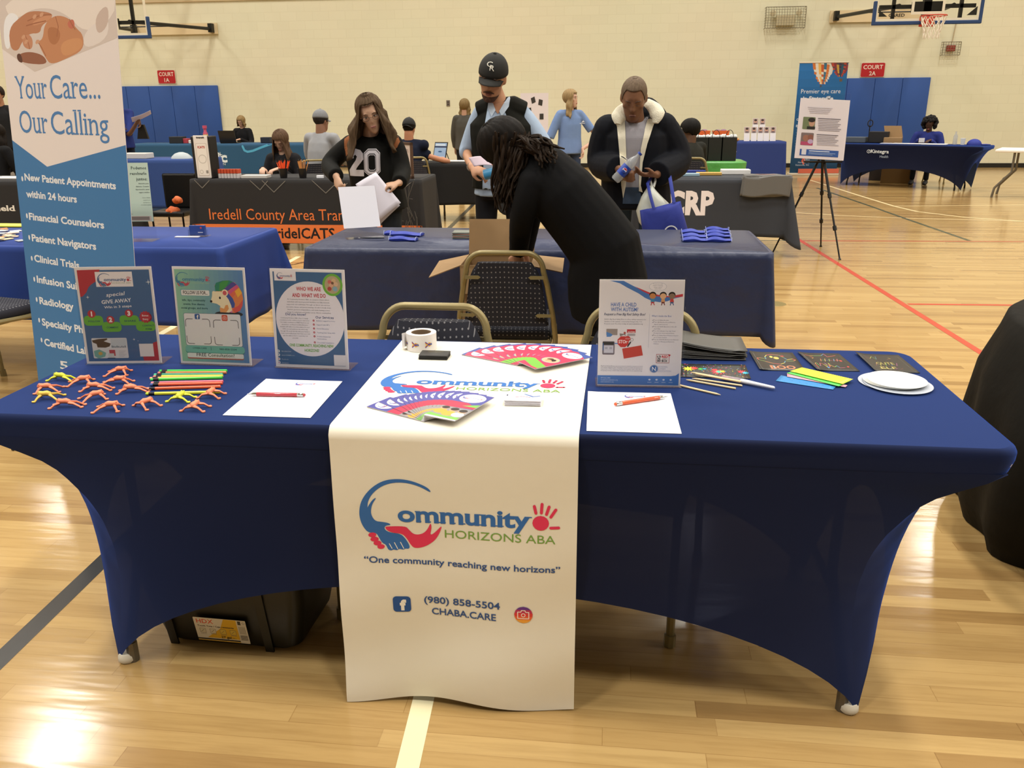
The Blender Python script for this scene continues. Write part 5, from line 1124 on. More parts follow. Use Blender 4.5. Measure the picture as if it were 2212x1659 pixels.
# things on the middle table
MT = .7495
def pouch(x, y, z, rz, w, d, lab, kind=0, grp='folded royal blue bags on the middle table'):
    BLU = mat('royal_blue_bag', '2b3c9c', .55, spec=.4)
    t = thing('folded_bag', lab, 'folded bag', (x, y, z), rz, grp); rnd = random.Random(hash(lab) % 1000 if 0 else int(x * 997 + y * 131) % 1000)
    n = 16; rings = []
    for i in range(n + 1):
        u = i / n; X = -w / 2 + w * u; hh = .028 * (.55 + .45 * math.sin(PI * min(1, u * 1.25 + .05))) ; yy = .006 * math.sin(u * 9 + x * 20)
        rings.append([V((X, -d / 2 + yy, .001)), V((X, -d / 2 - .004 + yy, hh * .5)), V((X, -d * .3 + yy, hh)), V((X, d * .1, hh * .8)), V((X, d / 2, hh * .55)), V((X, d / 2, .001))])
    MB().ring(rings).build('folded_fabric', BLU, t, smooth=True, ang=60)
    MB().tube([(-w / 2, -d / 2 - .003, .004), (-w / 2 - .002, -d * .3, .026), (-w / 2, d * .1, .02), (-w / 2, d / 2, .006)], .0018, 5).tube([(w / 2, -d / 2 - .003, .004), (w / 2 + .002, -d * .3, .022), (w / 2, d * .1, .018), (w / 2, d / 2, .006)], .0018, 5).build('edge_piping', mat('pale_piping', '9aa4cc', .6), t)
    return t
for i, (px, py, n_) in enumerate(((1500, 520, 'front'), (1498, 512, 'second'), (1496, 503, 'back'))):
    g = gz(px, py, MT); pouch(g.x, g.y, MT + (.0 if i == 0 else .0), .02, .13, .075, 'folded blue bag, %s of the left trio by the tote bag' % n_)
for i, (px, py, n_) in enumerate(((1552, 521, 'front'), (1551, 512, 'second'), (1550, 505, 'third'), (1548, 498, 'furthest back'))):
    g = gz(px, py, MT); pouch(g.x, g.y, MT, .0, .13, .06, 'folded blue bag, %s of the right row by the table corner' % n_)
g = gz(872, 519, MT); pouch(g.x, g.y, MT, -.05, .15, .07, 'folded blue bag in front of two others, left part of the middle table')
g = gz(880, 508, MT); pouch(g.x, g.y, MT, -.08, .18, .09, 'plump folded blue bag behind the front one, left part of the middle table')
g = gz(852, 510, MT); pouch(g.x - .02, g.y + .06, MT, .0, .1, .06, 'flat folded blue bag furthest back beside the blank sign')
a_ = gz(770, 515, MT); b_ = gz(829, 522, MT)
t = thing('sign_holder', 'empty looking acrylic sign seen from behind on the middle table', 'sign', (a_.x + .03, a_.y + .03, MT), .5)
q = at(745, 414, a_.y + .08); hh = .27
def fr(u, v, k): return V((-.1 + u, .02 + v * .42 + k, .002 + v))
MB().prism([(0, 0), (.216, 0), (.216, .275), (0, .275)], -.002, .002, fr).add([(-.1, .02, .001), (.116, .02, .001), (.116, -.06, .001), (-.1, -.06, .001), (-.1, .02, .004), (.116, .02, .004), (.116, -.06, .004), (-.1, -.06, .004)], [(0, 1, 2, 3), (7, 6, 5, 4), (0, 4, 5, 1), (1, 5, 6, 2), (2, 6, 7, 3), (3, 7, 4, 0)]).build('acrylic_holder', ACR, t)
MB().prism([(.002, .05), (.214, .05), (.214, .273), (.002, .273)], -.003, -.0021, fr).build('blank_sheet', mat('grey_paper_back', 'cfcfda', .6), t)
g = gz(787, 518, MT); pn = thing('ballpoint_pen', 'black pen lying on the foot of the blank acrylic sign', 'pen', (g.x - .02, g.y - .01, MT + .012), .1)
MB().tube([(0, 0, 0), (.03, 0, 0), (.1, 0, 0), (.135, 0, 0)], [.002, .005, .005, .004], 8).build('barrel', mat('pen_black', '202430', .3), pn, smooth=True); MB().tube([(-.012, 0, 0), (0, 0, 0)], [.0008, .002], 6).build('tip', mat('chrome', 'd8d8d8', .15, 1.0), pn)
g = gz(998, 514, MT)
for i in range(5):
    o = MB().bbox((-.07, -.05, 0), (.07, .05, .0068), .001, 1).build('booklet', mat('booklet_%d' % (i % 2), ('6f746c', '8a6a5c')[i % 2] if i < 4 else '9a7466', .5)); o.location = (g.x + .02 + .004 * math.sin(i * 3), g.y + .02, MT + i * .007); o.rotation_euler = (0, 0, .04 * math.sin(i * 2)); tag(o, 'booklet in the low pile left of the cardboard box, %s from the bottom' % ORD[i] if i < 4 else 'topmost booklet of the pile left of the cardboard box', 'booklet', 'pile of booklets')

# ------------------------------------------------------------------ left table
LBLUE = mat('royal_poly_cloth', '263e84', .7, spec=.3, vary=.05, vscale=3)
folding_table('folding table under the royal blue cloth behind the banner', -4.1, -1.74, 2.5, 3.28, .742, BLACKM)
cloth('tablecloth', 'royal blue cloth on the table behind the banner', 'tablecloth', -4.1, -1.74, 2.5, 3.28, .747, (.42, .46, .4, .4), LBLUE, .03, 11, .12, 5, cornerdrop=1.2)
t = thing('sign_holder', 'tall sign reading Podemos resolverlo juntos beside the banner', 'sign', (-2.335, 2.74, MT), .12)
def fr2(u, v, k): return V((-.1 + u, -k + v * .08, .002 + v))
MB().prism([(0, 0), (.21, 0), (.21, .36), (0, .36)], -.002, .002, fr2).prism([(0, 0), (.215, 0), (.215, .2), (0, .2)], .02, .023, fr2).box((-.1, -.09, 0), (.115, .03, .004)).build('acrylic_holder', ACR, t)
MB().prism([(.0, .1), (.2, .1), (.2, .42), (0, .42)], .003, .0045, fr2).build('poster_sheet', mat('teal_grey_card', 'b4c8bc', .5), t)
A = Art(); A.para(['Podemos', 'resolverlo', 'juntos:'], .19, .385, .03, .016, '4a5a58', al='r', bold=.02); A.para(['Atención para', 'diabetes, Corazón', 'hipertensión, asma', 'seguro médico'], .195, .305, .016, .007, '4a5452', al='r', bold=.01); A.para(['Llame: Habla', 'español y lo', 'ayudaremos', 'encontrar ayuda'], .195, .228, .013, .006, '5c6866', al='r')
A.poly([(0, .19), (.02, .17), (.05, .15), (.09, .14), (0, .14)], '8a7460'); A.rect(0, .105, .19, .13, 'b8aca6'); A.rect(.0, .108, .18, .127, '7a706c'); A.text('GRATIS', .02, .113, .008, 'd8d4ce', al='l')
A.build('poster_print', lambda u, v, k: fr2(u, v, .005 + k), t, lift=.00004)
t = thing('card_holder', 'small clear card holder with blue cards at the table corner', 'card holder', (-2.05, 2.9, MT), .05)
MB().box((-.06, -.035, 0), (.06, .035, .004)).box((-.05, .005, .004), (.05, .008, .06)).box((-.05, -.03, .004), (.05, -.027, .025)).box((-.05, -.03, .0), (-.047, .02, .04)).box((.047, -.03, 0), (.05, .02, .04)).build('acrylic_holder', ACR, t)
MB().box((-.045, -.02, .006), (.045, .003, .062)).build('cards', mat('blue_cards', '2a4488', .5), t)
A = Art(); A.ell(.025, .05, .006, .005, 'c84a48', 10); A.rect(.005, .022, .035, .026, 'd8d8e0'); A.build('card_print', lambda u, v, k: V((u, -.0202 - k, v)), t)
MB().box((-.12, -.06, 0), (.02, -.03, .004)).build('flyer', mat('white_paper', 'e6e3e6', .6), t)
rnd = random.Random(11)
for i in range(16):
    g = gz(rnd.uniform(-4, 44), rnd.uniform(498, 521), MT); c = ('d8c8a0', 'c8b4a8', '9aa0a8', 'dcd8d0', 'b87848')[i % 5]
    o = MB().bbox((-.03, -.02, 0), (.03, .02, .006), .002, 1).build('wrapped_candy', mat('candy_' + c, c, .5)); o.location = (g.x, g.y, MT + .006 * (i % 3)); o.rotation_euler = (0, 0, rnd.uniform(0, 3)); tag(o, 'small wrapped giveaway in the scattered pile at the left edge', 'giveaway', 'scattered giveaways on the left table')
g0 = gz(-10, 492, MT); g1 = gz(47, 489, MT)
o = MB().bbox((-.16, -.05, 0), (.16, .05, .012), .003, 1).build('yellow_flyer', mat('yellow_card', 'e0dc50', .5)); o.location = (g1.x - .13, g1.y, MT); tag(o, 'bright yellow flyer behind the scattered giveaways', 'flyer')
chair(-3.02, 2.02, -.1, 'bronze framed chair left of the tall banner, only its leg in view').rotation_euler = (0, 0, -.25)

# ------------------------------------------------------------------ tall banner at the left
bo = V((-1.96, 1.51, .06)); ya, le, ro = -.37, .074, -.017
br_ = V((math.cos(ya), math.sin(ya), 0)); bn = V((math.sin(ya), -math.cos(ya), 0)); bu = V((0, 0, 1)) * math.cos(le) - bn * math.sin(le)
bx_ = br_ * math.cos(ro) + bu * math.sin(ro); by_ = -br_ * math.sin(ro) + bu * math.cos(ro); bz_ = bx_.cross(by_).normalized()
def pl_uv(o, ux, uy, px, py):
    n = ux.cross(uy); d = _ray(px, py); k = (o - C0).dot(n) / d.dot(n); p = C0 + d * k - o; return (p.dot(ux), p.dot(uy))
BO0 = V((-1.96, 1.51, .05)); bq = lambda px, py: pl_uv(BO0, bx_, by_, px, py)
k1 = lambda x, y: bq(x / 3.318, y / 3.318); k2 = lambda x, y: bq(x / 3.318, 350 + y / 3.318)
t = thing('pull_up_banner', 'tall pull-up banner reading Your Care... Our Calling at the left', 'banner', BO0)
BW, BH = .36, 2.02
L0 = lambda u, v, k: bx_ * u + by_ * v + bz_ * k
MB().prism([(-BW, .04), (BW, .04), (BW, BH), (-BW, BH)], -.001, .001, L0).build('banner_sheet', mat('banner_white', 'dcd4d4', .5), t)
A = Art(); hl = 0
A.poly([(-BW, .04), (BW, .04), (BW, k1(900, 1040)[1]), k1(340, 1195), (-BW, k1(92, 1005)[1])], '3f74aa')
A.poly([(-BW, k1(35, 350)[1]), k1(250, 515), (BW, k1(780, 272)[1]), (BW, BH), (-BW, BH)], 'c9bdb8')
P = lambda pts, c: A.poly([k1(*p) for p in chk(pts)], c)
P([(30, 0), (740, -250), (900, -100), (776, 180), (600, 230), (500, 120), (380, 60), (240, 60), (140, 130), (60, 120)], 'dcd2cc')
P([(25, 150), (80, 80), (150, 130), (70, 200), (80, 350), (35, 350)], 'dfe0e6')
P([(65, 200), (150, 120), (220, 75), (380, 90), (370, 140), (300, 180), (290, 240), (210, 240), (160, 300), (130, 370), (75, 350)], 'b07a5c')
P([(240, 150), (370, 95), (380, 120), (330, 160), (230, 190)], 'c08a6a'); P([(160, 270), (210, 240), (240, 290), (230, 360), (170, 340)], 'b98468')
P([(320, 170), (400, 105), (500, 130), (545, 200), (600, 250), (600, 360), (480, 420), (370, 465), (330, 420), (270, 300), (310, 280)], 'b98260')
P([(340, 190), (420, 200), (440, 260), (400, 330), (350, 300)], 'a8704e'); P([(480, 160), (530, 130), (540, 200), (500, 210)], 'b86a58'); P([(430, 300), (590, 260), (595, 350), (450, 420)], 'c48e66')
P([(150, 380), (230, 370), (320, 400), (345, 465), (180, 455), (120, 420)], '8c5c48'); P([(120, 390), (150, 380), (170, 455), (130, 440)], '5a3a30')
P([(600, 230), (776, 100), (782, 275), (605, 360)], 'd8cfcc'); P([(680, 120), (776, 20), (782, 180), (700, 260)], 'c0aea6')
for pts in ([(200, 150), (290, 110), (370, 105)], [(190, 185), (260, 165), (330, 150)], [(180, 250), (200, 290), (215, 350)], [(265, 290), (300, 340), (330, 400)], [(400, 120), (420, 190), (410, 260)], [(500, 140), (520, 180), (540, 210)]):
    A.line([k1(*p) for p in pts], .004, '9a6248')
for x, y in ((250, 120), (300, 105), (170, 265), (190, 300), (270, 300)): c = k1(x, y); A.ell(c[0], c[1], .014, .007, 'c4967a', 12, .4)
def btx(tx, a, b, cap, c, f, **k):
    p, q_ = f(*a), f(*b); h = f(a[0], a[1] - cap)[1] - p[1]; A.text(tx, p[0], p[1], h, c, al='l', w=math.hypot(q_[0] - p[0], q_[1] - p[1]), rot=math.atan2(q_[1] - p[1], q_[0] - p[0]) * .4, **k)
btx('Your', (125, 706), (345, 706), 160, '4a7ab2', k1, bold=.0, serif=True, res=4); btx('Care...', (368, 706), (722, 702), 170, '4a7ab2', k1, bold=.0, serif=True, res=4)
btx('Our', (150, 950), (350, 955), 160, '4a7ab2', k1, serif=True, res=4); btx('Calling', (375, 960), (785, 968), 165, '4a7ab2', k1, serif=True, res=4)
for tx, a, b, bu_ in (('New Patient Appointments', (180, 130), (835, 215), (162, 120)), ('within 24 hours', (192, 250), (555, 300), None), ('Financial Counselors', (212, 412), (750, 483), (195, 385)), ('Patient Navigators', (232, 565), (693, 635), (212, 540)),
                      ('Clinical Trials', (250, 712), (573, 775), (230, 690)), ('Infusion Suites', (268, 862), (635, 938), (248, 840)), ('Radiology', (287, 1015), (532, 1062), (265, 985)), ('Specialty Pharmacy', (305, 1168), (790, 1265), (283, 1133)), ('Certified Lab', (322, 1312), (640, 1385), (300, 1275))):
    btx(tx, a, b, 48, 'd9dde4', k2, bold=.03, res=3)
    if bu_: c = k2(*bu_); A.ell(c[0], c[1], .006, .011, 'd9dde4', 12)
btx('5-', (435, 1480), (540, 1480), 55, 'd9dde4', k2, bold=.02)
A.build('banner_print', lambda u, v, k: L0(max(-BW, min(BW, u)), v, .0012 + k), t, lift=.00002)
MB().bbox((-.37, -.05, -.048), (.37, .05, .03), .02, 2, Matrix(((br_.x, -bn.x, 0, 0), (br_.y, -bn.y, 0, 0), (0, 0, 1, 0), (0, 0, 0, 1)))).build('base_cassette', mat('silver_base', '9a9a98', .3, .7), t, smooth=True)
for s_ in (-1, 1): MB().tube([br_ * s_ * .3 + bn * -.08 + V((0, 0, -.042)), br_ * s_ * .3 + bn * .2 + V((0, 0, -.042))], .008, 8).build('foot', mat('black_steel', '151414', .4, .3), t)
MB().tube([L0(0, 0, -.02), L0(0, BH, -.02)], .008, 8).build('support_pole', mat('silver_base', '9a9a98', .3, .7), t)
MB().tube([L0(-BW, BH, 0), L0(BW, BH, 0)], .012, 8).build('top_rail', mat('silver_base', '9a9a98', .3, .7), t)

# ------------------------------------------------------------------ large dark cloth mass at the right edge
DK = mat('black_heavy_cloth', '0f0d08', .8, spec=.2, bump=(9, .3, .02)); rings = []
for z, cx, cy, rx, ry, f in ((0.004, 2.18, 1.08, .52, .66, 1), (.1, 2.17, 1.06, .55, .69, .95), (.2, 2.18, 1.03, .58, .72, .85), (.4, 2.22, 1.0, .62, .72, .6), (.55, 2.27, 1.06, .64, .68, .35), (.68, 2.32, 1.10, .63, .64, .1), (.735, 2.33, 1.12, .615, .63, 0), (.75, 2.33, 1.12, .595, .61, 0), (.751, 2.33, 1.12, .02, .02, 0)):
    rings.append([V((cx - 2.3 + (rx + .022 * f * math.sin(15 * a + .6) + .015 * f * math.sin(8 * a)) * math.cos(a), cy - 1.1 + (ry + .022 * f * math.sin(15 * a + .6)) * math.sin(a), z)) for a in [2 * PI * i / 120 for i in range(120)]])
o = MB().ring(rings).build('draped_round_table', DK, smooth=True, ang=70); o.location = (2.3, 1.1, 0); tag(o, 'round table under a floor-length black cloth, cut off by the right edge', 'table')
# ------------------------------------------------------------------ people
def remesh(mb, voxel, name, m, parent=None, it=6, fac=.5, base=None):
    b0 = V(base) if base else V(); mb.v = [v - b0 for v in mb.v]; mb.mats = []
    o = mb.build(name + '_raw', m); md = o.modifiers.new('r', 'REMESH'); md.mode = 'VOXEL'; md.voxel_size = voxel; md.use_smooth_shade = True
    sm = o.modifiers.new('s', 'SMOOTH'); sm.factor = fac; sm.iterations = it
    bpy.context.view_layer.update(); me = bpy.data.meshes.new_from_object(o.evaluated_get(bpy.context.evaluated_depsgraph_get()))
    me.name = name; me.materials.clear(); me.materials.append(m); me.polygons.foreach_set('use_smooth', [True] * len(me.polygons))
    r = o.data; bpy.data.objects.remove(o); bpy.data.meshes.remove(r)
    q = bpy.data.objects.new(name, me); COL.objects.link(q)
    if parent: q.parent = parent
    elif base: q.location = b0
    return q
def frame_of(F, U):
    F = V(F).normalized(); R = F.cross(V(U)).normalized(); U = R.cross(F).normalized(); return R, F, U
def crv(pts, rs, n=5):
    pts = [V(p) for p in pts]; P = [pts[0] * 2 - pts[1]] + pts + [pts[-1] * 2 - pts[-2]]; R = [rs[0]] + list(rs) + [rs[-1]]; op, orr = [], []
    for i in range(1, len(P) - 2):
        for k in range(n):
            t = k / n; a, b, c, d = P[i - 1:i + 3]
            op.append(.5 * ((2 * b) + (c - a) * t + (2 * a - 5 * b + 4 * c - d) * t * t + (3 * b - a - 3 * c + d) * t ** 3)); orr.append(R[i] * (1 - t) + R[i + 1] * t)
    return op + [pts[-1]], orr + [rs[-1]]
def head_matrix(c, F, U, s=1.0):
    R, F, U = frame_of(F, U); c = V(c); return Matrix(((R.x * s, F.x * s, U.x * s, c.x), (R.y * s, F.y * s, U.y * s, c.y), (R.z * s, F.z * s, U.z * s, c.z), (0, 0, 0, 1)))
def add_head(mb, M, neck, nr=.055, fem=False):
    mb.ell((0, -.012, .035), (.073, .093, .083), M, 20, 14)
    j = 1.0 if not fem else .88
    mb.ring([[M @ V((hw * j * math.cos(a), cy + hd * math.sin(a), z)) for a in [2 * PI * k / 16 for k in range(16)]] for z, hw, cy, hd in ((.05, .066, .01, .074), (.0, .066, .014, .074), (-.04, .061, .02, .068), (-.075, .051, .03, .058), (-.1, .037, .042, .044), (-.115, .022, .05, .028))])
    mb.ring([[M @ V((hw * math.cos(a), cy + hd * math.sin(a), z)) for a in [2 * PI * k / 10 for k in range(10)]] for z, hw, cy, hd in ((.03, .007 * j, .08, .008), (.0, .009 * j, .086, .013 * j * j), (-.016 - .004 * j, .014 * j * j, .09 - (1 - j) * .03, .018 * j * j), (-.032, .013 * j * j, .088 - (1 - j) * .03, .014 * j))])
    mb.ell((0, .08, -.058), (.024, .014, .011), M, 12, 8)
    for s in (-1, 1):
        mb.ell((s * .028, .073, .031), (.022, .012, .008), M, 10, 6); mb.ell((s * .044, .058, -.012), (.02, .018, .018), M, 10, 6); mb.ell((s * .074, -.008, -.0), (.008, .019, .031), M, 10, 8)
    c = M @ V((0, -.02, -.06)); mb.tube([M @ V((0, -.015, .0)), c, V(neck)], [nr * .9, nr, nr * 1.15], 14)
def add_hand(mb, wr, d, n, curl=.5, side=1, s=1.0, spread=.1):
    """wr wrist, d direction of fingers, n palm normal (towards palm), side +1/-1 thumb side"""
    d = V(d).normalized(); n = V(n); n = (n - d * n.dot(d)).normalized(); x = d.cross(n).normalized() * side; wr = V(wr)
    def ring(c, a, b): return [c + x * a * math.cos(2 * PI * k / 12) + n * b * math.sin(2 * PI * k / 12) for k in range(12)]
    mb.ring([ring(wr - d * .015 * s, .025 * s, .018 * s), ring(wr + d * .01 * s, .027 * s, .017 * s), ring(wr + d * .045 * s, .038 * s, .015 * s), ring(wr + d * .085 * s, .040 * s, .013 * s), ring(wr + d * .095 * s, .037 * s, .010 * s)])
    for i, (off, L) in enumerate(((.029, .072), (.010, .080), (-.010, .074), (-.028, .058))):
        p = wr + (d * .088 + x * off) * s; a = 0; pts = [p - d * .01 * s, p]; dd = (d + x * off * spread * 8).normalized()
        for j, f in enumerate((.42, .32, .26)):
            a += curl * (1.0, 1.15, .7)[j] * (1 + .08 * i); p = p + (dd * math.cos(a) + n * math.sin(a)) * L * f * s; pts.append(p)
        mb.tube(pts, [.0095 * s, .0095 * s, .0088 * s, .0082 * s, .0068 * s], 8); mb.ell(pts[-1], (.0068 * s,) * 3, u=8, v=6)
    b = wr + (d * .02 + x * .024) * s; k1 = b + (d * .028 + x * .022 + n * .012) * s; k2 = k1 + (d * .03 + x * (.012 - .02 * curl) + n * .014 * (1 + curl)) * s; k3 = k2 + (d * .022 - x * .012 * curl + n * .01 * curl) * s
    mb.tube([b, k1, k2, k3], [.014 * s, .0125 * s, .0105 * s, .0075 * s], 8); mb.ell(k3, (.0075 * s,) * 3, u=8, v=6)
def oval(c, X, F, rx, ry, n=20, pw=2.3):
    r = []
    for k in range(n):
        a = 2 * PI * k / n; ca, sa = math.cos(a), math.sin(a); q = 2 / pw
        r.append(V(c) + X * rx * math.copysign(abs(ca) ** q, ca) + F * ry * math.copysign(abs(sa) ** q, sa))
    return r
HAIRM = {}
def hair_mat(c, c2=None):
    k = 'hair_' + c
    if k in _M: return _M[k]
    m = bpy.data.materials.new(k); m.use_nodes = True; nt = m.node_tree; b = nt.nodes['Principled BSDF']; N = nt.nodes.new; L = nt.links.new
    tc = N('ShaderNodeTexCoord'); mp = N('ShaderNodeMapping'); mp.inputs['Scale'].default_value = (90, 90, 7); L(tc.outputs['Object'], mp.inputs[0]); nz = N('ShaderNodeTexNoise'); nz.inputs['Scale'].default_value = 1; nz.inputs['Detail'].default_value = 3; L(mp.outputs[0], nz.inputs['Vector'])
    mx = N('ShaderNodeMix'); mx.data_type = 'RGBA'; a = lin(c); mx.inputs['A'].default_value = tuple(x * .45 for x in a[:3]) + (1,); mx.inputs['B'].default_value = (lin(c2) if c2 else tuple(min(1, x * 1.5) for x in a[:3]) + (1,)); L(nz.outputs['Fac'], mx.inputs['Factor']); L(mx.outputs['Result'], b.inputs['Base Color'])
    b.inputs['Roughness'].default_value = .6; b.inputs['Specular IOR Level'].default_value = .12; bp = N('ShaderNodeBump'); bp.inputs['Strength'].default_value = .6; bp.inputs['Distance'].default_value = .004; L(nz.outputs['Fac'], bp.inputs['Height']); L(bp.outputs[0], b.inputs['Normal'])
    _M[k] = m; return m
def hair(M, base, parent, c, c2=None, front=.055, side=-.03, back=-.07, length=0.0, open_=.95, puff=.010, wave=.006, spread=.25, name='hair', seed=0, fall=(0, 0, -1), solid=.008):
    """shell over the skull; hangs by `length` outside the face opening"""
    mb = MB(); n = 56; rows = 12; hang = 14 if length > 0 else 0; b0 = V(base); rnd = random.Random(seed); ph = [rnd.uniform(0, 6.28) for _ in range(3)]; fall = V(fall).normalized()
    cols = []
    for i in range(n):
        az = 2 * PI * i / n; fx, fy = math.sin(az), math.cos(az)  # az 0 = forward
        da = min(az, 2 * PI - az); t = max(0, min(1, (da - open_ * .75) / (open_ * .5))); t = t * t * (3 - 2 * t)
        zl = front * (1 - t) + (side if da < 1.9 else back) * t
        if 1.6 < da < 2.2: k = (da - 1.6) / .6; zl = side * (1 - k) + back * k
        if da >= 2.2: zl = back
        col = []
        phl = math.acos(max(-1, min(1, (zl - .035) / .094)))
        for j in range(rows + 1):
            p = phl * j / rows; w = wave * .5 * math.sin(az * 19 + ph[0] + 2 * math.sin(p * 3))
            r = puff + w; col.append(M @ V(((.075 + r) * math.sin(p) * fx, -.012 + (.095 + r) * math.sin(p) * fy, .035 + (.086 + r) * math.cos(p))))
        if hang:
            L = length * t * (.92 + .08 * math.sin(az * 7 + ph[1])); e = col[-1]; out = (M.to_3x3() @ V((fx, fy * .8, 0))).normalized(); out.z = 0
            for j in range(1, hang + 1):
                k = j / hang; w = wave * (1 + k) * math.sin(az * 17 + k * 5 + ph[2]) + wave * 1.3 * math.sin(k * 11 + az * 3)
                col.append(e + fall * L * k + out * (spread * L * math.sin(min(1, k * 1.15) * PI * .6) * .5 * t + w * t))
        cols.append(col)
    rings = [[cols[i][j] - b0 for i in range(n)] for j in range(len(cols[0]))]
    mb.ring(rings[1:], cap=False); mb.add(rings[1], [tuple(range(n))])
    o = mb.build(name, hair_mat(c, c2), parent, smooth=True, ang=80, solid=solid); return o
def face_bits(M, base, parent, brow='3a2c22', iris='2e2620', lip='a8645a', lid=False, eyes=True, glasses=False):
    b0 = Matrix.Translation(-V(base)) @ M
    if eyes:
        e = MB()
        for s in (-1, 1):
            if lid: e.m(pmat(brow)); e.tube([b0 @ V((s * .018, .0835, .008)), b0 @ V((s * .030, .0855, .004)), b0 @ V((s * .042, .078, .008))], .0016, 5)
            else:
                e.m(mat('eye_white', 'd8d2c8', .3)); e.ell((s * .030, .0745, .010), (.012, .009, .0065), b0, 12, 8); e.m(mat('iris_' + iris, iris, .2)); e.ell((s * .030 + .001, .0815, .010), (.005, .003, .005), b0, 10, 6); e.m(pmat(brow)); e.tube([b0 @ V((s * .017, .083, .012)), b0 @ V((s * .030, .087, .0175)), b0 @ V((s * .043, .077, .013))], .0015, 5)
        e.build('eyes', None, parent, smooth=True)
    b = MB()
    for s in (-1, 1): b.tube([b0 @ V((s * .014, .0865, .028)), b0 @ V((s * .028, .0885, .035)), b0 @ V((s * .046, .076, .030))], [.002, .003, .0015], 6, flat=1)
    b.build('eyebrows', pmat(brow), parent, smooth=True)
    l = MB(); l.ell((0, .0905, -.0545), (.021, .006, .004), b0, 12, 6); l.ell((0, .0895, -.0625), (.018, .006, .0045), b0, 12, 6); l.build('lips', mat('lip_' + lip, lip, .5), parent, smooth=True)
    if glasses:
        g = MB(); 
        for s in (-1, 1): g.tube([b0 @ V((s * .033 + .021 * math.cos(a), .097, .008 + .016 * math.sin(a))) for a in [2 * PI * k / 16 for k in range(17)]], .0011, 5); g.tube([b0 @ V((s * .054, .096, .012)), b0 @ V((s * .078, .0, .012))], .0012, 5)
        g.tube([b0 @ V((-.012, .098, .012)), b0 @ V((.012, .098, .012))], .0012, 5); g.build('glasses', mat('glasses_wire', '3c3834', .3, .5), parent)
def cap(M, base, parent, c, brim=True, back=False, tilt=0):
    b0 = Matrix.Translation(-V(base)) @ M; mb = MB(); n = 32
    rings = []
    for j in range(10):
        p = 1.62 * (j + .3) / 9.3; rings.append([b0 @ V(((.084) * math.sin(p) * math.sin(2 * PI * k / n), -.012 + .104 * math.sin(p) * math.cos(2 * PI * k / n), .038 + .102 * math.cos(p))) for k in range(n)])
    mb.ring(rings, cap=False); mb.add(rings[0], [tuple(range(n))]); mb.ell((0, -.012, .142), (.008, .008, .004), b0, 10, 6)
    hat = mb.build('cap', mat('cap_' + c, c, .8, vary=.1, vscale=60), parent, smooth=True, ang=60, solid=.004)
    if brim:
        s = -1 if back else 1; b = MB(); b.grid(lambda u, v: b0 @ V(((-.072 + .144 * u) * (1 - .12 * v), s * (.078 - .045 * abs(2 * u - 1) ** 2.2 + (.072 - .03 * abs(2 * u - 1) ** 2) * v), .034 - .018 * v - .022 * abs(2 * u - 1) ** 2)), 16, 6)
        b.build('cap_brim', mat('cap_' + c, c, .8), hat, smooth=True, solid=.004)
    return hat
def skin(c): return mat('skin_' + c, c, .5, spec=.35, vary=.05, vscale=30)
def cloth_m(c, r=.85): return mat('cloth_' + c, c, r, spec=.2, vary=.08, vscale=12, bump=(26, .35, .004))

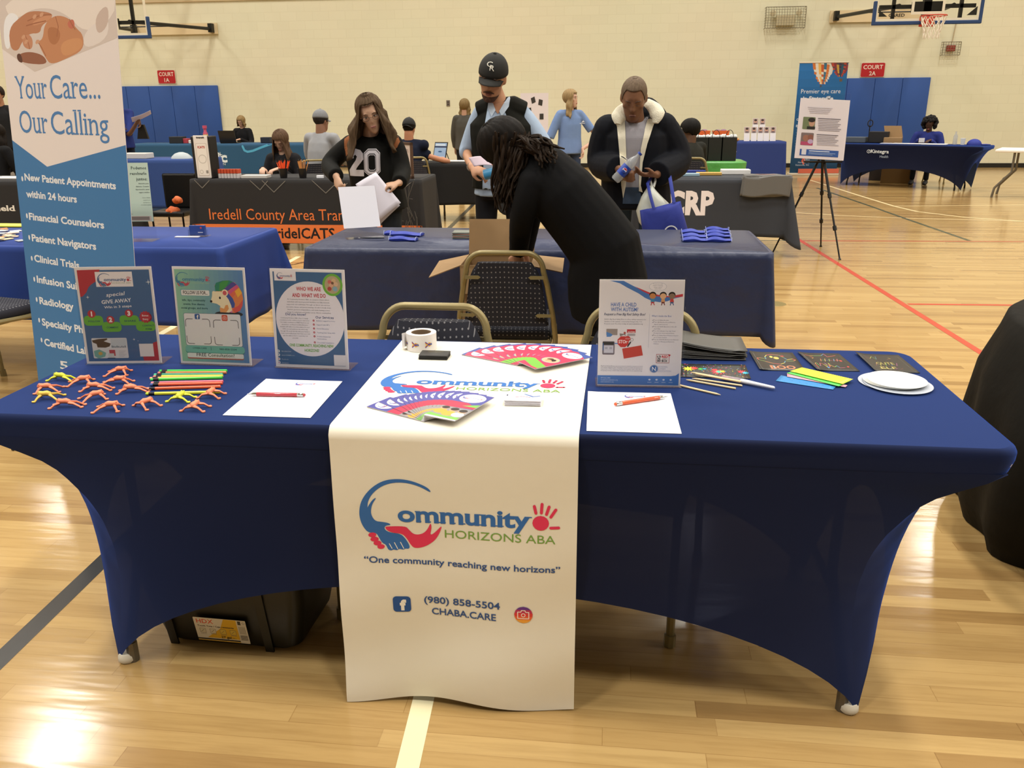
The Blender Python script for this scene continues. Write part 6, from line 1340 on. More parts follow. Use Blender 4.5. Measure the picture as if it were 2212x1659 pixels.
def figure(label, base, hd, F, U, neck, che, pel, sh, el, wr, hands=None, skinc='c89478', top='202020', tr=(.165, .115), wr_r=(.155, .11), hip=(.17, .125), sleeve=1.0, sr=(.062, .05, .042), ths=.0,
           legs=None, legc='1a1a1e', shoe='1a1a1a', vox=.009, X=None, shem=None, fem=False, hs=1.0, topname='shirt', hipz=0.0, top_rings=None, nofeet=False, lr=(.085, .06, .045)):
    base = V(base); M = head_matrix(hd, F, U, hs); neck, che, pel = V(neck), V(che), V(pel); sh = [V(p) for p in sh]; el = [V(p) for p in el]; wr = [V(p) for p in wr]
    X = V(X) if X else (sh[1] - sh[0]); X = X.normalized()
    b = MB(); add_head(b, M, neck + (che - neck) * .15, fem=fem, nr=.05 if fem else .058)
    up = (neck - pel).normalized(); Fw = up.cross(X).normalized() * 1
    if Fw.dot(V((0, -1, 0))) < 0 and False: Fw = -Fw
    def T(c, rx, ry, k=1.0): return oval(c, X, (neck - pel).normalized().cross(X).normalized(), rx * k, ry * k)
    core = lambda k, g: [T(pel - up * .04, hip[0] * .9 + g, hip[1] * .9 + g), T(pel, hip[0] + g, hip[1] + g), T(pel.lerp(che, .45), wr_r[0] + g, wr_r[1] + g), T(che, tr[0] + g, tr[1] + g), T(che.lerp(neck, .45), tr[0] * .98 + g, tr[1] * .85 + g), T(che.lerp(neck, .78), tr[0] * .62 + g, tr[1] * .62 + g), T(neck, .06 + g * .4, .06 + g * .4)]
    b.ring(core(1, -.02))
    for i in (0, 1):
        b.tube(*crv([sh[i] - V((0, 0, .025)), el[i], wr[i]], [.038, .036, .026]), 12)
        if hands and hands[i]:
            h = hands[i]; add_hand(b, wr[i], h[0], h[1], h[2] if len(h) > 2 else .5, h[3] if len(h) > 3 else 1, h[4] if len(h) > 4 else 1.0)
    if legs:
        for L_ in legs:
            b.tube([V(p) for p in L_[:3]], [lr[0] * .8, lr[1] * .8, lr[2] * .75], 12)
    body = remesh(b, vox, 'person', skin(skinc), base=base, it=4 if vox < .01 else 2); body['category'] = 'person'; body['label'] = label
    # top garment
    t = MB(); g = .012 + ths; rg = top_rings(T) if top_rings else core(1, g)
    if not top_rings:
        lo = pel + (pel - che).normalized() * (shem or .06); rg = [T(lo, hip[0] + g + .005, hip[1] + g + .005)] + rg[1:]
    t.ring(rg)
    for i in (0, 1):
        if sleeve > 1.01 or sleeve == 1.0: pts = [sh[i], el[i], el[i].lerp(wr[i], .95)]; rr = [sr[0] + ths, sr[1] + ths, sr[2] + ths]
        elif sleeve > .5: pts = [sh[i], el[i], el[i].lerp(wr[i], (sleeve - .5) * 2)]; rr = [sr[0] + ths, sr[1] + ths, sr[1] * .95 + ths]
        elif sleeve > 0: pts = [sh[i], sh[i].lerp(el[i], sleeve * 2)]; rr = [sr[0] + ths, sr[0] + ths]
        else: continue
        s0 = V(pts[0]) + (neck - V(pts[0])).normalized() * .02 - V((0, 0, .02))
        t.tube(*crv([che.lerp(neck, .35).lerp(sh[i], .35), s0] + pts[1:], [rr[0] * .9] + rr), 14); t.ell(s0, (rr[0] * 1.04,) * 3, u=14, v=10)
        t.tube([neck - up * .03, neck.lerp(s0, .5) - V((0, 0, .012 + ths * .3)), s0], [.05 + ths, .056 + ths * .7, rr[0] * .9], 12)
    shirt = remesh(t, vox, topname, cloth_m(top), body, it=5, base=base)
    if legs:
        g = MB(); g.ring([T(pel + up * .06, hip[0] - .005, hip[1] - .005), T(pel, hip[0] + .003, hip[1] + .003), T(pel - up * .06, hip[0] * .95, hip[1])])
        for L_ in legs: g.tube(*crv([V(p) for p in L_[:3]], lr), 14)
        remesh(g, vox * 1.15, 'trousers', cloth_m(legc), body, it=4, base=base)
        if not nofeet:
            for L_ in legs:
                a = V(L_[2]); d = V(L_[3]).normalized(); s = d.cross(V((0, 0, 1))); f = MB()
                f.ring([[a + d * q + s * w * math.cos(2 * PI * k / 12) + V((0, 0, zc + h * math.sin(2 * PI * k / 12) - a.z)) for k in range(12)] for q, w, zc, h in ((-.075, .02, .04, .03), (-.06, .034, .045, .043), (0, .038, .05, .048), (.08, .044, .035, .033), (.14, .04, .028, .026), (.175, .02, .022, .018))])
                remesh(f, .009, 'shoe', mat('shoe_' + shoe, shoe, .6), body, it=2, base=base)
    return body, M, shirt
def drape(ob, base, pts, Y, c, name, parent, grow=0.0, rough=.8, lift=.0002, edge=.02, reach=.8, off=0.0):
    A = Art(); base = V(base)
    A.poly([((at(px, py, Y) - base).x, (at(px, py, Y) - base).z) for px, py in pts], c)
    mp0 = drape_map(ob, V((0, Y - base.y, 0)), (1, 0, 0), (0, 0, 1), (0, -1, 0), reach)
    A.build(name, lambda u, v, w: mp0(u, v, w + off), parent, lift=lift, maxedge=edge, rough=rough)
def yx(px, py, Y): return at(px, py, Y)
DN = V((0, 0, -1))

# -- man in the black cap
B = V((-.40, 4.05, 0))
hd = at(1064, 170, 3.95)
body, M, top_ = figure('person standing in a black CR cap, light blue shirt and black vest, holding papers', B, hd, (-.12, -1, -.42), (.16, -.42, 1), at(1083, 236, 4.04), at(1084, 292, 4.05), V((-.42, 4.07, .92)),
    [at(1032, 240, 4.05), at(1135, 240, 4.07)], [at(1009, 322, 4.06), at(1180, 318, 4.02)], [at(1020, 362, 3.83), at(1165, 385, 3.8)],
    hands=[((.75, -.45, -.25), (.3, .5, -.8), .55, -1), ((-.6, -.3, -.5), (0, 0, -1), .4, 1)], skinc='b98a6c', top='9fb0c6', tr=(.185, .12), wr_r=(.17, .115), sleeve=.58, sr=(.056, .054, .048), shem=.04,
    legs=[((-.52, 4.07, .88), (-.53, 4.05, .48), (-.53, 4.1, .08), (0, -1, 0)), ((-.32, 4.07, .88), (-.30, 4.05, .48), (-.29, 4.1, .08), (.1, -1, 0))], legc='17171b', vox=.0085, hs=1.12)
face_bits(M, B, body, brow='3a2a20', lid=True, lip='9a6252')
ct = cap(M, B, body, '1c1c1a')
b0 = Matrix.Translation(-B) @ M
mo = MB(); mo.tube([b0 @ V((-.032, .082, -.052)), b0 @ V((-.016, .094, -.043)), b0 @ V((0, .1, -.041)), b0 @ V((.016, .094, -.043)), b0 @ V((.032, .082, -.052))], [.003, .006, .006, .006, .003], 8)
mo.ell((0, .087, -.092), (.016, .01, .016), b0, 12, 8); mo.ring([[b0 @ V((hw * math.cos(a), cy + hd_ * math.sin(a), z)) for a in [PI * k / 14 for k in range(15)]] for z, hw, cy, hd_ in ((-.072, .054, .028, .059), (-.092, .045, .036, .054), (-.108, .034, .044, .042))], cap=False, closed=False); mo.build('beard', mat('beard_brown', '4a3226', .9), body, smooth=True, ang=80)
A = Art(); A.text('C', -.006, .004, .026, 'd8d4c8', bold=.0, serif=False); A.text('R', .007, -.012, .026, 'd8d4c8', bold=.0)
A.build('cap_emblem', lambda u, v, w: b0 @ V(((-u * 1.4), .0, 0)) + (b0.to_3x3() @ V((0, -.012 + .110 * math.sin(1.02 - v * 11), .038 + .108 * math.cos(1.02 - v * 11)))) + (b0.to_3x3() @ V((0, .001 + w, 0))), body, lift=.0002, maxedge=.01)
# vest over the shirt
vx = MB(); Xv = (at(1143, 240, 4.07) - at(1026, 238, 4.05)).normalized(); upv = V((0, 0, 1)); Fv = upv.cross(Xv).normalized()
nk, ch, pl = at(1083, 236, 4.04), at(1084, 292, 4.05), V((-.42, 4.07, .92))
vx.ring([oval(pl, Xv, Fv, .20, .150), oval(pl.lerp(ch, .5), Xv, Fv, .195, .145), oval(ch, Xv, Fv, .215, .148), oval(ch.lerp(nk, .4), Xv, Fv, .215, .13), oval(ch.lerp(nk, .7), Xv, Fv, .17, .105), oval(nk, Xv, Fv, .10, .088), oval(nk + V((0, .01, .05)), Xv, Fv, .078, .075)])
for q_ in (at(1034, 240, 4.05), at(1133, 240, 4.07)): vx.tube([nk, nk.lerp(q_, .5) + V((0, 0, .012)), q_ - V((0, 0, .01))], [.075, .082, .072], 12)
vest = remesh(vx, .009, 'vest', cloth_m('14140f'), body, it=4, base=B)
drape(vest, B, [(1058, 216), (1052, 235), (1049, 262), (1047, 330), (1044, 380), (1042, 425), (1062, 446), (1085, 456), (1102, 454), (1106, 400), (1108, 320), (1103, 270), (1090, 240), (1084, 228), (1072, 238)], 3.95, '9fb0c6', 'shirt_front', body)
drape(vest, B, [(1058, 214), (1068, 236), (1076, 246), (1084, 236), (1092, 218), (1080, 222), (1068, 222)], 3.95, 'a87a5e', 'open_collar', body, off=.004)
drape(vest, B, [(1054, 214), (1060, 214), (1070, 238), (1062, 252), (1052, 232)], 3.93, 'b4c2d2', 'shirt_collar', body, off=.008); drape(vest, B, [(1094, 210), (1100, 206), (1098, 230), (1084, 252), (1078, 240)], 3.93, 'b4c2d2', 'shirt_collar', body, off=.008)
wl = at(1018, 360, 3.84) - B; MB().tube([wl + V((.026 * math.cos(a), .012 * math.sin(a), .026 * math.sin(a))) for a in [2 * PI * k / 16 for k in range(17)]], .005, 6).build('bracelet', mat('bead_dark', '6a5a4a', .4), body)
# papers and blue can held
def paper(name, label, cat, pts, c='d8d4dc', group=None, thick=.0015, art=None):
    ps = [V(p) for p in pts]; ct_ = sum(ps, V()) / 4; n = (ps[1] - ps[0]).cross(ps[3] - ps[0]).normalized(); mb = MB(); n = n if n.y < 0 else -n
    g = lambda u, v, w=0: ps[0] * (1 - u) * (1 - v) + ps[1] * u * (1 - v) + ps[2] * u * v + ps[3] * (1 - u) * v - ct_ + n * (w + .012 * math.sin(PI * u) * 1)
    mb.grid(g, 8, 8); o = mb.build(name, mat('paper_' + c, c, .6), smooth=True, solid=thick); o.location = ct_; return tag(o, label, cat, group)
paper('leaflet', 'pale folded leaflet held by the man in the black cap', 'leaflet', [at(1012, 341, 3.72), at(1052, 339, 3.74), at(1068, 358, 3.70), at(1024, 360, 3.68)], 'b9a8b4')
cn = at(1062, 374, 3.72); t = thing('blue_cup', 'blue cylinder with white logo held by the man in the black cap', 'cup', cn)
Mc = Matrix.Rotation(1.35, 4, 'Y'); MB().lathe([(.001, -.05), (.03, -.05), (.034, -.046), (.034, .05), (.001, .05)], 24, Mc).build('cup_body', mat('cyan_blue', '3a86b4', .4), t, smooth=True, ang=40); MB().lathe([(.02, -.0515), (.031, -.0515), (.031, -.050), (.02, -.050)], 20, Mc).build('cup_rim', mat('cup_white', 'd8dce0', .4), t)

# -- woman in the number 20 jersey
B = V((-1.34, 4.22, 0))
body, M, top_ = figure('person with long brown hair in a black number 20 jersey, holding white sheets', B, at(800, 246, 4.1), (.32, -1, -.38), (-.14, -.4, 1), at(800, 292, 4.2), at(800, 330, 4.22), V((-1.34, 4.27, .86)),
    [at(752, 308, 4.22), at(856, 306, 4.22)], [at(714, 354, 4.2), at(868, 368, 4.18)], [at(727, 382, 3.98), at(862, 396, 3.98)],
    hands=[((.3, -.4, -.6), (.5, .6, -.4), .9, -1, .9), ((-.85, -.35, -.1), (-.1, .3, -.9), .75, 1, .9)], skinc='c09a80', top='151513', tr=(.16, .12), wr_r=(.165, .12), hip=(.175, .13), sr=(.06, .06, .048), ths=.006, shem=.1,
    legs=[((-1.43, 4.27, .82), (-1.43, 4.22, .45), (-1.43, 4.25, .09), (-.25, -1, 0)), ((-1.25, 4.27, .82), (-1.25, 4.24, .45), (-1.27, 4.33, .09), (.6, -1, 0))], legc='22262a', shoe='24242a', fem=True, vox=.0085)
face_bits(M, B, body, brow='5a4434', iris='3a2c24', lip='a06a62', glasses=True)
hair(M, B, body, '3e2b1e', '6c5842', front=.088, side=.02, back=-.05, length=.30, open_=.95, puff=.014, wave=.009, spread=.5, seed=2)
number = [("2", [(752, 333), (757, 325), (768, 321), (779, 324), (785, 331), (786, 344), (771, 362), (768, 367), (786, 367), (786, 381), (751, 381), (751, 368), (769, 346), (772, 338), (768, 334), (764, 337), (764, 342), (752, 342)])]
def ngrow(p, k):
    c = (sum(x for x, y in p) / len(p), sum(y for x, y in p) / len(p)); return [(c[0] + (x - c[0]) * k, c[1] + (y - c[1]) * k) for x, y in p]
drape(top_, B, number[0][1], 4.1, 'd2ced4', 'jersey_digit', body, edge=.015)
zero_o = [(796, 321), (813, 321), (821, 330), (821, 371), (813, 379), (796, 379), (787, 371), (787, 330)]; zero_i = [(800, 335), (809, 335), (811, 338), (811, 364), (808, 367), (800, 367), (797, 364), (797, 338)]
def ringdrape(o_, i_, c, off):
    A = Art(); f = lambda p: ((at(p[0], p[1], 4.1) - B).x, (at(p[0], p[1], 4.1) - B).z); vs = [f(p) for p in o_] + [f(p) for p in i_]; n = len(o_)
    A.tri(vs, [t for k in range(n) for t in ((k, (k + 1) % n, n + (k + 1) % n), (k, n + (k + 1) % n, n + k))], c); mp0 = drape_map(top_, V((0, 4.1 - B.y, 0)), (1, 0, 0), (0, 0, 1), (0, -1, 0), .8)
    A.build('jersey_digit', lambda u, v, w: mp0(u, v, w + off), body, maxedge=.015, rough=.8)
ringdrape(zero_o, zero_i, 'd2ced4', 0); ringdrape(ngrow(zero_o, .93), ngrow(zero_o, .89), '1c1c1c', .001); ringdrape(ngrow(zero_i, 1.22), ngrow(zero_i, 1.1), '1c1c1c', .001)
for P_ in ([(742, 300), (751, 292), (760, 294), (756, 330), (748, 338), (744, 320)], [(848, 292), (857, 296), (862, 306), (858, 318), (850, 326), (848, 310)]): drape(top_, B, P_, 4.15, '8a5430', 'shoulder_stripe', body)
paper('paper_sheet', 'white sheet held fanned out by the person in the number 20 jersey', 'paper sheet', [at(768, 398, 3.93), at(812, 372, 3.95), at(866, 438, 3.93), at(818, 478, 3.9)], 'd4d0dc')
paper('paper_sheet', 'second white sheet sticking out beneath the fanned one, in the hand of the jersey wearer', 'paper sheet', [at(770, 404, 3.96), at(812, 378, 3.98), at(864, 444, 3.96), at(819, 487, 3.93)], 'c8c4d0')

# -- older man with the fleece lined coat
B = V((.47, 4.12, 0))
body, M, top_ = figure('person in a dark hooded coat with white fleece lining, looking down at a hand', B, at(1369, 213, 4.0), (-.08, -1, -.62), (.0, -.62, 1), at(1372, 262, 4.1), at(1374, 310, 4.14), V((.5, 4.17, .86)),
    [at(1308, 275, 4.14), at(1438, 270, 4.14)], [at(1300, 350, 4.16), at(1462, 345, 4.14)], [at(1338, 366, 3.86), at(1418, 378, 3.88)],
    hands=[((.45, -.45, -.35), (.5, .5, .2), .95, -1, 1.05), ((-.9, -.35, .05), (.1, .2, 1), .35, -1, 1.05)], skinc='7a5640', top='0f1118', tr=(.20, .15), wr_r=(.21, .155), hip=(.215, .16), sr=(.085, .09, .072), ths=.012, shem=.05, topname='coat',
    legs=[((.40, 4.17, .83), (.40, 4.14, .45), (.39, 4.2, .08), (-.1, -1, 0)), ((.60, 4.17, .83), (.60, 4.14, .45), (.61, 4.2, .08), (.1, -1, 0))], legc='36465c', vox=.0085, hs=1.1)
face_bits(M, B, body, brow='4a3a30', lid=True, lip='6a4438')
hair(M, B, body, '5c4a3a', '7c6a58', front=.088, side=.0, back=-.05, puff=.0, wave=.0, solid=.003)
drape(top_, B, [(1350, 250), (1362, 262), (1378, 265), (1392, 258), (1402, 248), (1398, 290), (1390, 330), (1384, 380), (1382, 412), (1348, 412), (1350, 350), (1350, 290)], 4.0, '8d8a90', 't_shirt', body)
drape(top_, B, [(1350, 404), (1384, 404), (1384, 418), (1386, 440), (1345, 440), (1346, 418)], 4.0, '3a4a62', 'jeans_front', body, off=.001)
fl = 'd6d0bc'; FLM = mat('white_fleece', fl, .95, vary=.08, vscale=90, bump=(160, .8, .006))
for pp in ([(1356, 226, 4.13), (1344, 238, 4.05), (1336, 254, 3.99), (1334, 268, 3.965)], [(1396, 220, 4.14), (1412, 232, 4.06), (1420, 248, 3.99), (1416, 266, 3.965)]):
    MB().tube(*crv([at(*q) - B for q in pp], [.03, .042, .05, .02]), 12, flat=.45, up=(0, -1, .4)).build('fleece_collar', FLM, body, smooth=True)
drape(top_, B, [(1344, 258), (1350, 262), (1351, 290), (1353, 340), (1352, 400), (1346, 428), (1342, 400), (1338, 330), (1333, 275), (1330, 264)], 4.0, fl, 'fleece_lapel', body, off=.006, edge=.02)
drape(top_, B, [(1406, 256), (1416, 262), (1410, 276), (1398, 310), (1388, 350), (1384, 400), (1388, 415), (1380, 412), (1380, 380), (1384, 320), (1394, 275), (1400, 258)], 4.0, fl, 'fleece_lapel', body, off=.006, edge=.02)
hm = MB(); cH = at(1392, 238, 4.25) - B
hm.ring([[cH + V((rx * math.cos(a), ry * math.sin(a), z + .02 * math.sin(a))) for a in [2 * PI * k / 24 for k in range(24)]] for z, rx, ry in ((-.1, .19, .12), (-.05, .17, .13), (.0, .14, .11), (.04, .10, .08), (.07, .06, .04))]); remesh(hm, .012, 'hood', cloth_m('0f1118'), body, it=4)
# bottle, bags
bp_ = at(1352, 364, 3.78); t = thing('soda_bottle', 'clear plastic soda bottle with blue label held by the coat wearer', 'bottle', bp_); Mb = Matrix.Rotation(.75, 4, 'Y')
MB().lathe([(.001, -.10), (.026, -.10), (.031, -.09), (.031, .045), (.026, .07), (.012, .10), (.012, .118), (.001, .118)], 20, Mb).build('bottle_shell', mat('bottle_clear', 'b8bcc0', .1, alpha=.45), t, smooth=True)
MB().lathe([(.0325, -.05), (.0325, .02)], 20, Mb, cap=False).build('bottle_label', mat('label_blue', '1c3e9c', .4), t, smooth=True)
e_ = MB(); e_.m(mat('label_white', 'd8d8dc', .4)).ell((0, -.033, -.012), (.0155, .002, .0155), Mb, 18, 6); e_.m(mat('label_red', 'c02838', .4)).prism([(-.013, -.009), (.013, -.006), (.009, .0), (0, .003), (-.009, .0)], 0, .001, lambda u, v, w: Mb @ V((u, -.0355 - w, v))); e_.m(mat('label_blue', '1c3e9c', .4)).prism([(-.013, -.015), (-.009, -.024), (0, -.027), (.009, -.024), (.013, -.014)], 0, .001, lambda u, v, w: Mb @ V((u, -.0355 - w, v))); e_.build('label_emblem', None, t)
MB().lathe([(.001, .118), (.0145, .118), (.0145, .132), (.001, .132)], 16, Mb).build('bottle_cap', mat('label_blue', '1c3e9c', .4), t)
def sack(name, label, cat, pxs, Y, m, depth=.05, seed=1):
    """soft bag: outline in the picture at its own distance, filled out with depth"""
    P_ = [at(x, y, Y) for x, y in pxs]; ct_ = sum(P_, V()) / len(P_); base = V((ct_.x, ct_.y, min(p.z for p in P_))); mb = MB(); n = len(P_); rings = []; rnd = random.Random(seed)
    for k in range(9):
        a = PI * (k + .0) / 8; s = max(.04, math.sin(a) ** .5); y = -math.cos(a) * depth
        rings.append([V((ct_.x + (p.x - ct_.x) * s, Y + y + .012 * math.sin(i * 2.3 + k) * s, ct_.z + (p.z - ct_.z) * s)) - base for i, p in enumerate(P_)])
    mb.ring(rings); o = mb.build(name, m, smooth=True, ang=50); o.location = base; return tag(o, label, cat), base
wb, bs = sack('plastic_bag', 'white plastic carrier bag hanging behind the blue tote', 'plastic bag', [(1408, 398), (1416, 410), (1430, 425), (1446, 440), (1440, 480), (1420, 500), (1395, 500), (1380, 480), (1374, 455), (1385, 425), (1398, 405)], 3.86, mat('white_film', 'c8ccc4', .35, alpha=.93, vary=.12, vscale=15), .07)
MB().tube([at(1408, 402, 3.86) - bs, at(1404, 385, 3.9) - bs, at(1414, 366, 3.95) - bs, at(1419, 364, 3.97) - bs, at(1416, 390, 3.9) - bs, at(1412, 404, 3.86) - bs], .008, 6).build('bag_handle', mat('white_film2', 'cfd2cc', .35), wb, smooth=True)
tb, bs = sack('tote_bag', 'royal blue tote bag hanging from the coat wearer', 'tote bag', [(1382, 454), (1420, 446), (1446, 440), (1470, 434), (1476, 460), (1487, 500), (1470, 530), (1395, 530), (1386, 490)], 3.80, mat('tote_blue', '26348c', .7, vary=.1, vscale=8, bump=(12, .4, .006)), .045, 4)
MB().tube([at(1412, 450, 3.76) - bs, at(1404, 420, 3.78) - bs, at(1399, 396, 3.84) - bs, at(1410, 378, 3.92) - bs], .010, 6, flat=.3).tube([at(1456, 438, 3.78) - bs, at(1450, 400, 3.82) - bs, at(1444, 365, 3.92) - bs, at(1436, 352, 3.98) - bs], .011, 6, flat=.3).build('strap', mat('tote_strap', '2a3890', .7), tb, smooth=True)
A = Art(); c_ = at(1450, 492, 3.75) - bs; A.ringe(c_.x, c_.z - .03, .045, .008, 'd0d4dc', 24); A.build('tote_logo', lambda u, v, w: V((u, 3.752 - bs.y - w, v)), tb)

# -- woman bending over the box, all in black
B = V((.36, 1.98, 0)); BKC = '08080a'
def bend_top(T):
    sp = [((1138, 345), 2.02, .075, .09), ((1172, 368), 2.0, .14, .12), ((1215, 420), 1.98, .16, .15), ((1262, 478), 1.97, .155, .155), ((1305, 535), 1.97, .165, .165), ((1312, 600), 1.97, .17, .18), ((1305, 655), 1.97, .175, .165), ((1300, 690), 1.97, .17, .14)]
    cs = [at(p[0], p[1], Y) for p, Y, a, b_ in sp]; out = []
    for i, (p, Y, rY, rP) in enumerate(sp):
        d = (cs[min(i + 1, len(cs) - 1)] - cs[max(0, i - 1)]).normalized(); q = V((0, 1, 0)); s = d.cross(q).normalized(); q = s.cross(d); out.append([cs[i] + q * rY * math.cos(a) + s * rP * math.sin(a) for a in [2 * PI * k / 20 for k in range(20)]])
    return out
hd = at(1092, 322, 2.02)
body, M, top_ = figure('person with dark wavy hair and all black clothes bending over the open box', B, hd, (-.75, .2, -.65), (-.35, -.25, .75), at(1138, 345, 2.02), at(1180, 385, 2.0), at(1305, 535, 1.97),
    [at(1150, 390, 1.87), at(1180, 350, 2.18)], [at(1128, 470, 1.9), at(1150, 450, 2.2)], [at(1120, 545, 2.08), at(1132, 545, 2.25)],
    hands=[((-.05, .3, -.9), (0, 1, 0), .4, -1, .9), ((-.05, .1, -.95), (0, -1, 0), .4, 1, .9)], skinc='b88a70', top=BKC, X=(0, 1, 0), tr=(.15, .11), wr_r=(.14, .11), hip=(.15, .13), sr=(.06, .055, .045), top_rings=bend_top, topname='long_cardigan',
    legs=[((.33, 1.90, .78), (.31, 1.88, .42), (.27, 1.90, .08), (-.6, -.6, 0)), ((.36, 2.1, .78), (.33, 2.1, .42), (.33, 2.12, .08), (-.8, .1, 0))], legc=BKC, fem=True, vox=.009, lr=(.09, .07, .05))
hair(M, B, body, '0e0a08', '1a1410', front=.06, side=-.05, back=-.09, length=.0, open_=.6, puff=.016, wave=.004)
lk = MB(); rnd = random.Random(5)
for i in range(150):   # loose locks falling over the shoulder and down beside the face
    if i < 26 or i >= 70: s0 = at(1068 + (i % 26) * 3.2 + rnd.uniform(-5, 5), 296 + rnd.uniform(-14, 30), 1.93 + rnd.uniform(-.04, .06)); e0 = at(1075 + (i % 26) * 2.2 + rnd.uniform(-8, 8), 395 + rnd.uniform(-20, 45) + (20 if i % 26 < 12 else 0), 1.90 + rnd.uniform(-.03, .05))
    else: k = i - 26; s0 = at(1108 + k * 1.1, 300 + rnd.uniform(-8, 28), 1.93 + rnd.uniform(-.03, .05)); e0 = at(1158 + k * 1.2 + rnd.uniform(-8, 8), 318 + rnd.uniform(-8, 40) + (k % 5) * 4, 1.84 + rnd.uniform(0, .03))
    pts = []; ph = rnd.uniform(0, 6)
    for j in range(9):
        q = j / 8; p = s0.lerp(e0, q) + V((.016 * math.sin(q * 8 + ph) * q, .012 * math.cos(q * 7 + ph), .02 * math.sin(q * PI) if i >= 26 else 0)); pts.append(p - B)
    lk.tube(pts, [.0012 + .0062 * math.sin(PI * min(1, (j + .6) / 9.2)) ** .7 for j in range(9)], 6)
lk.build('hair_locks', hair_mat('150f0b', '33261b'), body, smooth=True)
# ------------------------------------------------------------------ booths further back
# charcoal CRP table
CHAR = mat('charcoal_cloth', '2e3138', .8, vary=.05)
folding_table('folding table under the charcoal cloth printed CRP', .55, 2.08, 6.95, 7.68, .742, BLACKM)
crp = cloth('tablecloth', 'charcoal tablecloth with large white letters CRP', 'tablecloth', .55, 2.08, 6.95, 7.68, .747, (.56, .6, .4, .4), CHAR, .035, 8, .16, 12, cornerdrop=1.15)
cb_ = V((1.315, 7.315, 0)); mp_ = drape_map(crp, V((0, 0, 0)), (1, 0, 0), (0, 0, 1), (0, -1, 0), 1.5)
A = Art(); a0 = at(1541, 462, 6.93) - cb_; a1 = at(1541, 414, 6.93) - cb_; A.text('CRP', a0.x, a0.z, a1.z - a0.z, 'ddd4d4', al='r', bold=.045, w=.47)
A.build('cloth_print', lambda u, v, w: mp_(u, v, w), crp, maxedge=.05, rough=.8)
GREYB = mat('grey_felt_bag', '62615f', .9, bump=(60, .2, .002))
for i in range(4):
    g = MB(); x0, x1 = 1.60 + .006 * i, 2.07 + .004 * (i % 2); z = .749 + .011 * i; dr = .17 + .0 * i - .012 * i
    def f_(u, v):
        L = .36 * v; X = x0 + (x1 - x0) * u + .03 * (1 - v)
        if L < .17: return (X - 1.84, 7.10 - L + .0, z + .006 * math.sin(u * 12))
        return (X - 1.84, 6.93 - .012 * (i + 1) - .004 * math.sin(u * 9), z - (L - .17) * (1.0 - .12 * (3 - i) * 0) + .012 * math.sin(u * 7 + i) + .018 * (i - 3) * (-.6))
    g.grid(f_, 14, 22); o = g.build('felt_bag', GREYB, smooth=True, solid=.008, ang=70); o.location = (1.84, 0, 0)
    tag(o, 'grey felt bag folded over the edge of the charcoal table, %s' % ('lowest of the stack', 'second from the bottom', 'third from the bottom', 'topmost with red logo')[i], 'bag', 'grey bags on the charcoal table')
    if i == 3:
        A = Art(); A.ringe(.0, .17, .1, .012, 'b84a4c', 24, PI * 1.08, PI * 1.92, ry=.06); A.text('CRP', 0, .15, .025, 'a05050'); A.build('bag_logo', lambda u, v, w: V((u, 7.10 - (.34 - v) * .5 - .02, z + .012 + w)) if 0 else V((u - .0, 7.03 - (.22 - v), z + .014 + w)), o)
for (px, py, w, d, c, nm, lb) in ((1492, 374, .32, .05, '2a3c90', 'blue_folder', 'blue folder at the back of the charcoal table'), (1486, 381, .24, .08, '8fa8b8', 'leaflet_stack', 'pale blue leaflets on the charcoal table'), (1532, 379, .26, .09, 'c09a50', 'tissue_box', 'tan patterned box on the charcoal table'), (1590, 377, .3, .14, 'e0e0e0', 'tissue_stack', 'heap of white papers beside the grey bags')):
    g_ = gz(px, py, .75); o = MB().bbox((-w / 2, -d / 2, 0), (w / 2, d / 2, .03 if nm != 'tissue_stack' else .05), .006, 2).build(nm, mat('c_' + c, c, .6)); o.location = (g_.x, max(7.0, g_.y) + d / 2, .7495); tag(o, lb, nm.split('_')[-1])

# black transit table
BK = mat('black_poly_cloth', '1d1c1e', .8, vary=.05)
folding_table('folding table under the black transit cloth', -4.1, -1.62, 6.88, 7.6, .742, BLACKM)
cats = cloth('tablecloth', 'black tablecloth reading Iredell County Area Transit with orange border', 'tablecloth', -4.1, -1.62, 6.88, 7.6, .747, (.665, .66, .5, .5), BK, .012, 6, .05, 21)
cb_ = V((-2.86, 7.24, 0)); mp_ = drape_map(cats, V((0, 0, 0)), (1, 0, 0), (0, 0, 1), (0, -1, 0), 1.5)
A = Art(); A.rect(-1.25, .085, 1.25, .28, 'd2703a')
p = lambda px, py: (at(px, py, 6.86) - cb_)
q0, q1, q2 = p(454, 474), p(454, 450), p(780, 481); A.text('Iredell County Area Transit', q0.x, q0.z, q1.z - q0.z, 'd2703a', al='l', bold=.0, w=(p(750, 478).x - q0.x) * 1.075)
q0, q1 = p(526, 513), p(526, 491); A.text('www.rideICATS.com', q0.x, q0.z, q1.z - q0.z, '1d1a1a', al='l', bold=.02, w=(p(722, 516).x - q0.x) * 1.31)
W_ = '6f6c68'
for pts in ([(398, 400), (408, 390)], [(420, 389), (437, 406), (452, 390)], [(540, 390), (562, 410), (578, 391)], [(566, 390), (592, 415), (616, 391)], [(674, 390), (704, 417), (722, 400), (734, 412), (750, 396)], [(862, 415), (895, 388)]):
    A.line([((p(x, y)).x, p(x, y).z) for x, y in pts], .008, W_)
A.build('cloth_print', lambda u, v, w: mp_(u, v, w), cats, maxedge=.08, rough=.8)
lk = MB(); rnd = random.Random(3)
for i in range(26):
    x = rnd.uniform(-1.98, -1.62); z = rnd.uniform(.15, .74); lk.tube([(x, 6.82, z), (x + rnd.uniform(-.08, .08), 6.81, z - rnd.uniform(.05, .2)), (x + rnd.uniform(-.12, .12), 6.82, max(.06, z - rnd.uniform(.15, .35)))], .003, 4)
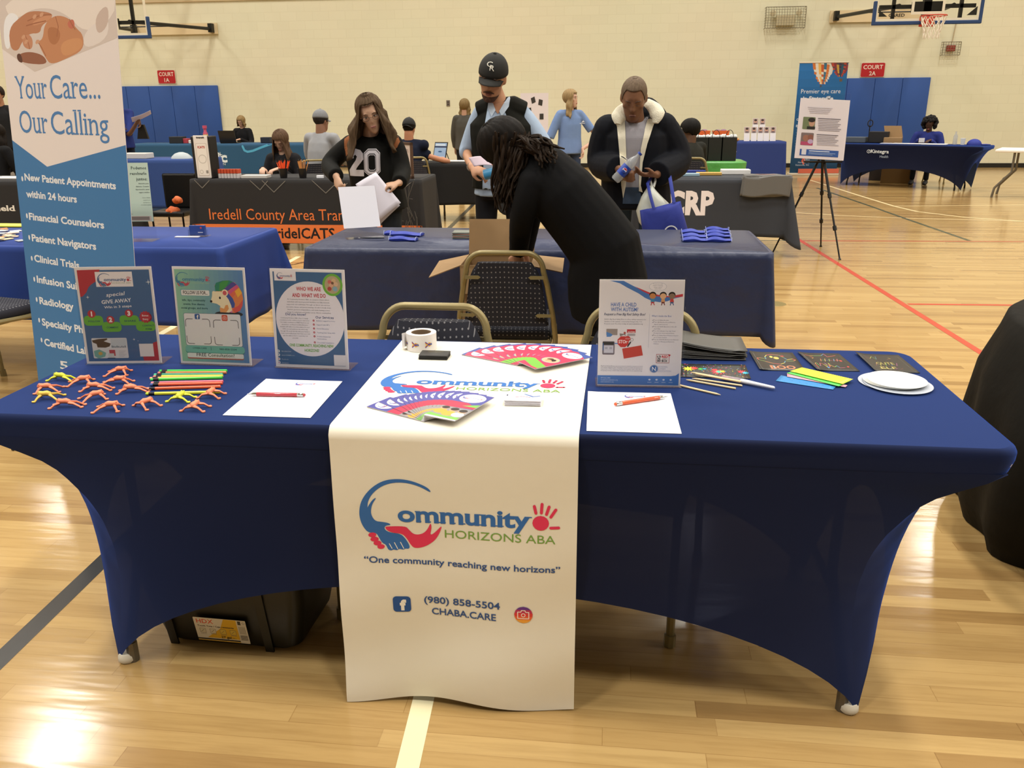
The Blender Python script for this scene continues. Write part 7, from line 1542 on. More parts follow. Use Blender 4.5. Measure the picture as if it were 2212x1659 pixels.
o = lk.build('lace_web', mat('lace_grey', '4c4844', .9)); tag(o, 'grey spider web lace hanging at the right end of the black transit table', 'lace', kind='stuff')
def on(px, py, z=.75): g_ = gz(px, py, z); return g_
# container with band aids dispenser
g_ = on(441, 386); t = thing('display_carton', 'black carton with a white printed panel on the transit table', 'carton', (g_.x + .01, 7.0, .749))
MB().bbox((-.13, -.08, 0), (.075, .1, .43), .01).build('carton_body', mat('black_carton', '151416', .5), t); MB().bbox((-.095, -.09, .004), (.06, -.08, .44), .008, 2).build('white_panel', mat('white_panel', 'd8d4d2', .5), t)
A = Art(); A.rrect(-.075, .03, .045, .36, .01, 'c0b4ae'); A.rrect(-.07, .035, .04, .355, .01, 'dcd8d4'); A.text('ICATS', -.015, .31, .022, 'a8382c', bold=.05, w=.08); A.ringe(-.015, .2, .045, .006, 'b0aca8', 20); A.text('transit', -.015, .41, .018, '2a2a2c', bold=.04, w=.09); A.ringe(-.04, .07, .02, .004, 'a8a4a0', 14); A.rect(.01, .055, .035, .085, '8a8682')
A.build('panel_print', lambda u, v, w: V((u, -.091 - w, v)), t)
for i in range(14):
    o = MB().lathe([(.001, 0), (.017, 0), (.017, .045), (.011, .048), (.011, .075), (.001, .075)], 12).build('sanitizer_bottle', None or mat('bottle_pale', 'c8c2c2', .3), smooth=True) if i == 0 else s0.copy()
    if i == 0:
        s0 = o; MB().lathe([(.001, .05), (.0172, .05), (.0172, .092), (.001, .092)], 12).build('orange_cap', mat('cap_orange', 'b8482c', .5), o, smooth=True)
    else:
        COL.objects.link(o); c = s0.children[0].copy(); COL.objects.link(c); c.parent = o
    o.location = (on(462, 386).x + .025 + (i % 7) * .034, 6.98 + (i // 7) * .04, .749); tag(o, 'small bottle with orange cap, %s row beside the black carton' % ('front' if i < 7 else 'back'), 'bottle', 'small orange capped bottles')
g_ = on(553, 384); o = MB().bbox((-.14, -.07, 0), (.14, .07, .03), .003).build('leaflet_stack', mat('leaf_white', 'c4c0bc', .6)); o.location = (g_.x, 7.02, .749); tag(o, 'stack of pale leaflets on the transit table', 'leaflets')
def cup_of_pens(px, c, n, lab, grp):
    g_ = on(px, 385); t = thing('pen_cup', lab, 'pen cup', (g_.x, 7.0, .749), group='pen cups on the transit table'); MB().lathe([(.001, 0), (.035, 0), (.05, .1), (.047, .1), (.033, .005)], 20).build('cup', mat('cup_black', '141214', .4), t, smooth=True, ang=40)
    rnd = random.Random(n); b0_ = None
    for i in range(n):
        a = rnd.uniform(0, 6.28); r = rnd.uniform(.2, 1); L = rnd.uniform(.15, .18); m = MB(); m.tube([(0, 0, .01), (.0, 0, L)], .0045, 6)
        o = m.build('pen', mat('pen_' + c, c, .4)) ; o.location = (g_.x + .02 * r * math.cos(a), 7.0 + .02 * r * math.sin(a), .76); o.rotation_euler = (-.28 * r * math.sin(a), .34 * r * math.cos(a), 0)
        MB().tube([(0, 0, L), (0, 0, L + .012)], .0055, 6).build('cap', mat('cup_black', '141214', .4), o); tag(o, grp, 'pen', grp.split(' standing')[0] + 's')
cup_of_pens(610, 'f05a2c', 16, 'black cup full of bright orange pens', 'bright orange pen standing in the left black cup'); cup_of_pens(652, 'c88a50', 10, 'black cup with tan pens, right of the orange ones', 'tan pen standing in the right black cup')
g_ = on(695, 384); o = MB().bbox((-.035, -.02, 0), (.035, .02, .03), .004).build('sticky_notes', mat('white_gloss', 'e2e4ec', .25)); o.location = (g_.x, 6.98, .749); tag(o, 'tiny white box beside the hand of the jersey wearer', 'box')
# framed sign
t = thing('picture_frame', 'brown wooden picture frame standing at the right end of the transit table', 'picture frame', (at(880, 385, 7.0).x, 7.02, .749), -.9)
fm = MB()
for a, b in (((-.13, 0), (.13, .025)), ((-.13, .335), (.13, .36)), ((-.13, 0), (-.105, .36)), ((.105, 0), (.13, .36))): fm.box((a[0], -.012, a[1]), (b[0], .012, b[1]))
fm.build('frame', mat('frame_brown', '4a3428', .5), t); MB().box((-.106, -.006, .024), (.106, .006, .336)).build('picture', mat('picture_pale', 'c8b8b0', .5), t)
A = Art(); A.rrect(-.06, .1, .06, .2, .01, 'a85a3c'); A.rect(-.05, .11, .05, .19, 'c8b8b0'); A.text('ICATS', 0, .26, .03, '6a4a40'); A.build('picture_print', lambda u, v, w: V((u, -.0065 - w, v)), t)
# pumpkins? orange bags left of the transit table
for px, py, r, lb in ((374, 457, .075, 'orange crumpled paper bag on the floor left of the transit table, lower one'), (384, 432, .055, 'orange crumpled paper bag left of the transit table, upper one')):
    c = at(px, py, 7.3); mb = MB(); mb.ell((0, 0, 0), (r, r, r * .75), u=18, v=10); mb.v = [v * (1 + .12 * math.sin(v.x * 90 + v.z * 70)) for v in mb.v]; o = mb.build('paper_bag', mat('bag_orange', 'c8602c', .7), smooth=True); o.location = c; tag(o, lb, 'bag')
t = thing('folding_chair', 'black chair frame left of the transit table carrying the orange bags', 'chair', (at(378, 470, 7.4).x, 7.42, 0)); MB().bbox((-.2, -.2, .3), (.2, .2, .36), .02).build('seat', BLACKM, t)
MB().bbox((-.2, .17, .36), (.2, .2, .75), .02).build('backrest', BLACKM, t)
for sx in (-.18, .18):
    for sy in (-.18, .18): MB().tube([(sx, sy, 0), (sx, sy, .32)], .012, 6).build('leg', BLACKM, t)

# booths behind on the left
BL2 = mat('blue_poly_cloth', '22407e', .75); TEAL = mat('teal_cloth', '1c4a6c', .75)
folding_table('folding table under the plain blue cloth behind the transit table', -7.2, at(428, 347, 10.2).x, 10.2, 10.95, .742, BLACKM)
cloth('tablecloth', 'plain blue cloth behind the transit table at the left', 'tablecloth', -7.2, at(428, 347, 10.2).x, 10.2, 10.95, .747, (.7, .7, .6, .6), BL2, .02, 6, .05, 31)
g_ = on(300, 345); o = MB().bbox((-.2, -.12, 0), (.2, .12, .08), .01).build('white_box', mat('leaf_white', 'c4c0bc', .6)); o.location = (at(298, 345, 10.5).x, 10.5, .749); tag(o, 'flat white box on the plain blue table', 'box')
mb = MB(); mb.ring([[V(((.16 * s) * math.cos(a), .12 * s * math.sin(a), z)) for a in [2 * PI * k / 20 for k in range(20)]] for s, z in ((1, 0), (.9, .03), (.6, .07), (.2, .09))]); o = mb.build('plastic_bag', mat('bag_grey', 'a8b0b4', .5), smooth=True); o.location = (at(393, 345, 10.5).x, 10.5, .749); tag(o, 'pale plastic bag on the plain blue table', 'bag')
mb = MB(); mb.tube([(-.09, 0, .0), (-.09, 0, .42)], .01, 6).tube([(.09, 0, 0), (.09, 0, .42)], .01, 6).bbox((-.12, -.02, .4), (.12, .02, .45), .015); o = mb.build('luggage_handle', mat('handle_grey', '3c3c40', .4), smooth=True); o.location = (at(452, 345, 9.6).x, 9.6, .62); 
t = o; tag(o, 'telescopic handle of a black case behind the black carton', 'luggage handle'); o2 = MB().bbox((-.2, -.12, 0), (.2, .12, .62), .03).build('case', BLACKM, o); o2.location = (0, 0, -.62)
folding_table('folding table under the teal credit union cloth', -9.9, -6.0, 15.6, 16.4, .742, BLACKM)
civ = cloth('tablecloth', 'teal credit union tablecloth with pale blue arc and white lettering', 'tablecloth', -9.9, -6.0, 15.6, 16.4, .747, (.72, .7, .6, .6), TEAL, .015, 5, .04, 33)
cb_ = V((-7.95, 16.0, 0)); mp_ = drape_map(civ, V((0, 0, 0)), (1, 0, 0), (0, 0, 1), (0, -1, 0), 1.5); p = lambda px, py: ((at(px, py, 15.56) - cb_).x, (at(px, py, 15.56) - cb_).z)
A = Art(); A.line([p(525, 306), p(523, 316), p(527, 325), p(534, 328), p(545, 326), p(565, 318), p(590, 309)], .045, '4f9ec4'); A.text('civic', p(491, 350)[0], p(491, 350)[1], .2, 'cfd8dc', al='r', bold=.04, w=.62); A.text('CREDIT UNION', p(487, 357)[0], p(487, 357)[1], .05, 'b8c4cc', al='r', w=.6)
for x, y in ((454, 334), (464, 330), (475, 334)): sparkle(A, *p(x, y), .06, 'cfd8dc')
A.build('cloth_print', lambda u, v, w: mp_(u, v, w), civ, maxedge=.15, rough=.8)
def simple(nm, px, py, Y, w, d, h, c, lb, cat, z=.749, r=.01):
    g_ = at(px, py, Y); o = MB().bbox((-w / 2, -d / 2, 0), (w / 2, d / 2, h), min(r, h * .3)).build(nm, mat('c_' + c, c, .6)); o.location = (g_.x, Y, z); return tag(o, lb, cat)
simple('dark_bag', 384, 300, 15.9, .3, .2, .14, '1c2024', 'dark bag on the teal table at left', 'bag'); simple('red_box', 400, 300, 15.9, .16, .14, .1, 'a83a44', 'small red box beside the dark bag', 'box'); simple('white_cup', 413, 302, 15.8, .09, .09, .07, 'd8d4d0', 'small white cup beside the red box', 'cup')
t = thing('pink_bottle', 'pink bottle with yellow label on the teal table', 'bottle', (at(445, 300, 15.9).x, 15.9, .749)); MB().lathe([(.001, 0), (.05, 0), (.05, .2), (.03, .24), (.03, .3), (.045, .3), (.045, .36), (.001, .36)], 14).build('bottle_body', mat('pink_plastic', 'b84a6a', .4), t, smooth=True); MB().lathe([(.051, .1), (.051, .18)], 14, cap=False).build('bottle_label', mat('label_yellow', 'd8c070', .5), t)
def laptop(px, Y, lb, w=.34, c='121216', rz=0, z=.749, scr='1a1c22'):
    t = thing('laptop', lb, 'laptop', (at(px, 300, Y).x, Y, z), rz); MB().bbox((-w / 2, -.12, 0), (w / 2, .12, .02), .004).build('keyboard_base', mat('lap_' + c, c, .4), t)
    MB().prism([(-w / 2, 0), (w / 2, 0), (w / 2, .24), (-w / 2, .24)], 0, .01, lambda u, v, k: V((u, -.12 - v * .25 - k, .02 + v))).build('screen', mat('lap_' + c, c, .4), t); return t
laptop(498, 15.9, 'black laptop in front of the far seated person at the teal table', w=.36)
simple('black_printer', 575, 300, 15.9, .2, .16, .12, '1c2230', 'small dark box at the right of the teal table', 'box')
# left edge booths
folding_table('folding table under the black cloth at the far left edge', -7.2, -4.95, 6.6, 7.3, .742, BLACKM) 
fld = cloth('tablecloth', 'black tablecloth with white serif lettering at the left edge', 'tablecloth', -7.2, -4.95, 6.6, 7.3, .747, (.7, .66, .5, .5), BK, .01, 6, .04, 41)
A = Art(); cb_ = V((-6.075, 6.95, 0)); mp_ = drape_map(fld, V((0, 0, 0)), (1, 0, 0), (0, 0, 1), (0, -1, 0), 1.5); q_ = at(30, 456, 6.56) - cb_; A.text('Fairfield', q_.x, q_.z, .055, 'd8d4cc', al='r', bold=.03, serif=True, w=.42); A.build('cloth_print', lambda u, v, w: mp_(u, v, w), fld, maxedge=.05)
o = simple('paper_pile', 18, 380, 6.85, .28, .18, .02, 'e0dede', 'white papers on the black table at the left edge', 'papers')
folding_table('folding table under the grey cloth near the left edge', -9.6, -7.6, 11.4, 12.1, .742, BLACKM)
cloth('tablecloth', 'grey cloth on the table near the left edge behind the banner', 'tablecloth', -9.6, -7.6, 11.4, 12.1, .747, (.68, .68, .5, .5), mat('grey_cloth', '85807a', .8), .02, 6, .05, 43)
for i, (px, h, c) in enumerate(((4, .26, 'cfcac4'), (12, .2, 'bfbab8'), (19, .24, 'd2cecc'))): simple('leaflet_rack', px, 300, 11.6, .12, .08, h, c, 'white leaflet rack on the grey table, %s' % ('left one', 'middle one', 'right one')[i], 'leaflet rack')

# black table with tablet behind the middle
folding_table('folding table under the black cloth behind the man in the cap', -2.25, -1.13, 9.3, 10.0, .742, LEGM)
cloth('tablecloth', 'black cloth hanging in points under the tablet', 'tablecloth', -2.25, -1.13, 9.3, 10.0, .747, (.52, .5, .4, .4), mat('black_drape', '0c0b0c', .85), .03, 5, .14, 51, cornerdrop=1.25)
t = thing('tablet', 'tablet on a stand showing a bright page behind the jersey wearer', 'tablet', (at(948, 340, 9.7).x, 9.7, .749), -.35)
fr3 = lambda u, v, k: V((u, -k + v * .35, .01 + v)); MB().prism([(-.1, 0), (.1, 0), (.1, .24), (-.1, .24)], -.006, .006, fr3).build('tablet_body', mat('tablet_black', '121216', .4), t)
A = Art(); A.rect(-.09, .012, .09, .228, '8fa8c8'); A.rect(-.09, .17, .09, .19, '2a3450'); A.rect(-.08, .195, .07, .215, 'c8d4e0'); A.ell(0, .12, .03, .01, '3a5a80'); A.rect(-.07, .04, .07, .06, 'b8c8dc'); A.build('screen_print', lambda u, v, w: fr3(u, v, .0065 + w), t); MB().tube([(.03, .09, .2), (.07, .16, .0)], .006, 6).build('stand_leg', mat('tablet_black', '121216', .4), t)
simple('paper_pile', 985, 345, 9.75, .3, .2, .012, 'd4d2ce', 'white papers beside the tablet', 'papers')

# green table with black gift bags, orange buckets, OAT table
t = folding_table('low round-cornered table under the green plastic cloth', .95, 2.0, 9.65, 10.3, .742, LEGM)
cloth('tablecloth', 'shiny green plastic cloth gathered under the table edge', 'tablecloth', .9, 2.05, 9.6, 10.3, .747, (.14, .14, .14, .14), mat('green_plastic', '4f9a48', .35, spec=.6, bump=(9, .5, .02)), .02, 12, -.02, 61, r=.15)
for i, px in enumerate((1512, 1542, 1571)):
    x = at(px, 350, 9.85).x; t = thing('gift_bag', 'black gift bag with white tissue, %s of three on the green table' % ('leftmost', 'middle', 'rightmost')[i], 'gift bag', (x, 9.85, .749), group='black gift bags on the green table')
    MB().bbox((-.1, -.055, 0), (.1, .055, .3), .006).build('bag_body', mat('gift_black', '1c1d1a', .5), t); mb = MB(); rnd = random.Random(i)
    for k in range(7): mb.ell((-.08 + .027 * k, 0, .305), (.022, .03, .015 + rnd.uniform(0, .02)), u=8, v=6)
    mb.build('tissue_paper', mat('tissue_white', 'd4d8d8', .7), t, smooth=True); MB().tube([(-.05 + .05 * (1 - math.cos(a)), -.056, .29 + .1 * math.sin(a)) for a in [PI * k / 10 for k in range(11)]], .004, 5).build('handle', mat('gift_black', '1c1d1a', .5), t)
folding_table('folding table under the navy cloth lettered OAT', 0.6, 3.72, 15.9, 16.65, .742, BLACKM)
oat = cloth('tablecloth', 'navy tablecloth with small white lettering ending in OAT', 'tablecloth', .6, 3.72, 15.9, 16.65, .747, (.70, .68, .6, .6), mat('navy_cloth', '1f3474', .75), .02, 5, .05, 71)
A = Art(); cb_ = V((2.16, 16.275, 0)); mp_ = drape_map(oat, V((0, 0, 0)), (1, 0, 0), (0, 0, 1), (0, -1, 0), 1.5); q_ = at(1591, 335, 15.85) - cb_; A.text('COAT', q_.x, q_.z, .07, 'd4d4d8', al='r', w=.25, bold=.02); A.build('cloth_print', lambda u, v, w: mp_(u, v, w), oat, maxedge=.2)
for i, px in enumerate((1515, 1556)):
    t = thing('paper_bucket', 'orange bucket on the navy table, %s one' % ('left', 'right')[i], 'bucket', (at(px, 300, 16.2).x, 16.2, .749), group='orange buckets'); MB().ring([[V((s * w * .5, d, z)) for s, d in ((-1, -.09), (1, -.09), (1, .09), (-1, .09))] for w, z in ((.24, 0), (.33, .2))]).build('bucket', mat('bucket_orange', 'd0602c', .5), t); MB().ell((.05, 0, .2), (.06, .05, .03)).ell((-.06, 0, .2), (.05, .05, .025)).build('bucket_filling', mat('filling', '8a6a80', .7), t, smooth=True)
for i in range(7): o = MB().ell((0, 0, .03), (.035, .035, .03), u=10, v=6).build('orange_treat', mat('treat_orange', 'd08a48', .5), smooth=True); o.location = (at(1503 + i * 15, 300, 16.05).x, 16.05, .749); tag(o, 'small orange treat in the row before the buckets', 'treat', 'orange treats on the navy table')
k = 0
for i, (px, row) in enumerate(((1612, 0), (1627, 0), (1641, 0), (1654, 0), (1668, 0), (1631, 1), (1646, 1))):
    x = at(px, 295, 16.2).x; t = thing('leaflet_holder', 'leaflet in a rack on the navy table, %s' % (('leftmost in front', 'second in front', 'middle in front', 'fourth in front', 'rightmost in front', 'back row left', 'back row right')[i]), 'leaflet', (x, 16.1 + .12 * row, .749 + .16 * row), group='leaflets standing on the navy table')
    MB().prism([(-.055, 0), (.055, 0), (.055, .27), (-.055, .27)], 0, .01, lambda u, v, w: V((u, v * .3 + w, v))).build('leaflet', mat('leaf_bright', 'd0ccd0', .5), t)
    A = Art(); A.rect(-.05, .16, .05, .265, 'a08a84'); A.ell(0, .215, .025, .03, 'b88a74', 12); A.ell(0, .235, .028, .022, '3a2c28', 12); A.rect(-.03, .16, .03, .185, '5a4a50'); A.build('leaflet_print', lambda u, v, w: V((u, v * .3 - w - .002, v)), t, lift=.0006)
    if row: MB().box((-.05, .06, -.16), (.05, .09, 0)).build('rack', ACR, t)

# eye care banner and easel
bb = V((at(1755, 380, 17.2).x, 17.2, .05)); t = thing('pull_up_banner', 'blue eye care banner with hot air balloons behind the easel', 'banner', bb, .06)
wT, hT = .49, 2.2
MB().box((-wT, -.002, .0), (wT, .002, hT)).build('banner_sheet', mat('banner_blue', '2a68a8', .5), t)
A = Art(); n = 14
for i in range(n):
    k = i / (n - 1); a, b = (26, 62, 88), (44, 112, 180); c = '%02x%02x%02x' % tuple(int(a[j] * (1 - k) + b[j] * k) for j in range(3)); A.rect(-wT, hT * i / n, wT, hT * (i + 1) / n, c); A.layer -= 1
A.layer += 1
ex = lambda x, y: (-wT + 2 * wT * (x - 165 + (y - 60) * .095) / 715, hT - (y - 60) / 1510 * hT)
def balloon(pts, cols, seed):
    rnd = random.Random(seed); A.poly([ex(*p) for p in pts], cols[0]); xs = [p[0] for p in pts]; ys = [p[1] for p in pts]
    cx = sum(xs) / len(xs); y0, y1 = min(ys), max(ys); N1 = 9
    for j in range(N1):
        ya_, yb = y0 + (y1 - y0) * j / N1, y0 + (y1 - y0) * (j + 1) / N1
        wj = (max(xs) - min(xs)) / 2 * math.sqrt(max(.02, 1 - ((j + .5) / N1) ** 1.7)); nn = 7
        for i in range(nn):
            xa, xb = cx - wj + 2 * wj * i / nn, cx - wj + 2 * wj * (i + 1) / nn
            if (i + j) % 2 == 0 or rnd.random() < .5: A.poly([ex(xa, ya_), ex(xb, ya_ + 6), ex(xb, yb + 6), ex(xa, yb)], cols[1 + (i * 3 + j * 5) % (len(cols) - 1)]); A.layer -= 1
balloon([(375, 62), (640, 52), (660, 140), (640, 210), (560, 280), (505, 345), (470, 345), (420, 260), (375, 170), (365, 110)], ['d8d0c0', 'c8743c', 'e0b060', '3c6e88', 'd8d4cc', 'b85a34'], 1)
balloon([(615, 52), (875, 42), (860, 170), (800, 235), (770, 248), (740, 230), (660, 150)], ['5a4a50', 'b84a3c', 'c8a048', '2c5a70', '8a3a44', '3a3a58'], 2)
A.rect(*ex(465, 385), *ex(492, 360), '5a4a44'); A.rect(*ex(750, 315), *ex(795, 275), '6a5a4c')
A.text('Premier eye care', *ex(478, 470), .085, 'd8dce4', w=.80, bold=.0); A.text('in Statesville', *ex(440, 568), .085, 'd8dce4', w=.62, bold=.04)
A.text('Our Services', ex(122, 838)[0], ex(0, 838)[1], .042, 'c8d0dc', al='l', bold=.03); A.text('Eye Care', ex(115, 925)[0], ex(0, 925)[1], .042, 'c8d0dc', al='l', bold=.04)
for i, tx in enumerate(('Comprehensive exams', 'Cataracts', 'Glaucoma', 'Oculoplastics', 'Optical', 'Strabismus', 'Vision')): A.text('- ' + tx, ex(120, 970)[0], ex(0, 972 + 38 * i)[1], .034, 'a8b8c8', al='l')
A.ell(*ex(232, 1395), .038, .045, 'd05a3c', 18); A.poly([ex(205, 1410), ex(260, 1410), ex(232, 1460)], 'd05a3c'); A.ell(*ex(232, 1390), .012, .014, '24506c', 10)
for i, tx in enumerate(('Office', 'Hartness Rd', 'Statesville, NC')): A.text(tx, ex(460, 0)[0], ex(0, 1392 + 38 * i)[1], .034, 'b8c4d0', al='r')
A.build('banner_print', lambda u, v, w: V((max(-wT, min(wT, u)), -.0035 - w, max(0, min(hT, v)))), t, lift=.0005)
MB().bbox((-wT - .03, -.09, -.05), (wT + .03, .09, .0), .01).build('base_cassette', mat('base_cream', 'c8bca8', .4), t); MB().box((.06 - wT + .1, -.092, .0), (wT + .02, -.06, .09)).build('base_panel', mat('base_coral', 'c8644c', .5), t); MB().tube([(-wT - .01, 0, hT), (wT + .01, 0, hT)], .014, 8).build('top_rail', mat('base_cream', 'c8bca8', .4), t)

eb = V((2.38, 7.1, 0)); t = thing('tripod_easel', 'black tripod easel holding the white information board', 'easel', eb)
apex = V((.02, .02, 1.0)); f1, f2, f3 = gz(1773, 533) - eb, gz(1814, 561) - eb, gz(1668, 548) - eb
f1 = V((f1.x, f1.y, 0)); f2 = V((f2.x, f2.y, 0)); f3 = V((f3.x, f3.y, 0))
for f in (f1, f2, f3):
    d = (f - apex); lg = MB(); lg.tube([apex, apex + d * .42], .013, 8).tube([apex + d * .4, apex + d * .72], .010, 8).tube([apex + d * .7, f], .008, 8).tube([apex + d * .985, f], [.009, .016], 8); 
    for k in (.41, .71): lg.tube([apex + d * (k - .02), apex + d * (k + .02)], .019, 8)
    lg.build('leg', BLACKM, t, smooth=True)
MB().tube([apex - V((0, 0, .05)), apex + V((.02, .06, .5))], .011, 8).box((-.16, -.05, .90), (.2, .0, .915)).build('mast', BLACKM, t)
bt = thing('information_board', 'white information board with two portraits and a blue footer on the easel', 'board', at(1765, 345, 7.0), .03)
o0 = at(1716, 341, 7.0); o1 = at(1822, 347, 7.0); o2 = at(1738, 208, 7.13); ux = (o1 - o0); wB = ux.length; ux.normalize(); uy = (o2 - o0); hB = uy.length; uy = (uy - ux * uy.dot(ux)).normalized(); bt.location = o0; bt.rotation_euler = (0, 0, 0)
nb = ux.cross(uy).normalized(); F4 = lambda u, v, k: ux * (u + .04 * (1 - v / hB) * 0) + uy * v + nb * k; hB *= .97
MB().prism([(0, 0), (wB, 0), (wB, hB), (0, hB)], -.004, .0, F4).build('board_panel', mat('board_white', 'dcd4d8', .35), bt)
A = Art(); s_ = wB / 680.0; e4 = lambda x, y: ((x - 165 - (1370 - y) * .10 * 1.3) * s_ * 1.0, (1375 - y) / 800 * hB * .95)
e4 = lambda x, y: ((x - (165 + (1370 - y) / 800 * 110)) / 690 * wB, (1375 - y) / 805 * hB * .96)
A.rrect(*e4(285, 968), *e4(482, 795), .008, '6f7a58'); A.ell(*e4(425, 870), .028, .04, 'b89078', 16); A.ell(*e4(425, 835), .034, .022, '2c2420', 16); A.rect(*e4(350, 965), *e4(470, 925), '2a2622')
A.rrect(*e4(250, 1190), *e4(450, 1015), .008, '7a6a68'); A.ell(*e4(335, 1090), .03, .032, '9a6a58', 16); A.ell(*e4(400, 1080), .028, .03, '8a5a4c', 14); A.rect(*e4(255, 1188), *e4(430, 1140), 'b04a6c'); A.ell(*e4(395, 1135), .026, .022, 'b8a0c0', 14)
A.rect(*e4(235, 1335), *e4(790, 1245), '34589c'); A.rrect(*e4(262, 1322), *e4(338, 1245), .004, 'd0d0d8')
for i in range(8): A.rect(*e4(512, 808 + i * 23 + 5), *e4(830 - (i % 3) * 20, 803 + i * 23), 'a09aa4' if i else '6a6470')
for i in range(7): A.rect(*e4(485, 1032 + i * 23 + 5), *e4(790 - (i % 3) * 22, 1028 + i * 23), 'a09aa4' if i else '6a6470')
for i in range(4): A.rect(*e4(370 + 10 * i, 660 + i * 24 + 5), *e4(720 - 20 * i, 656 + i * 24), 'b0aab4')
A.rect(*e4(370, 1272), *e4(660, 1262), 'c8d0e0'); A.rect(*e4(365, 1295), *e4(740, 1288), '8aa0c8'); A.rect(*e4(360, 1312), *e4(700, 1306), '8aa0c8')
A.build('board_print', lambda u, v, w: F4(u, v, .0006 + w), bt, lift=.0002, rough=.4)
MB().prism([(.0, 0), (wB, 0), (wB, hB + .06), (.0, hB + .06)], .004, .005, F4).build('clear_cover', ACR, bt)

# kintegra table
p1 = gz(1818, 306, .745); p2 = gz(2098, 322, .745); p3 = gz(2141, 312, .745); kc = V((5.75, 14.45, 0)); ka = math.atan2(p2.y - p1.y, p2.x - p1.x)
kt = thing('table_cover', 'blue stretch cover with white Kintegra Health print on the far right table', 'table cover', (0, 0, 0))
o = cov.copy(); 
nfab = bpy.data.objects.new('stretch_fabric', cov.data); COL.objects.link(nfab); nfab.parent = kt; kt.location = ((p1.x + p2.x) / 2 + .42 * .62, (p1.y + p2.y) / 2 + .38 * .8, 0); kt.rotation_euler = (0, 0, -.62); kt.scale = (1.06, 1, .995)
bpy.data.objects.remove(o)
# the shared cover mesh is centred on its table
A = Art(); A.text('Kintegra', .0, .60, .06, 'c8d0d8', w=.3, bold=.02); A.text('Health', .08, .52, .045, '9aa8bc', w=.14); A.ringe(-.185, .625, .032, .007, 'c8d0d8', 16); A.line([(-.185, .61), (-.175, .65)], .008, 'c8d0d8')
A.build('cover_print', lambda u, v, w: V((u - .35, -.396 - w, v)), kt, lift=.001)
t_ = folding_table('folding table inside the far right blue cover', -1.2, 1.2, -.37, .37, .742, BLACKM, inx=.32, iny=.1, angled=.055, angy=.035); t_.location = kt.location; t_.rotation_euler = kt.rotation_euler
def onk(u, v): c, s = math.cos(-.62), math.sin(-.62); return (kt.location.x + u * c - v * s, kt.location.y + u * s + v * c)
for i, (u, v, w, d, h, c, nm, lb) in enumerate(((-1.0, .1, .36, .24, .1, '4a525c', 'grey_tray', 'grey plastic tray on the far right table'), (-.62, .2, .34, .2, .2, '16161a', 'black_case', 'black case behind the grey tray'), (.0, -.1, .5, .2, .012, 'd4d4dc', 'paper_pile', 'spread white papers in front of the curly haired person'), (.45, -.1, .4, .22, .014, 'dcdce0', 'paper_pile', 'white papers at the right of the curly haired person'), (-.3, -.15, .3, .18, .01, 'b8c0d8', 'paper_pile', 'pale blue papers near the open carton'))):
    o = MB().bbox((-w / 2, -d / 2, 0), (w / 2, d / 2, h), min(.01, h * .3)).build(nm, mat('c_' + c, c, .6)); x, y = onk(u, v); o.location = (x, y, .752); o.rotation_euler = (0, 0, -.5); tag(o, lb, nm.split('_')[-1])
x, y = onk(-.35, .15); t = thing('cardboard_carton', 'small open brown carton on the far right table', 'carton', (x, y, .752), -.4); MB().bbox((-.15, -.1, 0), (.15, .1, .1), .004).build('carton_body', CB, t); m_ = MB(); wall_(m_, [(-.15, .1, .1), (.15, .1, .1), (.1, .14, .3), (-.2, .14, .3)]); m_.build('flap', CB, t)
x, y = onk(.72, .1); t = thing('water_bottle', 'clear water bottle near the right end of the far table', 'bottle', (x, y, .752)); MB().lathe([(.001, 0), (.035, 0), (.035, .14), (.014, .19), (.014, .22), (.001, .22)], 14).build('bottle_body', mat('bottle_clear', 'b8bcc0', .1, alpha=.45), t, smooth=True)
x, y = onk(.86, .05); t = thing('paper_cup', 'white paper cup beside the water bottle', 'cup', (x, y, .752)); MB().lathe([(.001, 0), (.03, 0), (.042, .11), (.001, .11)], 14).build('cup_body', mat('cup_white', 'd8dce0', .4), t, smooth=True)
x, y = onk(1.02, .15); t = thing('blue_hat', 'royal blue cap lying at the right end of the far table', 'cap', (x, y, .752)); MB().ell((0, 0, .0), (.12, .11, .10)).build('crown', mat('tote_blue', '26348c', .7), t, smooth=True); MB().bbox((.1, -.09, 0), (.24, .09, .012), .004).build('brim', mat('tote_blue', '26348c', .7), t)
for i, (px, py, w, h, c, lb) in enumerate(((1938, 398, .55, .36, '8a6c40', 'brown carton on the floor under the far right table'), (1905, 392, .25, .34, '241c18', 'dark box on the floor beside the brown carton'))):
    g_ = gz(px, py); o = MB().bbox((-w / 2, -.2, 0), (w / 2, .2, h), .006).build('floor_carton', mat('c_' + c, c, .8)); o.location = (g_.x + .1 * (1 - i), g_.y + .35, 0); o.rotation_euler = (0, 0, -.4); tag(o, lb, 'carton')
t = thing('ring_stand', 'thin black ring stand behind the grey tray', 'stand', (onk(-.85, .3)[0], onk(-.85, .3)[1], .752)); MB().tube([(0, 0, 0), (0, 0, .3)], .008, 6).tube([(.045 * math.cos(a), 0, .34 + .06 * math.sin(a)) for a in [2 * PI * k / 16 for k in range(17)]], .009, 6).bbox((-.07, -.05, 0), (.07, .05, .01), .003).build('ring', BLACKM, t)

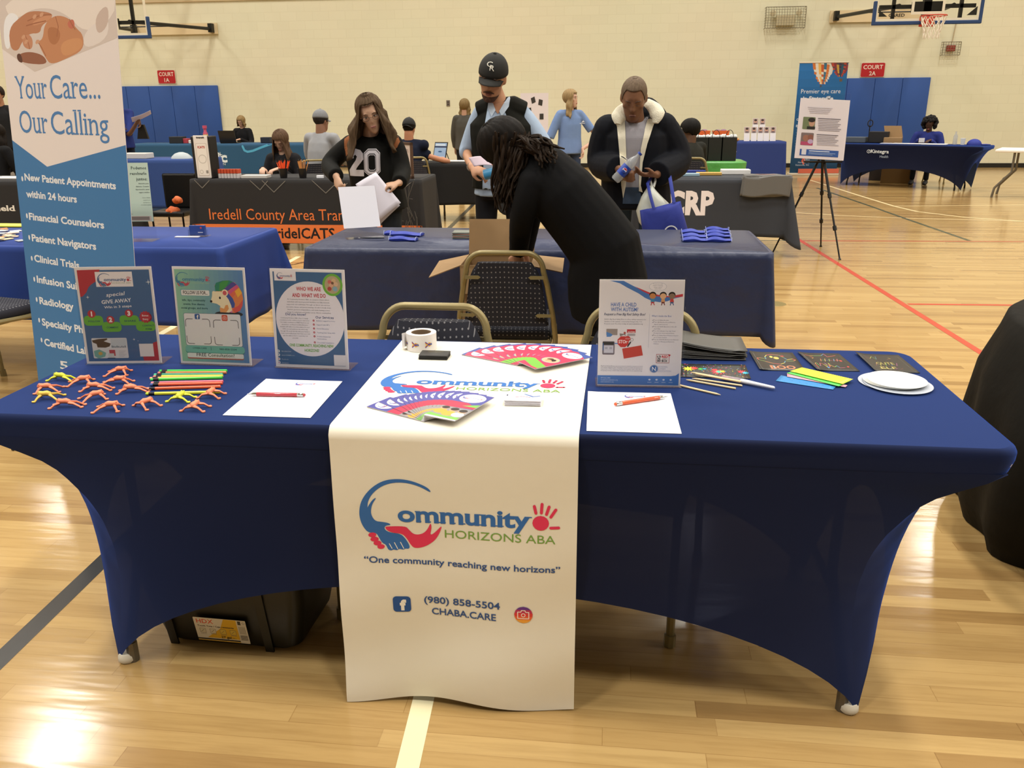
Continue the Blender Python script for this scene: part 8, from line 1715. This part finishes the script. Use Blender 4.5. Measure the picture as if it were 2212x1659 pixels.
# white table at the right edge
wt = thing('folding_table', 'bare white folding table cut off by the right edge', 'table', (7.35, 12.6, 0), -.5)
MB().bbox((-.95, -.38, .70), (.95, .38, .745), .015).build('tabletop', WHITEPL, wt)
for s_ in (-1, 1):
    for q in (-1, 1): MB().tube([(s_ * .68, q * .3, .7), (s_ * .68, q * .3, .4), (s_ * .88, q * .33, .15), (s_ * .90, q * .33, 0)], .018, 8).build('leg', LEGM, wt, smooth=True)
    MB().tube([(s_ * .78, -.31, .3), (s_ * .78, .31, .3)], .012, 6).build('cross_bar', LEGM, wt)
# white display board with photographs behind the cap
t = thing('display_board', 'white display board with dark photos behind the cap wearer', 'display board', (at(1158, 240, 14).x, 14, 0)); MB().box((-.28, -.01, .9), (.22, .01, at(1158, 201, 14).z)).build('board_panel', mat('board_white', 'dcd4d8', .35), t); zt_ = at(1158, 201, 14).z
A = Art()
for x, z, r in ((-.05, -.12, .3), (.08, -.16, -.2), (-.12, -.3, .1), (.1, -.4, .0)): A.poly([(x + .05 * math.cos(r + k * PI / 2 + .8), zt_ + z + .07 * math.sin(r + k * PI / 2 + .8)) for k in range(4)], '3a3634')
A.build('board_photos', lambda u, v, w: V((u, -.012 - w, v)), t)
for s_ in (-.2, .15): MB().tube([(s_, 0, 0), (s_, 0, .95)], .012, 6).build('leg', BLACKM, t)
# ------------------------------------------------------------------ people further back
def sitter(label, px, headpy, Y, facing, skinc, top, hairc, shw=.19, lean=0, hands=None, hairlen=0, vox=.014, sleeve=1.0, capc=None, hs=1.0, legc='1c1c22', seat=.47, **kw):
    """seated: facing = unit direction in the floor plane"""
    hc = at(px, headpy, Y); f = V((facing[0], facing[1], 0)).normalized(); s = V((-f.y, f.x, 0)); nb = V((hc.x, hc.y, hc.z - .145)) - f * (.02 + lean); pel = V((nb.x, nb.y, seat + .08)) - f * (.10 + lean); che = nb.lerp(pel, .38)
    sh = [nb - s * shw - V((0, 0, .04)), nb + s * shw - V((0, 0, .04))]; el = [p + f * .08 + V((0, 0, -.27)) + (-s if i == 0 else s) * .05 for i, p in enumerate(sh)]; wr = [V((nb.x, nb.y, .80)) + f * .34 + (-s if i == 0 else s) * .09 for i in (0, 1)]
    if kw.get('wr'): wr = kw['wr']
    if kw.get('el'): el = kw['el']
    legs = [(pel + sg * s * .09 - V((0, 0, .02)), pel + f * .43 + sg * s * .11 - V((0, 0, .06)), V((pel.x, pel.y, .08)) + f * .48 + sg * s * .12, f) for sg in (-1, 1)]
    B = V((pel.x, pel.y, 0)); look = kw.get('look') or (f + V((0, 0, -.45)))
    body, M, tp = figure(label, B, hc, look, V((0, 0, 1)) + f * .3, nb, che, pel, sh, el, wr, hands=[(f + V((0, 0, -.2)) + s * .4, DN, .5, 1, 1), (f + V((0, 0, -.2)) - s * .4, DN, .5, -1, 1)], skinc=skinc, top=top, sleeve=sleeve, legs=legs, legc=legc, vox=vox, hs=hs, tr=(.155, .115), ths=kw.get('ths', .004), fem=kw.get('fem', False))
    if capc: cap(M, B, body, capc, back=kw.get('capback', False)); hair(M, B, body, hairc, front=-.0, side=-.03, back=-.07, puff=.003, wave=.001)
    elif hairc: hair(M, B, body, hairc, kw.get('hc2'), front=kw.get('front', .075), side=kw.get('side', .0), back=-.07, length=hairlen, open_=kw.get('open_', .9), puff=kw.get('puff', .012), wave=kw.get('wave', .005), spread=kw.get('spread', .25), seed=3)
    if kw.get('face', True): face_bits(M, B, body, brow='4a3628', lid=True, glasses=kw.get('glasses', False))
    return body, M, tp, B
sitter('person with long brown hair in a black sweater seated behind the pen cups', 607, 305, 7.95, (-.1, -1), 'c09a84', '1c1b1e', '4a3424', hc2='6f5642', hairlen=.3, fem=True, look=V((-.15, -1, -.7)), shw=.17, vox=.011)
chair(at(680, 360, 8.6).x, 8.55, .5, 'bronze framed chair of the seated grey shirted person')
sitter('person in a grey cap and grey shirt seated with back turned, beside the jersey wearer', 694, 262, 8.75, (.35, 1), '8a6450', '8f9094', '2a2420', capc='74767a', capback=False, face=False, shw=.21, hs=1.02, legc='5a5e66', look=V((.5, 1, -.1)))
sitter('person with blonde bob and glasses in black behind the teal table', 521, 263, 17.0, (-.1, -1), 'c49c84', '17171a', '8a7048', hc2='a88c60', hairlen=.1, fem=True, glasses=True, shw=.18, vox=.016)
sitter('person in black cap and navy polo seated with back turned at the tablet', 884, 278, 9.35, (.12, 1), 'b07a5c', '12182a', '1a1612', capc='1c1c1c', capback=True, face=False, shw=.22, sleeve=.35, legc='8a98a8', wr=[at(905, 345, 9.6), at(955, 342, 9.62)], el=[at(860, 340, 9.4), at(962, 348, 9.35)], look=V((.1, 1, -.2)))
chair(at(893, 360, 9.1).x, 9.1, .3, 'bronze framed chair of the person at the tablet')
sitter('person with short black hair in a dark sweater seated right of the coat wearer', 1490, 283, 9.3, (-.6, .8), '5a4030', '24241f', '12100e', face=False, shw=.21, puff=.03, look=V((-.9, .3, -.2)), front=.06, side=-.02)
chair(at(1497, 370, 8.9).x, 8.92, -.3, 'bronze framed chair behind the charcoal table'); chair(at(1560, 295, 17.0).x, 17.3, PI, 'bronze framed chair behind the orange buckets')
b_, M_, t_, B_ = sitter('person with dark curly hair in a blue scrub top at the far right table', 2008, 268, 15.35, (-.45, -.9), '4a3226', '2a3476', None, fem=True, shw=.21, vox=.016, face=True)
cu = MB(); rnd = random.Random(8)
for i in range(150):
    a = rnd.uniform(0, 6.28); ph_ = math.acos(rnd.uniform(-.75, 1)); d = V((math.sin(ph_) * math.cos(a), math.sin(ph_) * math.sin(a), math.cos(ph_)))
    if d.y > .55 and d.z < .5: continue
    cu.ell(M_ @ V((d.x * .12, d.y * .115 - .02, d.z * .125 + .01)) - B_, (rnd.uniform(.022, .036),) * 3, u=8, v=6)
cu.build('curly_hair', mat('curl_black', '0f0c0a', .9), b_, smooth=True)
MB().box((-.05, -.003, -.04), (.05, .003, .04), Matrix.Translation(at(1991, 303, 14.98) - B_)).build('name_badge', mat('badge_white', 'd8d8dc', .5), b_)
chair(B_.x + .25, B_.y + .1, PI + .5, 'bronze framed chair of the curly haired person')

# standing figures
def stander(label, px, headpy, Y, facing, skinc, top, legc, hairc, shw=.19, vox=.013, sleeve=1.0, wr=None, el=None, look=None, **kw):
    hc = at(px, headpy, Y); f = V((facing[0], facing[1], 0)).normalized(); s = V((-f.y, f.x, 0)); nb = V((hc.x, hc.y, hc.z - .15)) - f * .02; pel = V((nb.x, nb.y, nb.z - .52)); che = nb.lerp(pel, .36)
    sh = [nb - s * shw - V((0, 0, .04)), nb + s * shw - V((0, 0, .04))]; el = el or [p - V((0, 0, .28)) + (-s if i == 0 else s) * .04 for i, p in enumerate(sh)]; wr = wr or [p - V((0, 0, .24)) + f * .06 for p in el]
    B = V((pel.x, pel.y, 0)); legs = [(pel + sg * s * .09 - V((0, 0, .03)), V((pel.x, pel.y, pel.z * .5)) + sg * s * .1 + f * .02, V((pel.x, pel.y, .08)) + sg * s * .1, f) for sg in (-1, 1)]
    body, M, tp = figure(label, B, hc, look or f, V((0, 0, 1)), nb, che, pel, sh, el, wr, hands=[(DN + f * .2, s, .5, 1, 1), (DN + f * .2, -s, .5, -1, 1)], skinc=skinc, top=top, sleeve=sleeve, legs=legs, legc=legc, vox=vox, fem=kw.get('fem', False), tr=(.15, .11), ths=kw.get('ths', 0))
    if hairc: hair(M, B, body, hairc, kw.get('hc2'), front=.075, side=.0, back=-.07, length=kw.get('hairlen', 0), open_=kw.get('open_', .9), puff=.012, wave=.006, spread=kw.get('spread', .2), seed=4)
    if kw.get('face', True): face_bits(M, B, body, brow='5a4434')
    return body, M, tp, B
stander('person with blonde-brown hair standing with back turned in grey top, far back', 1004, 230, 13.5, (.2, 1), 'b08a74', '46443f', '17171a', '6f5a3c', hc2='8f7850', hairlen=.16, fem=True, face=False, shw=.18)
s_, e_ = at(1192, 262, 10.5), at(1270, 268, 10.5)
bw = stander('person with long blonde hair in a light blue t-shirt, looking to the right', 1233, 214, 10.5, (.55, -1), 'c8a08a', '7088b4', '3a4660', '8a7450', hc2='b89c70', hairlen=.26, fem=True, shw=.17, sleeve=.36, look=V((1, -.35, .02)), vox=.011, el=[at(1180, 318, 10.4), at(1287, 296, 10.6)], wr=[at(1195, 352, 10.2), at(1258, 322, 10.4)])
A = Art(); 
q_ = at(1257, 266, 10.3) - bw[3]; mp0 = drape_map(bw[2], V((0, 0, 0)), (1, 0, 0), (0, 0, 1), (0, -1, 0), 1.0); A.rect(q_.x - .035, q_.z - .012, q_.x + .035, q_.z - .004, 'd8dce4'); A.poly([(q_.x - .02, q_.z), (q_.x + .03, q_.z + .01), (q_.x + .01, q_.z + .035)], 'd8dce4'); A.build('shirt_logo', lambda u, v, w: mp0(u, v, w), bw[0])
stander('person in a royal blue shirt behind the tall banner, holding white sheets', 252, 215, 11.2, (.8, -.6), '6a4a38', '23306c', '1a2030', '14100e', shw=.2, sleeve=.5, el=[at(240, 290, 11.3), at(278, 290, 11.1)], wr=[at(262, 262, 10.8), at(300, 258, 10.9)])
p_ = at(303, 252, 10.8); paper('paper_sheet', 'white sheets held out in front of the blue wall pad', 'paper sheet', [at(283, 254, 10.8), at(325, 238, 10.8), at(327, 246, 10.9), at(286, 264, 10.9)], 'c8c0cc')
o = MB().ring([[V((sx * w, sy * .02, z)) for sx, sy in ((-1, -1), (1, -1), (1, 1), (-1, 1))] for w, z in ((.09, 0), (.04, .21))]).build('lanyard_pouch', BLACKM); o.location = at(310, 300, 10.9); tag(o, 'black pouch hanging below the white sheets against the wall pad', 'pouch')
stander('person in a black t-shirt cut off by the left edge', -6, 205, 9.8, (.3, -1), 'a87a5e', '1c1c1e', '1c1c22', '2a201a', sleeve=.4, shw=.21)
sitter('person in black seated at the left edge before the grey table', -8, 290, 8.2, (.4, 1), 'a87a5e', '121214', '1a1410', face=False, hairlen=.3, fem=True)
bpy.data.objects.remove(_fo); bpy.data.curves.remove(_fc)
